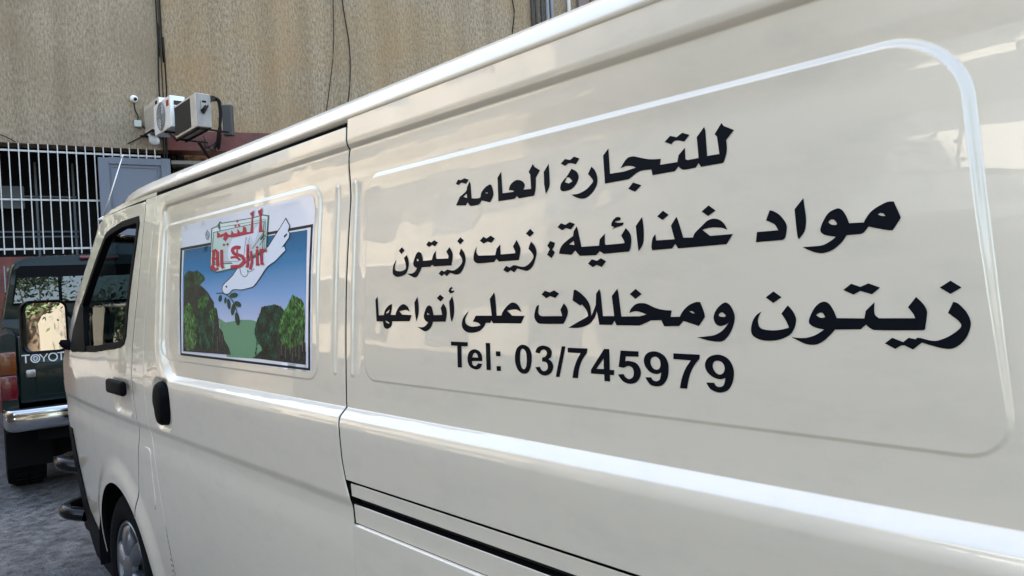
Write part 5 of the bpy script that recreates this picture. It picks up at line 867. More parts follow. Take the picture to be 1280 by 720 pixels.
 (4,'brightgreen','-24157,12856 -24155,12842 -24177,12832 -24218,12838 -24197,12859'),
 (4,'brightgreen','-24160,12816 -24113,12802 -24139,12773 -24222,12770 -24236,12812'),
 (4,'brightgreen','-24120,12756 -24136,12738 -24171,12739 -24191,12753 -24158,12767'),
 (4,'brightgreen','-24165,12673 -24196,12700 -24161,12720 -24100,12719 -24113,12692'),
 (4,'brightgreen','-24105,12644 -24157,12625 -24190,12653 -24152,12675 -24094,12670'),
 (4,'brightgreen','-24182,12605 -24142,12626 -24095,12618 -24092,12596 -24144,12582'),
 (4,'brightgreen','-24136,12568 -24105,12569 -24093,12556 -24118,12544 -24143,12554'),
 (4,'brightgreen','-24155,12505 -24134,12529 -24056,12542 -24045,12501 -24114,12485'),
 (4,'brightgreen','-24093,12457 -24164,12429 -24230,12452 -24192,12479 -24134,12487'),
 (4,'brightgreen','-24272,12426 -24217,12443 -24178,12423 -24191,12392 -24259,12399'),
 (4,'brightgreen','-24242,12395 -24235,12365 -24283,12343 -24318,12365 -24317,12394'),
 (4,'brightgreen','-24422,12311 -24370,12345 -24281,12356 -24284,12315 -24346,12284'),
 (4,'brightgreen','-24337,12300 -24358,12265 -24412,12251 -24471,12272 -24426,12311'),
 (4,'brightgreen','-24403,12225 -24452,12204 -24499,12219 -24487,12244 -24423,12253'),
 (4,'brightgreen','-24516,12160 -24574,12171 -24542,12199 -24480,12202 -24457,12174'),
 (4,'brightgreen','-24521,12235 -24509,12223 -24533,12208 -24571,12218 -24557,12237'),
 (4,'brightgreen','-24573,12290 -24523,12283 -24520,12261 -24565,12253 -24591,12268'),
 (4,'brightgreen','-24520,12333 -24522,12298 -24598,12288 -24661,12314 -24593,12346'),
 (4,'brightgreen','-24567,12380 -24570,12358 -24594,12343 -24626,12354 -24622,12375'),
 (4,'brightgreen','-24625,12387 -24666,12401 -24635,12424 -24581,12420 -24570,12395'),
 (4,'brightgreen','-24595,12464 -24587,12435 -24659,12421 -24693,12449 -24652,12474'),
 (4,'brightgreen','-24679,12516 -24612,12516 -24613,12486 -24666,12475 -24731,12489'),
 (4,'brightgreen','-24677,12526 -24708,12535 -24710,12558 -24655,12557 -24636,12536'),
 (4,'brightgreen','-24653,12610 -24654,12578 -24709,12549 -24747,12580 -24732,12610'),
 (4,'brightgreen','-24733,12597 -24784,12625 -24751,12657 -24688,12646 -24656,12617'),
 (4,'brightgreen','-24785,12688 -24732,12693 -24704,12678 -24728,12660 -24787,12658'),
 (4,'brightgreen','-24823,12712 -24802,12745 -24733,12741 -24722,12716 -24763,12702'),
 (4,'brightgreen','-24852,12781 -24776,12795 -24715,12774 -24749,12738 -24824,12748'),
 (4,'brightgreen','-24850,12805 -24841,12834 -24775,12832 -24770,12808 -24806,12783'),
 (4,'brightgreen','-24840,12883 -24778,12872 -24785,12842 -24844,12841 -24870,12859'),
 (4,'brightgreen','-24874,12885 -24925,12910 -24858,12937 -24782,12918 -24811,12885'),
 (4,'brightgreen','-24877,12963 -24834,12958 -24841,12936 -24886,12936 -24897,12951'),
 (6,'outline','-21860,13974 -22027,14088 -22027,14150 -22011,14210 -21960,14266 -21844,14320 -21690,14372 -21550,14419 -21451,14456 -21353,14493 -21256,14529 -20967,14704 -20647,14963 -20635,15312 -20512,15738 -20222,15990 -19933,15709 -19762,15553 -19414,15776 -19039,15788 -18946,15512 -19008,15249 -18888,15254 -18255,15676 -17874,15946 -17592,15696 -17679,15567 -17581,15502 -17610,15379 -17954,15157 -17854,15188 -17769,15065 -18402,14779 -18553,14747 -18700,14710 -18832,14664 -18952,14604 -19060,14533 -19161,14458 -19341,14342 -19533,14227 -19714,14142 -19843,14116 -19997,14106 -20146,14098 -20274,14086 -20403,14074 -20536,14068 -20742,14074 -20976,14085 -21174,14083 -21284,14052 -21371,14005 -21469,13971 -21591,13961 -21726,13964'),
 (7,'white','-21836,14000 -21965,14094 -21967,14147 -21954,14200 -21910,14247 -21796,14299 -21645,14351 -21506,14398 -21408,14435 -21310,14472 -21213,14508 -20919,14688 -20601,14956 -20583,15309 -20465,15724 -20214,15938 -19962,15684 -19779,15508 -19385,15750 -19077,15769 -18997,15516 -19065,15209 -18864,15217 -18223,15652 -17874,15901 -17643,15698 -17721,15566 -17622,15501 -17648,15390 -18052,15142 -17890,15174 -17811,15072 -18429,14802 -18581,14770 -18729,14732 -18864,14686 -18987,14624 -19099,14553 -19203,14478 -19379,14364 -19567,14252 -19742,14168 -19862,14142 -20005,14131 -20147,14121 -20275,14109 -20404,14097 -20537,14091 -20748,14098 -20989,14110 -21193,14107 -21305,14076 -21393,14028 -21487,13993 -21598,13985 -21717,13989'),
 (8,'black','-21746,14196 -21699,14234 -21613,14227 -21599,14187 -21659,14160'),
 (8,'outline','-20709,14701 -20688,14641 -20656,14580 -20605,14529 -20526,14488 -20426,14457 -20326,14444 -20237,14460 -20160,14494 -20093,14536 -20159,14655 -20150,14618 -20088,14585 -20004,14570 -19899,14585 -19784,14616 -19677,14650 -19703,14663 -19808,14629 -19919,14599 -20010,14587 -20066,14597 -20119,14625 -20198,14655 -20132,14538 -20191,14505 -20262,14474 -20332,14460 -20411,14471 -20500,14500 -20571,14536 -20618,14583 -20648,14642 -20669,14701'),
 (8,'outline','-17942,15456 -17762,15516 -17734,15472 -17889,15398'),
 (8,'leaf','-22464,13996 -22337,14000 -22211,14002 -22087,13999 -21961,13993 -21838,13983 -21729,13964 -21587,13921 -21437,13864 -21308,13806 -21216,13753 -21139,13697 -21071,13639 -21001,13563 -20937,13482 -20893,13425 -20832,13433 -20876,13490 -20940,13571 -21012,13648 -21081,13708 -21162,13766 -21258,13822 -21390,13882 -21545,13941 -21696,13987 -21821,14009 -21954,14020 -22086,14026 -22215,14029 -22345,14027 -22474,14024'),
 (8,'leaf','-22013,13839 -22022,13822 -22035,13805 -22051,13790 -22070,13778 -22092,13766 -22115,13757 -22137,13752 -22162,13748 -22186,13748 -22208,13752 -22230,13759 -22246,13767 -22261,13779 -22272,13794 -22279,13809 -22282,13825 -22280,13843 -22275,13861 -22266,13878 -22252,13895 -22236,13911 -22218,13923 -22195,13935 -22172,13944 -22150,13949 -22125,13952 -22101,13952 -22079,13948 -22058,13941 -22041,13933 -22027,13921 -22016,13906 -22009,13891 -22006,13875 -22008,13857'),
 (8,'leaf','-21645,13781 -21649,13765 -21657,13749 -21666,13735 -21677,13723 -21691,13711 -21706,13702 -21720,13696 -21737,13692 -21754,13691 -21770,13694 -21786,13699 -21798,13706 -21809,13716 -21818,13729 -21825,13742 -21829,13757 -21830,13774 -21828,13790 -21824,13806 -21816,13822 -21807,13837 -21796,13849 -21782,13861 -21767,13870 -21752,13875 -21735,13879 -21718,13880 -21702,13878 -21687,13872 -21675,13865 -21664,13855 -21654,13842 -21648,13829 -21644,13814 -21643,13798'),
 (8,'leaf','-20813,13951 -20811,13938 -20819,13925 -20833,13913 -20858,13901 -20891,13890 -20927,13880 -20971,13872 -21020,13865 -21070,13860 -21122,13858 -21175,13857 -21225,13859 -21270,13863 -21314,13869 -21350,13877 -21377,13886 -21399,13898 -21411,13910 -21413,13923 -21405,13936 -21391,13948 -21365,13961 -21331,13972 -21294,13982 -21249,13990 -21199,13997 -21148,14001 -21096,14004 -21044,14004 -20994,14002 -20950,13998 -20908,13991 -20872,13983 -20846,13974 -20825,13963'),
 (8,'leaf','-21351,13674 -21347,13647 -21345,13620 -21348,13594 -21354,13573 -21365,13552 -21378,13535 -21392,13525 -21411,13516 -21432,13512 -21455,13515 -21478,13522 -21498,13532 -21519,13548 -21539,13568 -21556,13589 -21571,13613 -21583,13641 -21591,13668 -21596,13696 -21597,13723 -21595,13748 -21589,13770 -21578,13791 -21565,13808 -21551,13818 -21531,13827 -21511,13831 -21488,13828 -21464,13820 -21445,13811 -21423,13794 -21403,13774 -21386,13753 -21372,13729 -21360,13701'),
 (8,'leaf','-21022,13498 -21034,13468 -21050,13438 -21068,13411 -21089,13389 -21113,13367 -21139,13350 -21161,13340 -21188,13333 -21214,13330 -21237,13335 -21259,13346 -21274,13358 -21287,13377 -21297,13401 -21303,13425 -21303,13453 -21299,13484 -21292,13514 -21280,13544 -21264,13574 -21245,13601 -21224,13623 -21200,13645 -21175,13662 -21152,13671 -21125,13678 -21100,13680 -21077,13675 -21055,13665 -21040,13653 -21027,13633 -21017,13610 -21012,13586 -21011,13558 -21014,13528'),
 (8,'leaf','-20592,13601 -20613,13592 -20641,13584 -20672,13579 -20709,13577 -20750,13577 -20791,13580 -20833,13586 -20875,13594 -20915,13604 -20951,13616 -20984,13630 -21011,13644 -21031,13659 -21046,13675 -21053,13691 -21053,13705 -21045,13718 -21030,13730 -21008,13740 -20980,13747 -20948,13752 -20911,13754 -20869,13753 -20828,13750 -20787,13744 -20744,13736 -20705,13726 -20670,13714 -20637,13700 -20611,13686 -20591,13671 -20577,13655 -20570,13640 -20570,13627 -20578,13613'),
 (8,'leaf','-20677,13238 -20668,13204 -20663,13171 -20664,13139 -20670,13112 -20681,13086 -20697,13064 -20715,13050 -20740,13038 -20768,13032 -20798,13034 -20830,13042 -20856,13053 -20887,13072 -20916,13096 -20941,13121 -20963,13151 -20983,13184 -20997,13218 -21007,13252 -21012,13286 -21011,13318 -21005,13345 -20994,13372 -20978,13394 -20960,13407 -20934,13419 -20907,13425 -20876,13422 -20844,13414 -20817,13403 -20787,13384 -20757,13360 -20733,13335 -20711,13305 -20692,13271'),
 (9,'frameline','-23094,16106 -22618,16146 -22384,16272 -22214,16204 -20051,16151 -19275,16170 -18900,16107 -18929,15732 -18938,15175 -19056,15090 -20871,14740 -22521,14659 -23044,14839'),
 (10,'palegreen','-23000,16073 -22572,16114 -22370,16236 -22233,16175 -20051,16125 -19297,16140 -18983,16084 -18999,15731 -19010,15192 -20874,14773 -22507,14693 -22962,14850'),
 (11,'frameline','-22922,15967 -19156,15970 -19163,15097 -20925,14874 -22897,14921'),
 (12,'panelgrey','-22844,15943 -19211,15950 -19216,15125 -20928,14908 -22826,14949'),
 (13,'logogreen','-22844,15943 -22111,15942 -21974,15786 -21855,15632 -21789,15498 -21805,15407 -21869,15321 -21927,15233 -21962,15135 -21993,15033 -22021,14930 -22826,14949'),
 (14,'white','-21343,15635 -20003,15695 -19511,15924 -19614,15568 -20292,14875 -20623,14860 -20969,14858 -21253,14891 -21447,14975 -21573,15093 -21625,15215 -21588,15351 -21478,15496'),
 (15,'outline','-20438,14930 -20323,15622 -20197,15413 -20052,15600 -20082,15606 -20199,15426 -20354,15627 -20469,14934'),
 (15,'outline','-19857,15231 -19108,15679 -19049,15527 -19416,15305 -19385,15294 -19014,15519 -19134,15692 -19889,15242'),
 (15,'leaf','-19385,15487 -19148,15610 -19106,15560 -19307,15434'),
 (15,'frameline','-22568,16072 -20043,16021 -19088,16014 -19095,16026 -20049,16034 -22575,16086'),
 (15,'frameline','-22832,14999 -20886,14922 -19270,15144 -19283,15157 -20895,14936 -22835,15013'),
 (15,'frameline','-19106,15997 -19083,15185 -19048,15182 -19070,15993'),
 (16,'red','-19277,16352 -19320,16296 -19353,16239 -19368,16179 -19355,16050 -19307,15889 -19255,15728 -19105,15669 -19480,15678 -19478,16127 -19591,16296'),
 (16,'red','-19828,16347 -19869,16300 -19903,16253 -19920,16202 -19917,16059 -19879,15873 -19836,15688 -21101,15674 -21433,15682 -21623,15717 -21845,15598 -22073,15683 -21956,15778 -22109,15755 -22543,15754 -22578,15981 -22271,15837 -22011,15858 -21844,15896 -21658,15788 -21462,15773 -21440,15913 -21241,15795 -21009,15776 -20989,15925 -20778,15791 -20610,15787 -20595,15967 -20373,15888 -20301,15752 -20069,15742 -20012,16179 -20132,16281'),
 (16,'red','-21139,16156 -21031,16192 -20928,16136 -21033,16099'),
 (16,'red','-21257,16025 -21153,16063 -21041,16006 -21142,15968'),
 (16,'red','-21010,16017 -20909,16054 -20798,15998 -20897,15960'),
 (16,'red','-22075,15507 -21967,15548 -21848,15492 -21954,15451'),
 (16,'red','-21789,15505 -21684,15545 -21566,15489 -21671,15449'),
 (17,'red','-22801,15279 -22600,15323 -22560,15298 -22523,14988 -22470,14843 -22221,14841 -22271,14978 -22312,15299 -22614,15422 -22947,15373'),
 (17,'red','-22825,15332 -22895,15153 -22836,14976 -22945,14869 -22722,14825 -22602,14954 -22660,15134 -22592,15300'),
 (17,'red','-22958,14761 -22741,14794 -22546,14705 -22241,14755 -22386,14843 -22517,14801 -22704,14890 -23068,14858'),
 (17,'red','-22739,15075 -22423,15076 -22454,15139 -22770,15139'),
 (17,'red','-22240,15362 -22159,14836 -22009,14748 -21825,14800 -21914,14833 -21992,15348'),
 (17,'red','-20654,15362 -20772,15385 -20907,15405 -21051,15413 -21193,15402 -21323,15375 -21411,15321 -21384,15249 -21296,15184 -21163,15126 -20972,15086 -20775,15057 -20644,15030 -20579,15001 -20526,14966 -20511,14942 -20543,14910 -20623,14869 -20709,14840 -20785,14830 -20890,14828 -21010,14830 -21127,14833 -21244,14839 -21367,14847 -21369,14745 -21241,14736 -21110,14730 -20981,14727 -20850,14726 -20706,14729 -20564,14749 -20437,14792 -20330,14849 -20272,14916 -20305,14990 -20398,15054 -20529,15110 -20717,15151 -20914,15180 -21043,15207 -21099,15233 -21147,15269 -21158,15282 -21140,15287 -21067,15302 -20990,15309 -20919,15305 -20823,15290 -20717,15270'),
 (17,'red','-21375,15031 -21238,15036 -21107,15036 -21001,15028 -20916,15008 -20832,14977 -20749,14940 -20638,14982 -20729,15022 -20838,15062 -20970,15092 -21121,15105 -21275,15106 -21420,15101'),
 (17,'red','-20999,15343 -20964,15042 -20840,15035 -20874,15335'),
 (17,'red','-20279,15400 -20242,14779 -20319,14753 -20160,14694 -20045,14763 -20081,15384'),
 (17,'red','-20116,15091 -20018,15158 -19937,14874 -20036,14662 -19864,14638 -19763,14862 -19865,15182 -20214,15161'),
 (17,'red','-19638,15208 -19576,14743 -19301,14732 -19394,14808 -19391,14747 -19449,15197'),
 (17,'red','-19359,15202 -19285,14754 -19023,14736 -19100,14813 -19105,14759 -19175,15192'),
 (17,'red','-19216,15061 -19056,15127 -18936,15080 -18869,15130 -19098,15192 -19324,15114'),
 (17,'red','-19638,15259 -19539,15303 -19431,15245 -19529,15208'),
 (9,'ring','-23432,16094 -23345,16038 -23270,15980 -23233,15923 -23256,15854 -23317,15784 -23383,15753 -23456,15784 -23534,15854 -23575,15924 -23559,15982 -23504,16040|-23430,16058 -23370,16015 -23320,15971 -23295,15928 -23308,15872 -23347,15816 -23389,15790 -23436,15813 -23485,15866 -23512,15919 -23504,15965 -23472,16013'),
 (9,'ring','-23493,15993 -23374,15854 -23329,15855 -23447,15994'),
]
PICTURE = '-25516,15552 -23083,15551 -18948,15535 -16654,15514 -16617,14235 -16640,12092 -19810,12129 -25460,12063'
def flat_decal(name, items, m, parent, off=.0007, cell=.05):
    V = []; F = []
    for rings in items:
        rings = [densify(r_, .02) for r_ in rings]; ring, holes = rings[0], rings[1:]
        pts = []; edges = []
        for r_ in rings:
            s0 = len(pts); pts += r_; edges += [(s0+i, s0+(i+1) % len(r_)) for i in range(len(r_))]
        xs_ = [p[0] for p in ring]; zs_ = [p[1] for p in ring]
        gx = np.arange(min(xs_)+cell/2, max(xs_), cell); gz = np.arange(min(zs_)+cell/2, max(zs_), cell)
        if len(gx) and len(gz):
            X, Z = np.meshgrid(gx, gz); X = X.ravel(); Z = Z.ravel(); ok = inside(X, Z, ring)
            pts = pts+list(zip(X[ok], Z[ok]))
        v2, _, f2, *_ = delaunay_2d_cdt([Vector(p) for p in pts], edges, [], 0, 1e-7)
        A = np.array([tuple(v) for v in v2]); T = np.array([f for f in f2 if len(f) == 3]).reshape(-1, 3)
        if not len(T): continue
        c = A[T].mean(1); ok = inside(c[:, 0], c[:, 1], ring)
        for h in holes: ok &= ~inside(c[:, 0], c[:, 1], h)
        T = T[ok]; b = len(V)
        V += [(x, float(S(x, z))-off, z) for x, z in A]
        for t in T:
            p, q, r_ = (A[i] for i in t); cr = (q[0]-p[0])*(r_[1]-p[1])-(q[1]-p[1])*(r_[0]-p[0])
            t = [int(i)+b for i in t]; F.append(tuple(t) if cr > 0 else tuple(t[::-1]))
    me = mesh(name, V, F, True); return link(name, me, m, parent)
for k in LETTERS: flat_decal('lettering', [decode(s) for s in LETTERS[k]], vinyl, van)
# the printed picture on the sliding door
PC = dict(black=(.010, .012, .016), hill=(.21, .42, .23), cliff=(.022, .024, .020), dkgreen=(.018, .062, .022), dkgreen2=(.012, .055, .030), midgreen=(.035, .12, .03), brightgreen=(.060, .17, .035),
          trunk=(.16, .13, .11), outline=(.02, .025, .03), white=(.66, .66, .70), leaf=(.012, .06, .03), frameline=(.08, .18, .11), palegreen=(.62, .67, .63), panelgrey=(.50, .54, .52), logogreen=(.45, .55, .47), red=(.38, .022, .045), ring=(.25, .27, .28))
PM = {k: mat('print_'+k, tuple(c*(1 if k in ('white', 'palegreen', 'panelgrey', 'logogreen', 'red') else .62) for c in v), .4, spec=.15, coat=.05, coat_r=.05) for k, v in PC.items()}
for k, sc_, amt in (('brightgreen', 90, .35), ('dkgreen2', 80, .4), ('dkgreen', 90, .45), ('midgreen', 110, .4), ('cliff', 120, .4)):
    c = tuple(v*.62 for v in PC[k]); noise_col(PM[k], tuple(v*amt*.8 for v in c), tuple(min(1, v*(2-amt)*1.5) for v in c), sc_*1.5, 5, (1, 1, .75), .40, .60)
whitep = mat('print_white', (.66, .66, .71), .30, coat=.6, coat_r=.04)
wring = [(-2.586, 1.2), (-2.584, 1.640), (-2.34, 1.6425), (-2.0, 1.6425), (-1.66, 1.6425), (-1.635, 1.630), (-1.6285, 1.60), (-1.630, 1.35), (-1.634, 1.192), (-2.0, 1.193), (-2.572, 1.195)]
stk = flat_decal('picture_sticker', [[wring]], whitep, van, .0006)
def clumps(m, sc):
    nt = m.node_tree; N = nt.nodes; L = nt.links; b = P(m); src = b.inputs['Base Color'].links[0].from_socket
    tc = N.new('ShaderNodeTexCoord'); v = N.new('ShaderNodeTexVoronoi'); v.inputs['Scale'].default_value = sc; L.new(tc.outputs['Object'], v.inputs['Vector'])
    r = N.new('ShaderNodeMapRange'); r.inputs[1].default_value = .12; r.inputs[2].default_value = .75; r.inputs[3].default_value = 1.55; r.inputs[4].default_value = .28; L.new(v.outputs['Distance'], r.inputs[0])
    mx = N.new('ShaderNodeVectorMath'); mx.operation = 'SCALE'; L.new(src, mx.inputs[0]); L.new(r.outputs[0], mx.inputs['Scale']); L.new(mx.outputs[0], b.inputs['Base Color'])
for k, sc_ in (('brightgreen', 46), ('dkgreen2', 34), ('dkgreen', 40), ('midgreen', 50)): clumps(PM[k], sc_)
skym = mat('print_sky', (.1, .3, .5), .4, spec=.15, coat=.05, coat_r=.05)
nt = skym.node_tree; tc = nt.nodes.new('ShaderNodeTexCoord'); sx = nt.nodes.new('ShaderNodeSeparateXYZ'); mr = nt.nodes.new('ShaderNodeMapRange'); cr = nt.nodes.new('ShaderNodeValToRGB')
mr.inputs[1].default_value = 1.30; mr.inputs[2].default_value = 1.556
nt.links.new(tc.outputs['Object'], sx.inputs[0]); nt.links.new(sx.outputs[2], mr.inputs[0]); nt.links.new(mr.outputs[0], cr.inputs[0]); nt.links.new(cr.outputs[0], P(skym).inputs['Base Color'])
cr.color_ramp.elements[0].color = (.50, .49, .60, 1); cr.color_ramp.elements[1].color = (.003, .085, .18, 1)
e = cr.color_ramp.elements.new(.35); e.color = (.21, .33, .53, 1); e = cr.color_ramp.elements.new(.68); e.color = (.022, .165, .33, 1)
flat_decal('printed_sky', [decode(PICTURE)], skym, stk, .0009)
KN = dict(black='picture_border', hill='printed_hill', cliff='printed_cliff', dkgreen='printed_tree', dkgreen2='printed_tree', midgreen='printed_tree', brightgreen='printed_tree', trunk='printed_trunk', leaf='olive_branch', red='logo_lettering', frameline='logo_frame', palegreen='logo_frame', panelgrey='logo_panel', logogreen='logo_panel', ring='trade_mark', white='dove', outline='dove_outline')
groups = {}
for lay, colr, s in STICKER: groups.setdefault((lay, colr), []).append(decode(s))
for (lay, colr), items in sorted(groups.items()):
    nm = KN[colr]
    if colr == 'black' and lay == 8: nm = 'dove_eye'
    if colr == 'white' and lay == 14: nm = 'logo_panel'
    for it in ([[i] for i in items] if nm in ('printed_tree', 'printed_trunk', 'olive_branch', 'dove_outline') else [items]): flat_decal(nm, it, PM[colr], stk, .0009+.00016*lay)
# ------------------------------------------------------------ ground
asph = mat('worn_asphalt', (.06, .06, .062), .6)
noise_col(asph, (.038, .038, .038), (.15, .148, .143), 16, 15, (1, 1, 1), .36, .70, bump=1, bscale=70, dist=.010, rough=(.30, .75))
gm = mesh('ground', [(-150, -150, GZ), (150, -150, GZ), (150, 150, GZ), (-150, 150, GZ)], [(0, 1, 2, 3)])
tag(link('ground', gm, asph), 'grey worn asphalt of the parking yard under the vehicles', None, None, 'structure')
# ------------------------------------------------------------ rendered walls at the end of the yard
plaster = mat('scratched_plaster', (.36, .29, .20), .9, spec=.2)
plaster2 = mat('scratched_plaster_side', (.36, .29, .20), .9, spec=.2)
def plaster_nodes(m, c1, c2, c3):
    nt = m.node_tree; N = nt.nodes; L = nt.links; b = P(m); tc = N.new('ShaderNodeTexCoord')
    mp = N.new('ShaderNodeMapping'); mp.inputs['Scale'].default_value = (1, 1, .36); L.new(tc.outputs['Object'], mp.inputs[0])
    a = N.new('ShaderNodeTexNoise'); a.inputs['Scale'].default_value = 36; a.inputs['Detail'].default_value = 6; a.inputs['Roughness'].default_value = .7; L.new(mp.outputs[0], a.inputs['Vector'])
    g = N.new('ShaderNodeTexNoise'); g.inputs['Scale'].default_value = .7; g.inputs['Detail'].default_value = 5; L.new(tc.outputs['Object'], g.inputs['Vector'])
    st = N.new('ShaderNodeMapping'); st.inputs['Scale'].default_value = (2.2, 2.2, .12); L.new(tc.outputs['Object'], st.inputs[0])
    s = N.new('ShaderNodeTexNoise'); s.inputs['Scale'].default_value = 1.6; s.inputs['Detail'].default_value = 4; L.new(st.outputs[0], s.inputs['Vector'])
    r1 = N.new('ShaderNodeValToRGB'); r1.color_ramp.elements[0].color = (*c1, 1); r1.color_ramp.elements[1].color = (*c2, 1); r1.color_ramp.elements[0].position = .36; r1.color_ramp.elements[1].position = .60
    L.new(a.outputs[0], r1.inputs[0])
    r2 = N.new('ShaderNodeValToRGB'); r2.color_ramp.elements[0].position = .42; r2.color_ramp.elements[1].position = .66; L.new(g.outputs[0], r2.inputs[0])
    mx = N.new('ShaderNodeMix'); mx.data_type = 'RGBA'; mx.inputs[7].default_value = (*c3, 1); L.new(r1.outputs[0], mx.inputs[6])
    ml = N.new('ShaderNodeMath'); ml.operation = 'MULTIPLY'; ml.inputs[1].default_value = .7; L.new(r2.outputs[0], ml.inputs[0]); L.new(ml.outputs[0], mx.inputs[0])
    r3 = N.new('ShaderNodeValToRGB'); r3.color_ramp.elements[0].position = .35; r3.color_ramp.elements[1].position = .6; r3.color_ramp.elements[0].color = (.84, .83, .82, 1); L.new(s.outputs[0], r3.inputs[0])
    m2 = N.new('ShaderNodeMix'); m2.data_type = 'RGBA'; m2.blend_type = 'MULTIPLY'; m2.inputs[0].default_value = 1; L.new(mx.outputs[2], m2.inputs[6]); L.new(r3.outputs[0], m2.inputs[7])
    L.new(m2.outputs[2], b.inputs['Base Color'])
    bp = N.new('ShaderNodeBump'); bp.inputs['Strength'].default_value = .9; bp.inputs['Distance'].default_value = .03; L.new(a.outputs[0], bp.inputs['Height']); L.new(bp.outputs[0], b.inputs['Normal'])
plaster_nodes(plaster, (.215, .168, .112), (.385, .315, .225), (.25, .185, .118))
plaster_nodes(plaster2, (.21, .157, .098), (.40, .315, .212), (.34, .215, .10))
maroon = mat('maroon_paint', (.11, .022, .016), .45); noise_col(maroon, (.075, .018, .014), (.15, .035, .024), 2.5, 6, (1, 1, 1), .35, .65, bump=.2, bscale=30)
ironw = mat('white_iron_paint', (.50, .49, .46), .5)
shutterm = mat('blue_grey_paint', (.13, .145, .18), .5)
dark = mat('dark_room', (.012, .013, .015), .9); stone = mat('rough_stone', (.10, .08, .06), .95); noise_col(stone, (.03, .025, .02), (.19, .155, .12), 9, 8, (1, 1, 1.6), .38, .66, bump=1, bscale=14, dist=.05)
cablem = mat('black_cable', (.010, .009, .008), .6, spec=.2); white_pl = mat('white_plastic', (.74, .74, .71), .4); beige_pl = mat('aged_white_metal', (.56, .52, .45), .5)
noise_col(beige_pl, (.46, .42, .35), (.62, .58, .51), 6, 6, (1, 1, 1), .3, .7)
greym = mat('grey_weathered_metal', (.26, .24, .22), .6); noise_col(greym, (.19, .175, .16), (.32, .30, .275), 8, 6, (1, 1, .4), .3, .7)
CORN = (-11.61720, 2.96776)
aL = math.atan2(.98102639, .19387423); aR = math.atan2(.93150992, .36371593)
def wall_empty(name, a): return empty(name, (CORN[0], CORN[1], 0), a)      # local x runs along the wall, local y away from the yard
# local y of a frame turned by a: (-sin a, cos a) points away from the camera
lw = wall_empty('end_wall', aL); tag(lw, 'shaded beige scratched plaster wall above the barred opening', 'wall')
bm = bmesh.new(); add_box(bm, -3.9, -.012, 0, .35, 3.662, 22); add_box(bm, -.012, .5, .06, .35, 3.662, 22); bm_obj('wall', bm, plaster, lw)
bm = bmesh.new(); add_box(bm, -3.9, .02, .0, .30, GZ-.05, 2.06, .01); bm_obj('sill_wall', bm, maroon, lw)
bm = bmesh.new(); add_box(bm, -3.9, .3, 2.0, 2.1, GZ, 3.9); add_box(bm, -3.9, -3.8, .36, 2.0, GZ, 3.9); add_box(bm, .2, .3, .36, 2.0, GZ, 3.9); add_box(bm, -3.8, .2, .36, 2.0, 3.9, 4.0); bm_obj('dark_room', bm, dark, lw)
bm = bmesh.new()
for z in (2.42, 2.50, 3.05): add_box(bm, -2.6, -1.2, 1.2, 1.24, z, z+.022)
for x in (-2.35, -1.75, -1.25): add_box(bm, x, x+.03, 1.2, 1.24, 2.1, 3.6)
add_box(bm, -2.5, -1.9, 1.45, 1.5, 2.9, 3.25)
bm_obj('inner_window', bm, mat('grey_blue_frame', (.10, .12, .15), .4), lw)
rw = wall_empty('side_wall', aR); tag(rw, 'tall brown scratched plaster wall with hanging cables above the van', 'wall')
bm = bmesh.new(); add_box(bm, .008, 30, .0, .4, 3.972, 22); bm_obj('wall', bm, plaster2, rw)
bm = bmesh.new(); add_box(bm, .015, 30, -.03, .36, 3.66, 3.969, .006); bm_obj('beam', bm, maroon, rw)
bm = bmesh.new(); add_box(bm, .05, 30, .55, .8, GZ, 3.9); bm_obj('stone_wall', bm, stone, rw)
bm = bmesh.new(); add_box(bm, .05, 3.0, .12, .54, 3.47, 3.53, .008); bm_obj('ledge', bm, mat('pale_concrete', (.28, .26, .23), .9), rw)
# grille of white bars
gr = empty('window_grille', (CORN[0], CORN[1], 0), aL); tag(gr, 'white iron bar grille across the dark opening of the end wall', 'grille')
for k in range(32):
    x = -.167-.1148*k; bm = bmesh.new(); add_box(bm, x-.007, x+.007, -.05, -.031, 2.09, 3.655); bm_obj('vertical_bar', bm, ironw, gr)
for z in (2.165, 2.862, 3.553):
    bm = bmesh.new(); add_box(bm, -3.9, -.09, -.030, -.012, z-.013, z+.013); bm_obj('cross_bar', bm, ironw, gr)
# blue grey steel door leaf standing in front of the grille
sd_ = empty('steel_door', (CORN[0], CORN[1], 0), aL); tag(sd_, 'blue grey steel door leaf fixed over the right end of the grille', 'door')
bm = bmesh.new()
add_box(bm, -.935, -.80, -.125, -.06, GZ, 3.49, .004); add_box(bm, -.10, .03, -.125, -.06, GZ, 3.51, .004); add_box(bm, -.80, -.10, -.125, -.06, 3.40, 3.50, .004); add_box(bm, -.80, -.10, -.125, -.06, GZ, .1)
bm_obj('door_frame', bm, shutterm, sd_)
bm = bmesh.new(); add_box(bm, -.80, -.10, -.10, -.07, .1, 3.40); add_box(bm, -.77, -.755, -.112, -.10, .2, 3.37); add_box(bm, -.145, -.13, -.112, -.10, .2, 3.37); add_box(bm, -.755, -.145, -.112, -.10, 3.355, 3.37); bm_obj('door_panel', bm, shutterm, sd_)
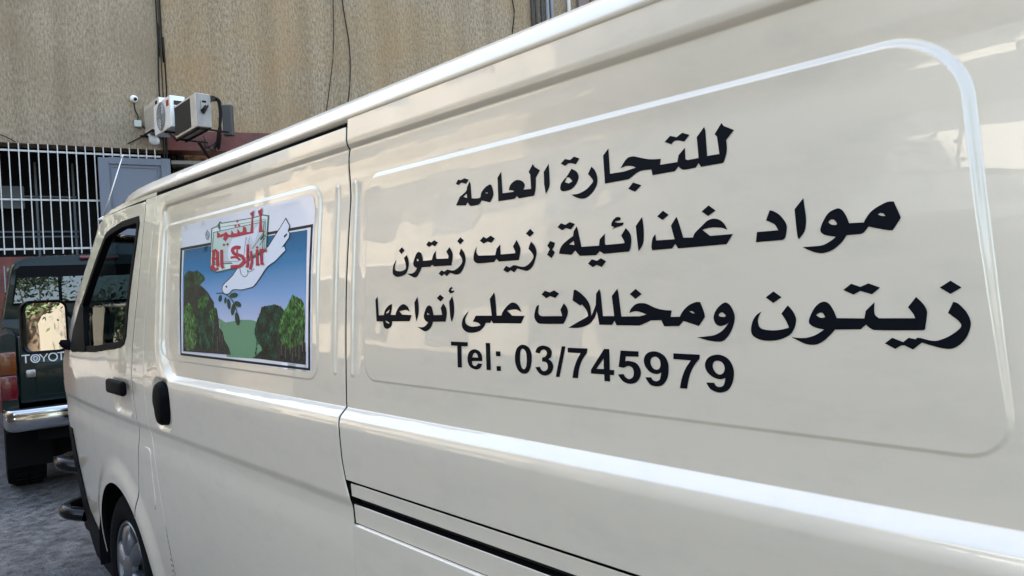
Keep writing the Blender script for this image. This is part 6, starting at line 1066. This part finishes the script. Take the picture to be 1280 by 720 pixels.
# security camera, junction box, lamp
sc_ = empty('security_camera', (CORN[0], CORN[1], 0), aL); tag(sc_, 'small white dome camera on the end wall above the junction box', 'security camera')
bm = bmesh.new(); Mx = Matrix.Translation((-.412, 0, 4.416)) @ Matrix.Rotation(R(90), 4, 'X')
add_lathe(bm, [(.055, .0), (.055, .03), (.05, .05), (.036, .068), (.001, .075)], Mx, 20, True); bm_obj('dome', bm, white_pl, sc_, angle=60)
bm = bmesh.new(); add_lathe(bm, [(.026, .0), (.026, .02), (.001, .026)], Matrix.Translation((-.395, -.062, 4.405)) @ Matrix.Rotation(R(100), 4, 'X'), 14); bm_obj('lens', bm, gloss_black, sc_)
bm = bmesh.new(); add_tube(bm, catmull([(-.41, -.012, 4.36), (-.40, -.012, 4.25), (-.37, -.014, 4.17), (-.372, -.014, 4.10)]), .008, 6); bm_obj('cable', bm, cablem, sc_)
jb = empty('junction_box', (CORN[0], CORN[1], 0), aL); tag(jb, 'pale square junction box under the dome camera', 'junction box')
bm = bmesh.new(); add_box(bm, -.425, -.325, -.055, 0, 3.99, 4.09, .008); bm_obj('box', bm, mat('pale_green_plastic', (.50, .54, .46), .5), jb)
bm = bmesh.new(); add_tube(bm, catmull([(-.33, -.012, 4.03), (-.27, -.016, 3.97), (-.20, -.02, 3.91), (-.12, -.03, 3.88), (-.03, -.04, 3.80)]), .009, 6); bm_obj('cable', bm, cablem, jb)
lp = empty('bulb_lamp', (CORN[0], CORN[1], 0), aL); tag(lp, 'white unlit bulb lamp hanging at the grille corner', 'lamp')
bm = bmesh.new(); Mb = Matrix.Translation((-.245, -.11, 3.89)) @ Matrix.Rotation(R(148), 4, 'Y') @ Matrix.Rotation(R(10), 4, 'X')
add_lathe(bm, [(.030, .0), (.032, .04), (.034, .05), (.055, .08), (.072, .12), (.074, .15), (.06, .185), (.035, .205), (.001, .21)], Mb, 20, True); bm_obj('bulb', bm, mat('milky_glass', (.62, .62, .66), .25), lp, smooth=True)
bm = bmesh.new(); add_tube(bm, catmull([(-.24, -.09, 3.90), (-.36, -.03, 3.83), (-.46, -.012, 3.77), (-.53, -.01, 3.73)]), .008, 6); add_tube(bm, [(-.24, -.09, 3.90), (-.22, 0.02, 3.92)], .012, 6); bm_obj('arm', bm, cablem, lp)
# air-conditioning units: fronts face left, sides face the yard
CA = math.radians(46.37)   # frame square to the yard's diagonal
def cw(a, d): return (-.72387*d+.68994*a, -.85+.68994*d+.72387*a)
rustm = mat('dark_rusty_iron', (.018, .014, .011), .8, spec=.1)
fanm = mat('fan_grille', (.035, .033, .03), .7, spec=.2); redm = mat('red_badge', (.35, .03, .03), .5)
def ac_unit(a, d, z, label, kind):
    """near front edge at lateral a; front plane runs back and a little left"""
    x, y = cw(a, d); o = empty('air_conditioner', (x, y, z), CA+R(42)); tag(o, label, 'air conditioner', 'air conditioners on the corner bracket')
    W_, D_ = (.75, .20) if kind != 2 else (.85, .185)
    # local x: across the unit's depth (to the right), local y: along its width (away)
    bm = bmesh.new(); add_box(bm, 0, D_, 0, W_, 0, .43, .012); bm_obj('casing', bm, beige_pl if kind != 1 else white_pl, o)
    if kind != 1:
        bm = bmesh.new(); add_box(bm, .008, D_-.001, -.006, .002, .008, .42); bm_obj('side_panel', bm, greym if kind == 2 else white_pl, o)
    if kind == 2:
        bm = bmesh.new(); add_box(bm, -.008, .002, .20, W_-.03, .03, .40, .003); bm_obj('fan_grille', bm, fanm, o)
        bm = bmesh.new(); add_box(bm, .06, .14, -.018, -.005, .22, .34, .004); bm_obj('service_cover', bm, greym, o)
        bm = bmesh.new(); add_box(bm, .075, .125, -.022, -.018, .31, .335); bm_obj('handle_recess', bm, darkin, o)
    if kind == 1:
        bm = bmesh.new(); Mx = Matrix.Translation((-.006, .40, .215)) @ Matrix.Rotation(R(-90), 4, 'Y')
        for r_ in (.05, .09, .13, .165, .19): add_lathe(bm, [(r_-.008, 0), (r_, .006), (r_+.008, 0)], Mx, 28)
        add_box(bm, -.012, .0, .395, .405, .03, .40); add_box(bm, -.012, 0, .21, .59, .21, .22); bm_obj('fan_grille', bm, mat('grey_fan_grille', (.22, .23, .23), .5), o)
        bm = bmesh.new(); add_box(bm, -.006, .001, .05, .15, .30, .38, .002); bm_obj('badge', bm, redm, o)
        bm = bmesh.new()
        for k in range(2): add_box(bm, .05, .17, -.010, .001, .22+.08*k, .28+.08*k, .004)
        bm_obj('side_vent', bm, fanm, o)
        bm = bmesh.new(); add_box(bm, .09, .15, -.03, .0, .0, .19, .01); bm_obj('pipe_cover', bm, white_pl, o)
    if kind == 0:
        bm = bmesh.new(); add_box(bm, -.006, .001, .06, .14, .34, .39, .002); bm_obj('badge', bm, darkin, o)
        bm = bmesh.new()
        for k in range(9): add_box(bm, -.005, .001, .2, W_-.05, .06+.035*k, .072+.035*k)
        bm_obj('front_louvre', bm, mat('pale_louvre', (.42, .40, .36), .5), o)
    return o
ac_unit(-5.0, 10.35, 3.875, 'slim white air conditioner, leftmost on the wall bracket', 0)
ac_unit(-4.53, 9.7, 3.71, 'white air conditioner with round fan and red badge, middle of the bracket', 1)
ac_unit(-3.878, 9.0, 3.526, 'big beige air conditioner with grey side, rightmost on the bracket', 2)
x, y = cw(-3.878, 9.0); br = empty('wall_bracket', (x, y, 3.496), CA+R(42)); tag(br, 'dark steel bracket shelf carrying the three air conditioners', 'bracket')
bm = bmesh.new()
for xx in (.03, .15): add_tube(bm, [(xx, -.04, .010), (xx, .9, .012), (xx, 1.24, .195), (xx, 1.75, .28), (xx, 1.95, .36), (xx, 2.5, .362)], .014, 6)
for k, z in ((.02, .012), (.80, .012), (1.25, .197), (1.9, .33), (2.45, .36)): add_tube(bm, [(-.01, k, z), (.42, k+.05, z)], .013, 6)
bm_obj('shelf_frame', bm, rustm, br)
bm = bmesh.new(); add_tube(bm, [(.26, .72, -.02), (.60, 1.0, -.35), (.72, 1.1, -.75)], .022, 8); bm_obj('strut', bm, rustm, br)
x, y = cw(0, 0); cb = empty('cable_bundle', (x, y, 0), CA); tag(cb, 'tangled dark cables looping from the grey sided air conditioner', 'cables')
bm = bmesh.new(); rnd = random.Random(3)
for k in range(7):
    j = lambda s=.03: rnd.uniform(-s, s)
    add_tube(bm, catmull([(-3.80+j(.02), 9.02, 3.72+j()), (-3.82+j(.02), 9.3, 3.92+j()), (-4.23+j(.02), 10.45, 4.26+j()), (-4.175+j(.015), 10.5, 4.20+j()), (-4.17+j(.012), 10.5, 3.98+j()), (-4.20+j(.02), 10.5, 3.74+j()), (-4.26+j(.04), 10.55, 3.55+j(.05))]), rnd.uniform(.009, .017), 6)
for k in range(4): add_tube(bm, catmull([(-4.25+j(.05), 10.5, 3.62+j(.05)), (-4.36+j(.06), 10.5, 3.55+j(.04)), (-4.42+j(.06), 10.5, 3.66+j(.08))]), .006, 5)
bm_obj('cable', bm, cablem, cb, smooth=True)
bm = bmesh.new(); add_box(bm, -4.25, -4.10, 10.75, 10.85, 3.78, 4.25, .02); bm_obj('pipe_box', bm, mat('dark_grey_box', (.05, .05, .048), .6), cb)
# loose wires and pipes on the walls
def wire(name, a, pts, r, label, cat, m=cablem, group=None):
    o = empty(name, (CORN[0], CORN[1], 0), a); tag(o, label, cat, group); bm = bmesh.new()
    for p in pts: add_tube(bm, catmull(p, 5), r, 6)
    bm_obj('cable' if name != 'wall_pipe' else 'pipe', bm, m, o, smooth=True); return o
wire('corner_cable', aR, [[(-.035, -.05, 22), (-.03, -.05, 6.5), (-.02, -.05, 5.6), (-.05, -.05, 4.6), (-.03, -.05, 3.9), (-.04, -.07, 2.6)], [(.02, -.04, 22), (.022, -.04, 6.5), (.045, -.04, 5.4), (.05, -.05, 4.4), (.01, -.05, 3.7), (-.01, -.07, 2.6)]], .013, 'pair of dark cables running down the corner between the walls', 'cables')
wire('hanging_cable', aR, [[(2.70, -.03, 8.5), (2.69, -.03, 7.4), (2.67, -.03, 6.3), (2.63, -.03, 5.4), (2.52, -.03, 4.7), (2.46, -.03, 4.35), (2.42, -.03, 3.9)]], .007, 'thin dark wire bowing to the left down the side wall', 'cable', group='thin wires on the side wall')
wire('hanging_cable', aR, [[(2.80, -.03, 8.5), (2.80, -.03, 7.4), (2.82, -.03, 6.3), (2.90, -.03, 5.5), (2.88, -.03, 4.9), (2.81, -.03, 4.4), (2.79, -.03, 3.9)]], .010, 'dark wire with a kink, right of the bowing wire on the side wall', 'cable', group='thin wires on the side wall')
wire('hanging_cable', aR, [[(5.93, -.03, 8.5), (5.94, -.03, 7.5), (5.95, -.03, 6.7), (5.985, -.03, 6.35), (5.92, -.03, 5.9), (5.9, -.03, 5.2), (5.9, -.03, 3.98)]], .011, 'single black wire left of the pipes on the side wall', 'cable', group='thin wires on the side wall')
wire('drain_pipe', aR, [[(6.35, -.05, 22), (6.35, -.05, 3.98)], [(6.43, -.06, 22), (6.43, -.06, 3.98)], [(6.56, -.05, 22), (6.555, -.05, 6.6), (6.53, -.05, 6.2), (6.54, -.05, 3.98)]], .028, 'bundle of dark drain pipes on the side wall above the van', 'pipes', mat('dark_pipe', (.035, .032, .03), .5))
wire('drain_pipe', aR, [[(6.63, -.06, 22), (6.66, -.06, 6.6), (6.68, -.06, 3.98)], [(6.75, -.05, 22), (6.76, -.05, 3.98)]], .036, 'pair of grey drain pipes right of the dark pipe bundle', 'pipes', mat('grey_pipe', (.20, .20, .21), .5))
wire('drain_pipe', aR, [[(7.12, -.06, 22), (7.12, -.06, 3.98)]], .036, 'single pale drain pipe, rightmost on the side wall', 'pipe', mat('pale_pipe', (.55, .50, .46), .5))
o = empty('pilaster', (CORN[0], CORN[1], 0), aR); tag(o, 'grey brown wall pier right of the pale drain pipe', 'pilaster'); bm = bmesh.new(); add_box(bm, 7.32, 7.52, -.10, 0, 3.98, 22); add_box(bm, 7.62, 7.72, -.06, 0, 3.98, 22); bm_obj('pier', bm, mat('brown_render', (.17, .13, .115), .85), o)
wire('slack_wire', aL, [[(-3.2, -.05, 4.02), (-2.5, -.06, 3.86), (-2.1, -.05, 3.76), (-1.92, -.03, 3.67)]], .007, 'thin slack wire crossing the wall left end above the grille', 'cable')
# ------------------------------------------------------------ dark green pickup
dg = mat('dark_green_paint', (.0015, .007, .0055), .35, spec=.2, coat=.3, coat_r=.02); tglass = mat('dark_car_glass', (.006, .007, .008), .0, spec=.9, coat=1, coat_r=0)
amber = mat('amber_lens', (.10, .024, .003), .25, coat=.6); redl = mat('red_lens', (.075, .002, .005), .25, coat=.6)
TA = R(82.379-0)
pk = empty('pickup_truck', (-6.363, .011, 0), TA); tag(pk, 'dark green pickup truck with chrome rear bumper parked ahead of the van', 'pickup truck')
TW = 1.64
def T(name, bm, m, par=None, ang=40): return bm_obj(name, bm, m, par or pk, angle=ang)
# local x across (left to right), local y forward
bm = bmesh.new(); add_box(bm, .098, TW-.098, .0, .05, .655, 1.158, .018, seg=3)
add_box(bm, .20, TW-.20, -.006, .01, .70, .98, .012)
tgate = T('tailgate', bm, dg)
bm = bmesh.new()
add_prism(bm, [(-.01, .52), (.0, .45), (.09, .45), (.09, 1.165), (.05, 1.185), (.0, 1.165), (-.015, 1.0), (-.015, .8)], .01, 2.05, lambda u, v, w: (u, w, v))
add_prism(bm, [(TW+.01, .52), (TW, .45), (TW-.09, .45), (TW-.09, 1.165), (TW-.05, 1.185), (TW, 1.165), (TW+.015, 1.0), (TW+.015, .8)], .01, 2.05, lambda u, v, w: (u, w, v))
add_box(bm, .09, TW-.09, .06, 2.05, .70, .74); add_box(bm, .02, TW-.02, 1.50, 1.56, .6, 1.262, .01)
T('cargo_bed', bm, dg)
for s in (0, 1):
    x0 = -.018 if s == 0 else TW-.088; lm = empty('tail_lamp'); lm.parent = pk
    bm = bmesh.new(); add_box(bm, x0, x0+.106, -.012, .05, .875, 1.048, .01); T('indicator_lens', bm, amber, lm)
    bm = bmesh.new(); add_box(bm, x0, x0+.106, -.013, .05, .69, .873, .01); T('brake_lens', bm, redl, lm)
bm = bmesh.new()
prof = [(-.10, .632), (-.135, .622), (-.15, .60), (-.145, .585), (-.15, .57), (-.15, .50), (-.135, .475), (-.10, .462)]
cols = []
for x, back, sh in ((-.01, .16, .7), (.004, .07, .84), (.03, .02, .94), (.07, 0, 1), (.4, 0, 1), (TW/2, -.005, 1), (TW-.4, 0, 1), (TW-.07, 0, 1), (TW-.03, .02, .94), (TW-.004, .07, .84), (TW+.01, .16, .7)):
    cols.append([bm.verts.new((x, y+back, .55+(z-.55)*sh)) for y, z in prof])
for a_, b_ in zip(cols[:-1], cols[1:]):
    for i in range(len(prof)-1): bm.faces.new((a_[i], a_[i+1], b_[i+1], b_[i]))
for i in range(len(cols)-1): bm.faces.new((cols[i][0], cols[i+1][0], bm.verts.new((cols[i+1][0].co.x, .0, .625)), bm.verts.new((cols[i][0].co.x, .0, .625))))
bmesh.ops.remove_doubles(bm, verts=bm.verts, dist=1e-5); T('rear_bumper', bm, chrome, None, 70)
# cab with raked rear, roof curve and sliding rear window
bm = bmesh.new()
sec = []   # cross sections along y: (y, half width low, half width top, z of roof)
def cab_sec(y, zr, ins):
    pts = [(.015, .5), (.0, .9), (.005, 1.20), (.03, 1.30)]; top = [(.03+.035*1.0, 1.50), (.115, zr-.09), (.15, zr-.045), (.22, zr-.012), (.34, zr+.004), (.60, zr+.012), (TW/2, zr+.014)]
    L_ = [(x+ins, z) for x, z in pts+top]; Rr = [(TW-x, z) for x, z in L_[-2::-1]]
    return [bm.verts.new((x, y, z)) for x, z in L_+Rr]
S_ = [cab_sec(1.615, 1.80, .012), cab_sec(1.60, 1.80, .0) if False else cab_sec(1.63, 1.826, .004), cab_sec(1.72, 1.842, 0), cab_sec(2.3, 1.855, 0), cab_sec(2.9, 1.845, 0), cab_sec(3.05, 1.82, 0)]
for a_, b_ in zip(S_[:-1], S_[1:]):
    for i in range(len(a_)-1): bm.faces.new((a_[i], a_[i+1], b_[i+1], b_[i]))
bm.faces.new(S_[0]); bm.faces.new(S_[-1]); cab = T('cab', bm, dg, None, 45)
bm = bmesh.new(); add_prism(bm, [(.105, 1.385), (.155, 1.72), (.185, 1.748), (TW-.185, 1.748), (TW-.155, 1.72), (TW-.105, 1.385)], 1.598, 1.613, lambda u, v, w: (u, w, v)); T('window_rubber', bm, rubber)
for nm, q in (('rear_window', [(.118, 1.405), (.170, 1.69), (.195, 1.722), (.474, 1.728), (.474, 1.405)]), ('rear_window', [(.502, 1.405), (.502, 1.728), (1.138, 1.728), (1.138, 1.405)]), ('rear_window', [(TW-.118, 1.405), (TW-.170, 1.69), (TW-.195, 1.722), (TW-.474, 1.728), (TW-.474, 1.405)])):
    bm = bmesh.new(); add_prism(bm, q, 1.590, 1.597, lambda u, v, w: (u, w-(1.72-v)*.10+.016, v)); T(nm, bm, tglass)
bm = bmesh.new(); add_box(bm, .66, TW-.66, 1.588, 1.66, 1.797, 1.838, .01); T('high_brake_lamp', bm, redl)
for s in (0, 1):
    bm = bmesh.new(); u0, u1 = (-.004, .006) if s == 0 else (TW-.006, TW+.004)
    add_prism(bm, [(1.80, 1.33), (2.95, 1.33), (2.80, 1.74), (1.86, 1.76)], u0+(.065 if s == 0 else -.065), u1+(.065 if s == 0 else -.065), lambda u, v, w: (w, u, v)); T('side_window', bm, tglass)
bm = bmesh.new(); add_prism(bm, [(3.0, .55), (3.0, 1.27), (3.6, 1.23), (4.35, 1.12), (4.42, .95), (4.42, .5)], .03, TW-.03, lambda u, v, w: (w, u, v)); T('bonnet', bm, dg)
bm = bmesh.new(); add_prism(bm, [(3.02, 1.275), (3.55, 1.25), (3.07, 1.80)], .10, TW-.10, lambda u, v, w: (w, u, v)); T('windscreen', bm, tglass)
bm = bmesh.new(); add_box(bm, .2, TW-.2, .02, 4.2, .36, .60); add_box(bm, .30, TW-.30, .5, 1.2, .14, .37); add_box(bm, -.0, .3, .35, .37, .12, .5); add_box(bm, .10, TW-.1, 2.0, 4.3, .40, .56); add_tube(bm, [(.16, .78, GZ+.34), (TW-.16, .78, GZ+.34)], .05, 10); T('chassis_and_dark_blocks', bm, rubber)  # chassis, with low dark blocks added to blacken the view underneath
bm = bmesh.new(); add_lathe(bm, [(.10, .0), (.30, -.01), (.36, .03), (.365, .11), (.36, .18), (.30, .22), (.10, .21)], Matrix.Translation((.78, .75, .02)), 36); T('added_spare_wheel', bm, rubber)  # unseen spare wheel, added low to darken the ground under the bed
bm = bmesh.new(); add_lathe(bm, [(.19, 0), (.2, -.02), (.26, -.03), (.335, -.02), (.355, .02), (.355, .2), (.33, .24), (.2, .23)], Matrix(((0, 0, 1, 0), (1, 0, 0, 0), (0, 1, 0, 0), (0, 0, 0, 1))), 36)
for k in range(30):
    a = 2*math.pi*k/30
    for xx in (.03, .13): add_box(bm, xx, xx+.08, -.018, .018, .352, .364, 0, Matrix.Rotation(a, 4, 'X'))
tw = empty('wheel'); tw.parent = pk; tyre = bm_obj('tyre', bm, rubber, tw, angle=40)
bm = bmesh.new(); add_lathe(bm, [(.19, .0), (.17, .03), (.07, .02), (.06, -.01), (.001, -.01)], Matrix(((0, 0, 1, 0), (1, 0, 0, 0), (0, 1, 0, 0), (0, 0, 0, 1))), 24); bm_obj('rim', bm, silver, tw, angle=40)
tw.location = (.02, .78, GZ+.365)
for x, y, rz in ((TW-.02, .78, math.pi), (.02, 3.65, 0), (TW-.02, 3.65, math.pi)):
    c = copy_tree(tw, pk); c.location = (x, y, GZ+.365); c.rotation_euler = (0, 0, rz)
# tailgate lettering built from strokes
bm = bmesh.new()
def stroke3(pts, w, y0=-.0095, y1=-.004):
    n = len(pts); L_, R_ = [], []
    for i in range(n):
        a = Vector(pts[max(i-1, 0)]); b = Vector(pts[min(i+1, n-1)]); t = (b-a).normalized(); p = Vector(pts[i]); q = Vector((-t.y, t.x))*w/2; L_.append(p+q); R_.append(p-q)
    vs2 = [[bm.verts.new((p.x, y, p.y)) for p in L_+R_] for y in (y0, y1)]; 
    for i in range(n-1):
        bm.faces.new((vs2[0][i], vs2[0][i+1], vs2[0][n+i+1], vs2[0][n+i]))
        bm.faces.new((vs2[0][i], vs2[0][i+1], vs2[1][i+1], vs2[1][i])); bm.faces.new((vs2[0][n+i], vs2[0][n+i+1], vs2[1][n+i+1], vs2[1][n+i]))
def oval(cx_, cz_, a, b): return [(cx_+a*math.cos(t), cz_+b*math.sin(t)) for t in np.linspace(0, 2*math.pi, 25)]
zb, hh, W_ = .955, .058, .0082
x0 = .122
def letter(ch, x):
    if ch == 'T': stroke3([(x, zb+hh), (x+.05, zb+hh)], W_); stroke3([(x+.025, zb+hh), (x+.025, zb)], W_)
    if ch == 'O': stroke3(oval(x+.028, zb+hh/2, .027, hh/2), W_)
    if ch == 'Y': stroke3([(x, zb+hh), (x+.025, zb+hh*.42), (x+.05, zb+hh)], W_); stroke3([(x+.025, zb+hh*.42), (x+.025, zb)], W_)
    if ch == 'A': stroke3([(x, zb), (x+.025, zb+hh), (x+.05, zb)], W_); stroke3([(x+.011, zb+hh*.33), (x+.039, zb+hh*.33)], W_*.8)
for k, ch in enumerate('TOYOTA'): letter(ch, x0+.056*k)
stroke3(oval(x0+.056+.028, zb+hh/2, .014, .017), .0045); stroke3(oval(x0+.056+.028, zb+hh/2, .006, .016), .003)
o = bm_obj('lettering', bm, mat('pale_metal_letters', (.55, .56, .58), .35, metal=.2), tgate)
bm = bmesh.new(); add_box(bm, .142, .205, -.024, -.001, .845, .905, .012); T('tailgate_lock', bm, mat('satin_metal', (.32, .30, .27), .3, metal=.8))
# ------------------------------------------------------------ what stands behind the photographer and shows in mirror, glass and paint, with pieces added for light and shade
cream = mat('cream_render', (.24, .21, .165), .9); noise_col(cream, (.19, .165, .13), (.30, .265, .21), 1.2, 6, (1, 1, .4), .35, .65)
wglass = mat('window_glass_dark', (.02, .025, .03), .03, spec=.8); wframe = mat('brown_frame', (.10, .06, .04), .5); conc = mat('concrete', (.34, .32, .29), .9)
ob = empty('opposite_building', (0, -9.2, 0)); tag(ob, 'tan apartment building across the yard mirrored in the van paint', 'building')
bm = bmesh.new(); add_box(bm, -20, -1.0, -8, 0, GZ, 11); bm_obj('wall', bm, cream, ob)
bm = bmesh.new()
for z in (3.1, 6.2): add_box(bm, -19.5, -1.2, 0, 1.1, z, z+.16)
bm_obj('shadow_balcony_slab', bm, conc, ob)  # slabs added to throw a shadow pattern on the facade
bm = bmesh.new()
for z in (3.26, 6.36): add_box(bm, -19.5, -1.2, 1.0, 1.08, z, z+.85)
bm_obj('balcony_parapet', bm, cream, ob)
for fl_ in range(3):
    for k in range(5):
        x = -16.2+3.4*k; z = .9+3.1*fl_
        bm = bmesh.new(); add_box(bm, x-.75, x+.75, -.02, .05, z-.05, z+1.45); f_ = bm_obj('window', bm, wframe, ob)
        bm = bmesh.new(); add_box(bm, x-.68, x-.03, .052, .056, z, z+1.38); add_box(bm, x+.03, x+.68, .052, .056, z, z+1.38); bm_obj('pane', bm, wglass, f_)
for z in (4.0, 7.1):
    for x in (-2.6,):
        bm = bmesh.new(); add_box(bm, x-.74, x-.02, .06, .10, z, z+1.38); add_box(bm, x+.06, x+.70, .06, .10, z+.4, z+1.38); bm_obj('added_bright_shutter', bm, white_pl, ob)  # white leaves added so the van paint mirrors bright patches
bm = bmesh.new(); add_box(bm, -3.5, -1.5, 1.085, 1.10, 3.32, 4.05); add_box(bm, -3.3, -1.7, 1.085, 1.10, 6.42, 7.1); bm_obj('added_bright_panel', bm, white_pl, ob)  # unseen white panels, added as pale patches for the paint to reflect
ob3 = empty('corner_house', (0, -9.2, 0)); tag(ob3, 'sunlit cream house wall seen in the wing mirror', 'building')
bm = bmesh.new(); add_box(bm, 9, 26, -7, 0, GZ, 6.5); bm_obj('wall', bm, mat('cream_house', (.16, .145, .118), .9), ob3)
bm = bmesh.new(); add_box(bm, 8.9, 26.1, -7.1, .25, 6.5, 6.7); bm_obj('roof', bm, conc, ob3)
for k in range(5):
    x = 10.5+3.3*k; bm = bmesh.new(); add_box(bm, x-.6, x+.6, -.02, .05, 1.0, 2.4); f_ = bm_obj('window', bm, wframe, ob3)
    bm = bmesh.new(); add_box(bm, x-.52, x+.52, .052, .056, 1.06, 2.34); bm_obj('pane', bm, wglass, f_)
yw = empty('added_shade_wall', (0, -4.6, 0)); tag(yw, 'unseen low dark wall added to darken the lower van side', 'wall')
bm = bmesh.new(); add_box(bm, -18, 2.6, -.25, 0, GZ, .95, .02); bm_obj('wall', bm, stone, yw)  # unseen wall, added to keep low light off the lower van side
ob2 = empty('street_building', (-28, -4, 0)); tag(ob2, 'pale distant building at the street end reflected in the van window', 'building')
bm = bmesh.new(); add_box(bm, -6, 0, -14, 4.5, GZ, 11); bm_obj('wall', bm, mat('pale_render', (.62, .57, .48), .9), ob2)
for z in (1.5, 4.5, 7.5):
    for k in range(5):
        bm = bmesh.new(); y = -12.5+3.4*k; add_box(bm, 0, .05, y-.6, y+.6, z, z+1.5); bm_obj('window', bm, wglass, ob2)
leafm = mat('leaf_green', (.05, .11, .025), .55); noise_col(leafm, (.014, .036, .008), (.055, .105, .022), .9, 4, (1, 1, 1), .35, .65); barkm = mat('bark', (.09, .065, .045), .95)
def tree(x, y, h, rad, label, n, seed, lo=.48, ls=1):
    o = empty('tree', (x, y, GZ)); tag(o, label, 'tree', 'street trees reflected in glass'); rn = random.Random(seed)
    bm = bmesh.new(); add_tube(bm, catmull([(0, 0, 0), (.05, .02, h*.25), (-.03, .05, h*.45), (.06, 0, h*.7)]), [.16-.005*i for i in range(19)], 8)
    cl = []
    for k in range(11):
        a = rn.uniform(0, 6.28); e = (math.cos(a)*rad*rn.uniform(.45, .95), math.sin(a)*rad*rn.uniform(.45, .95), h*rn.uniform(lo, .98)); s = h*rn.uniform(min(.32, lo), max(.36, lo)); cl.append(e)
        add_tube(bm, catmull([(0, .02, s), (e[0]*.5, e[1]*.5, (s+e[2])/2+.1), e], 3), [.06, .055, .05, .04, .03, .02, .012], 6)
    bm_obj('trunk', bm, barkm, o, smooth=True)
    V, F = [], []
    for k in range(n):
        c = rn.choice(cl); v = Vector((rn.gauss(0, 1), rn.gauss(0, 1), rn.gauss(0, .7)))*rad*.22+Vector(c)
        d = Vector((rn.uniform(-1, 1), rn.uniform(-1, 1), rn.uniform(-1, .4))).normalized(); q = d.cross(Vector((rn.uniform(-1, 1), rn.uniform(-1, 1), .3))).normalized(); L_ = rn.uniform(.07, .13)*ls; w = L_*.42; b = len(V)
        V += [v-d*L_, v+q*w, v+d*L_, v-q*w]; F.append((b, b+1, b+2, b+3))
    link('crown', mesh('crown', V, F), leafm, o)
tree(5.8, -5.1, 3.9, 1.7, 'leafy street tree hanging over the mirror reflection', 8500, 1, .50, .55)
tree(-4.9, -6.6, 8.2, 2.1, 'tree whose branches ripple in the van paint', 9000, 2, .5, .6)
tree(-16.5, -3.3, 4.6, 1.9, 'sunny green tree reflected in the half open van window', 6500, 3, .12)
tree(15.5, -1.6, 8.0, 2.6, 'tall street tree streaking the pickup rear window reflection', 6500, 5)
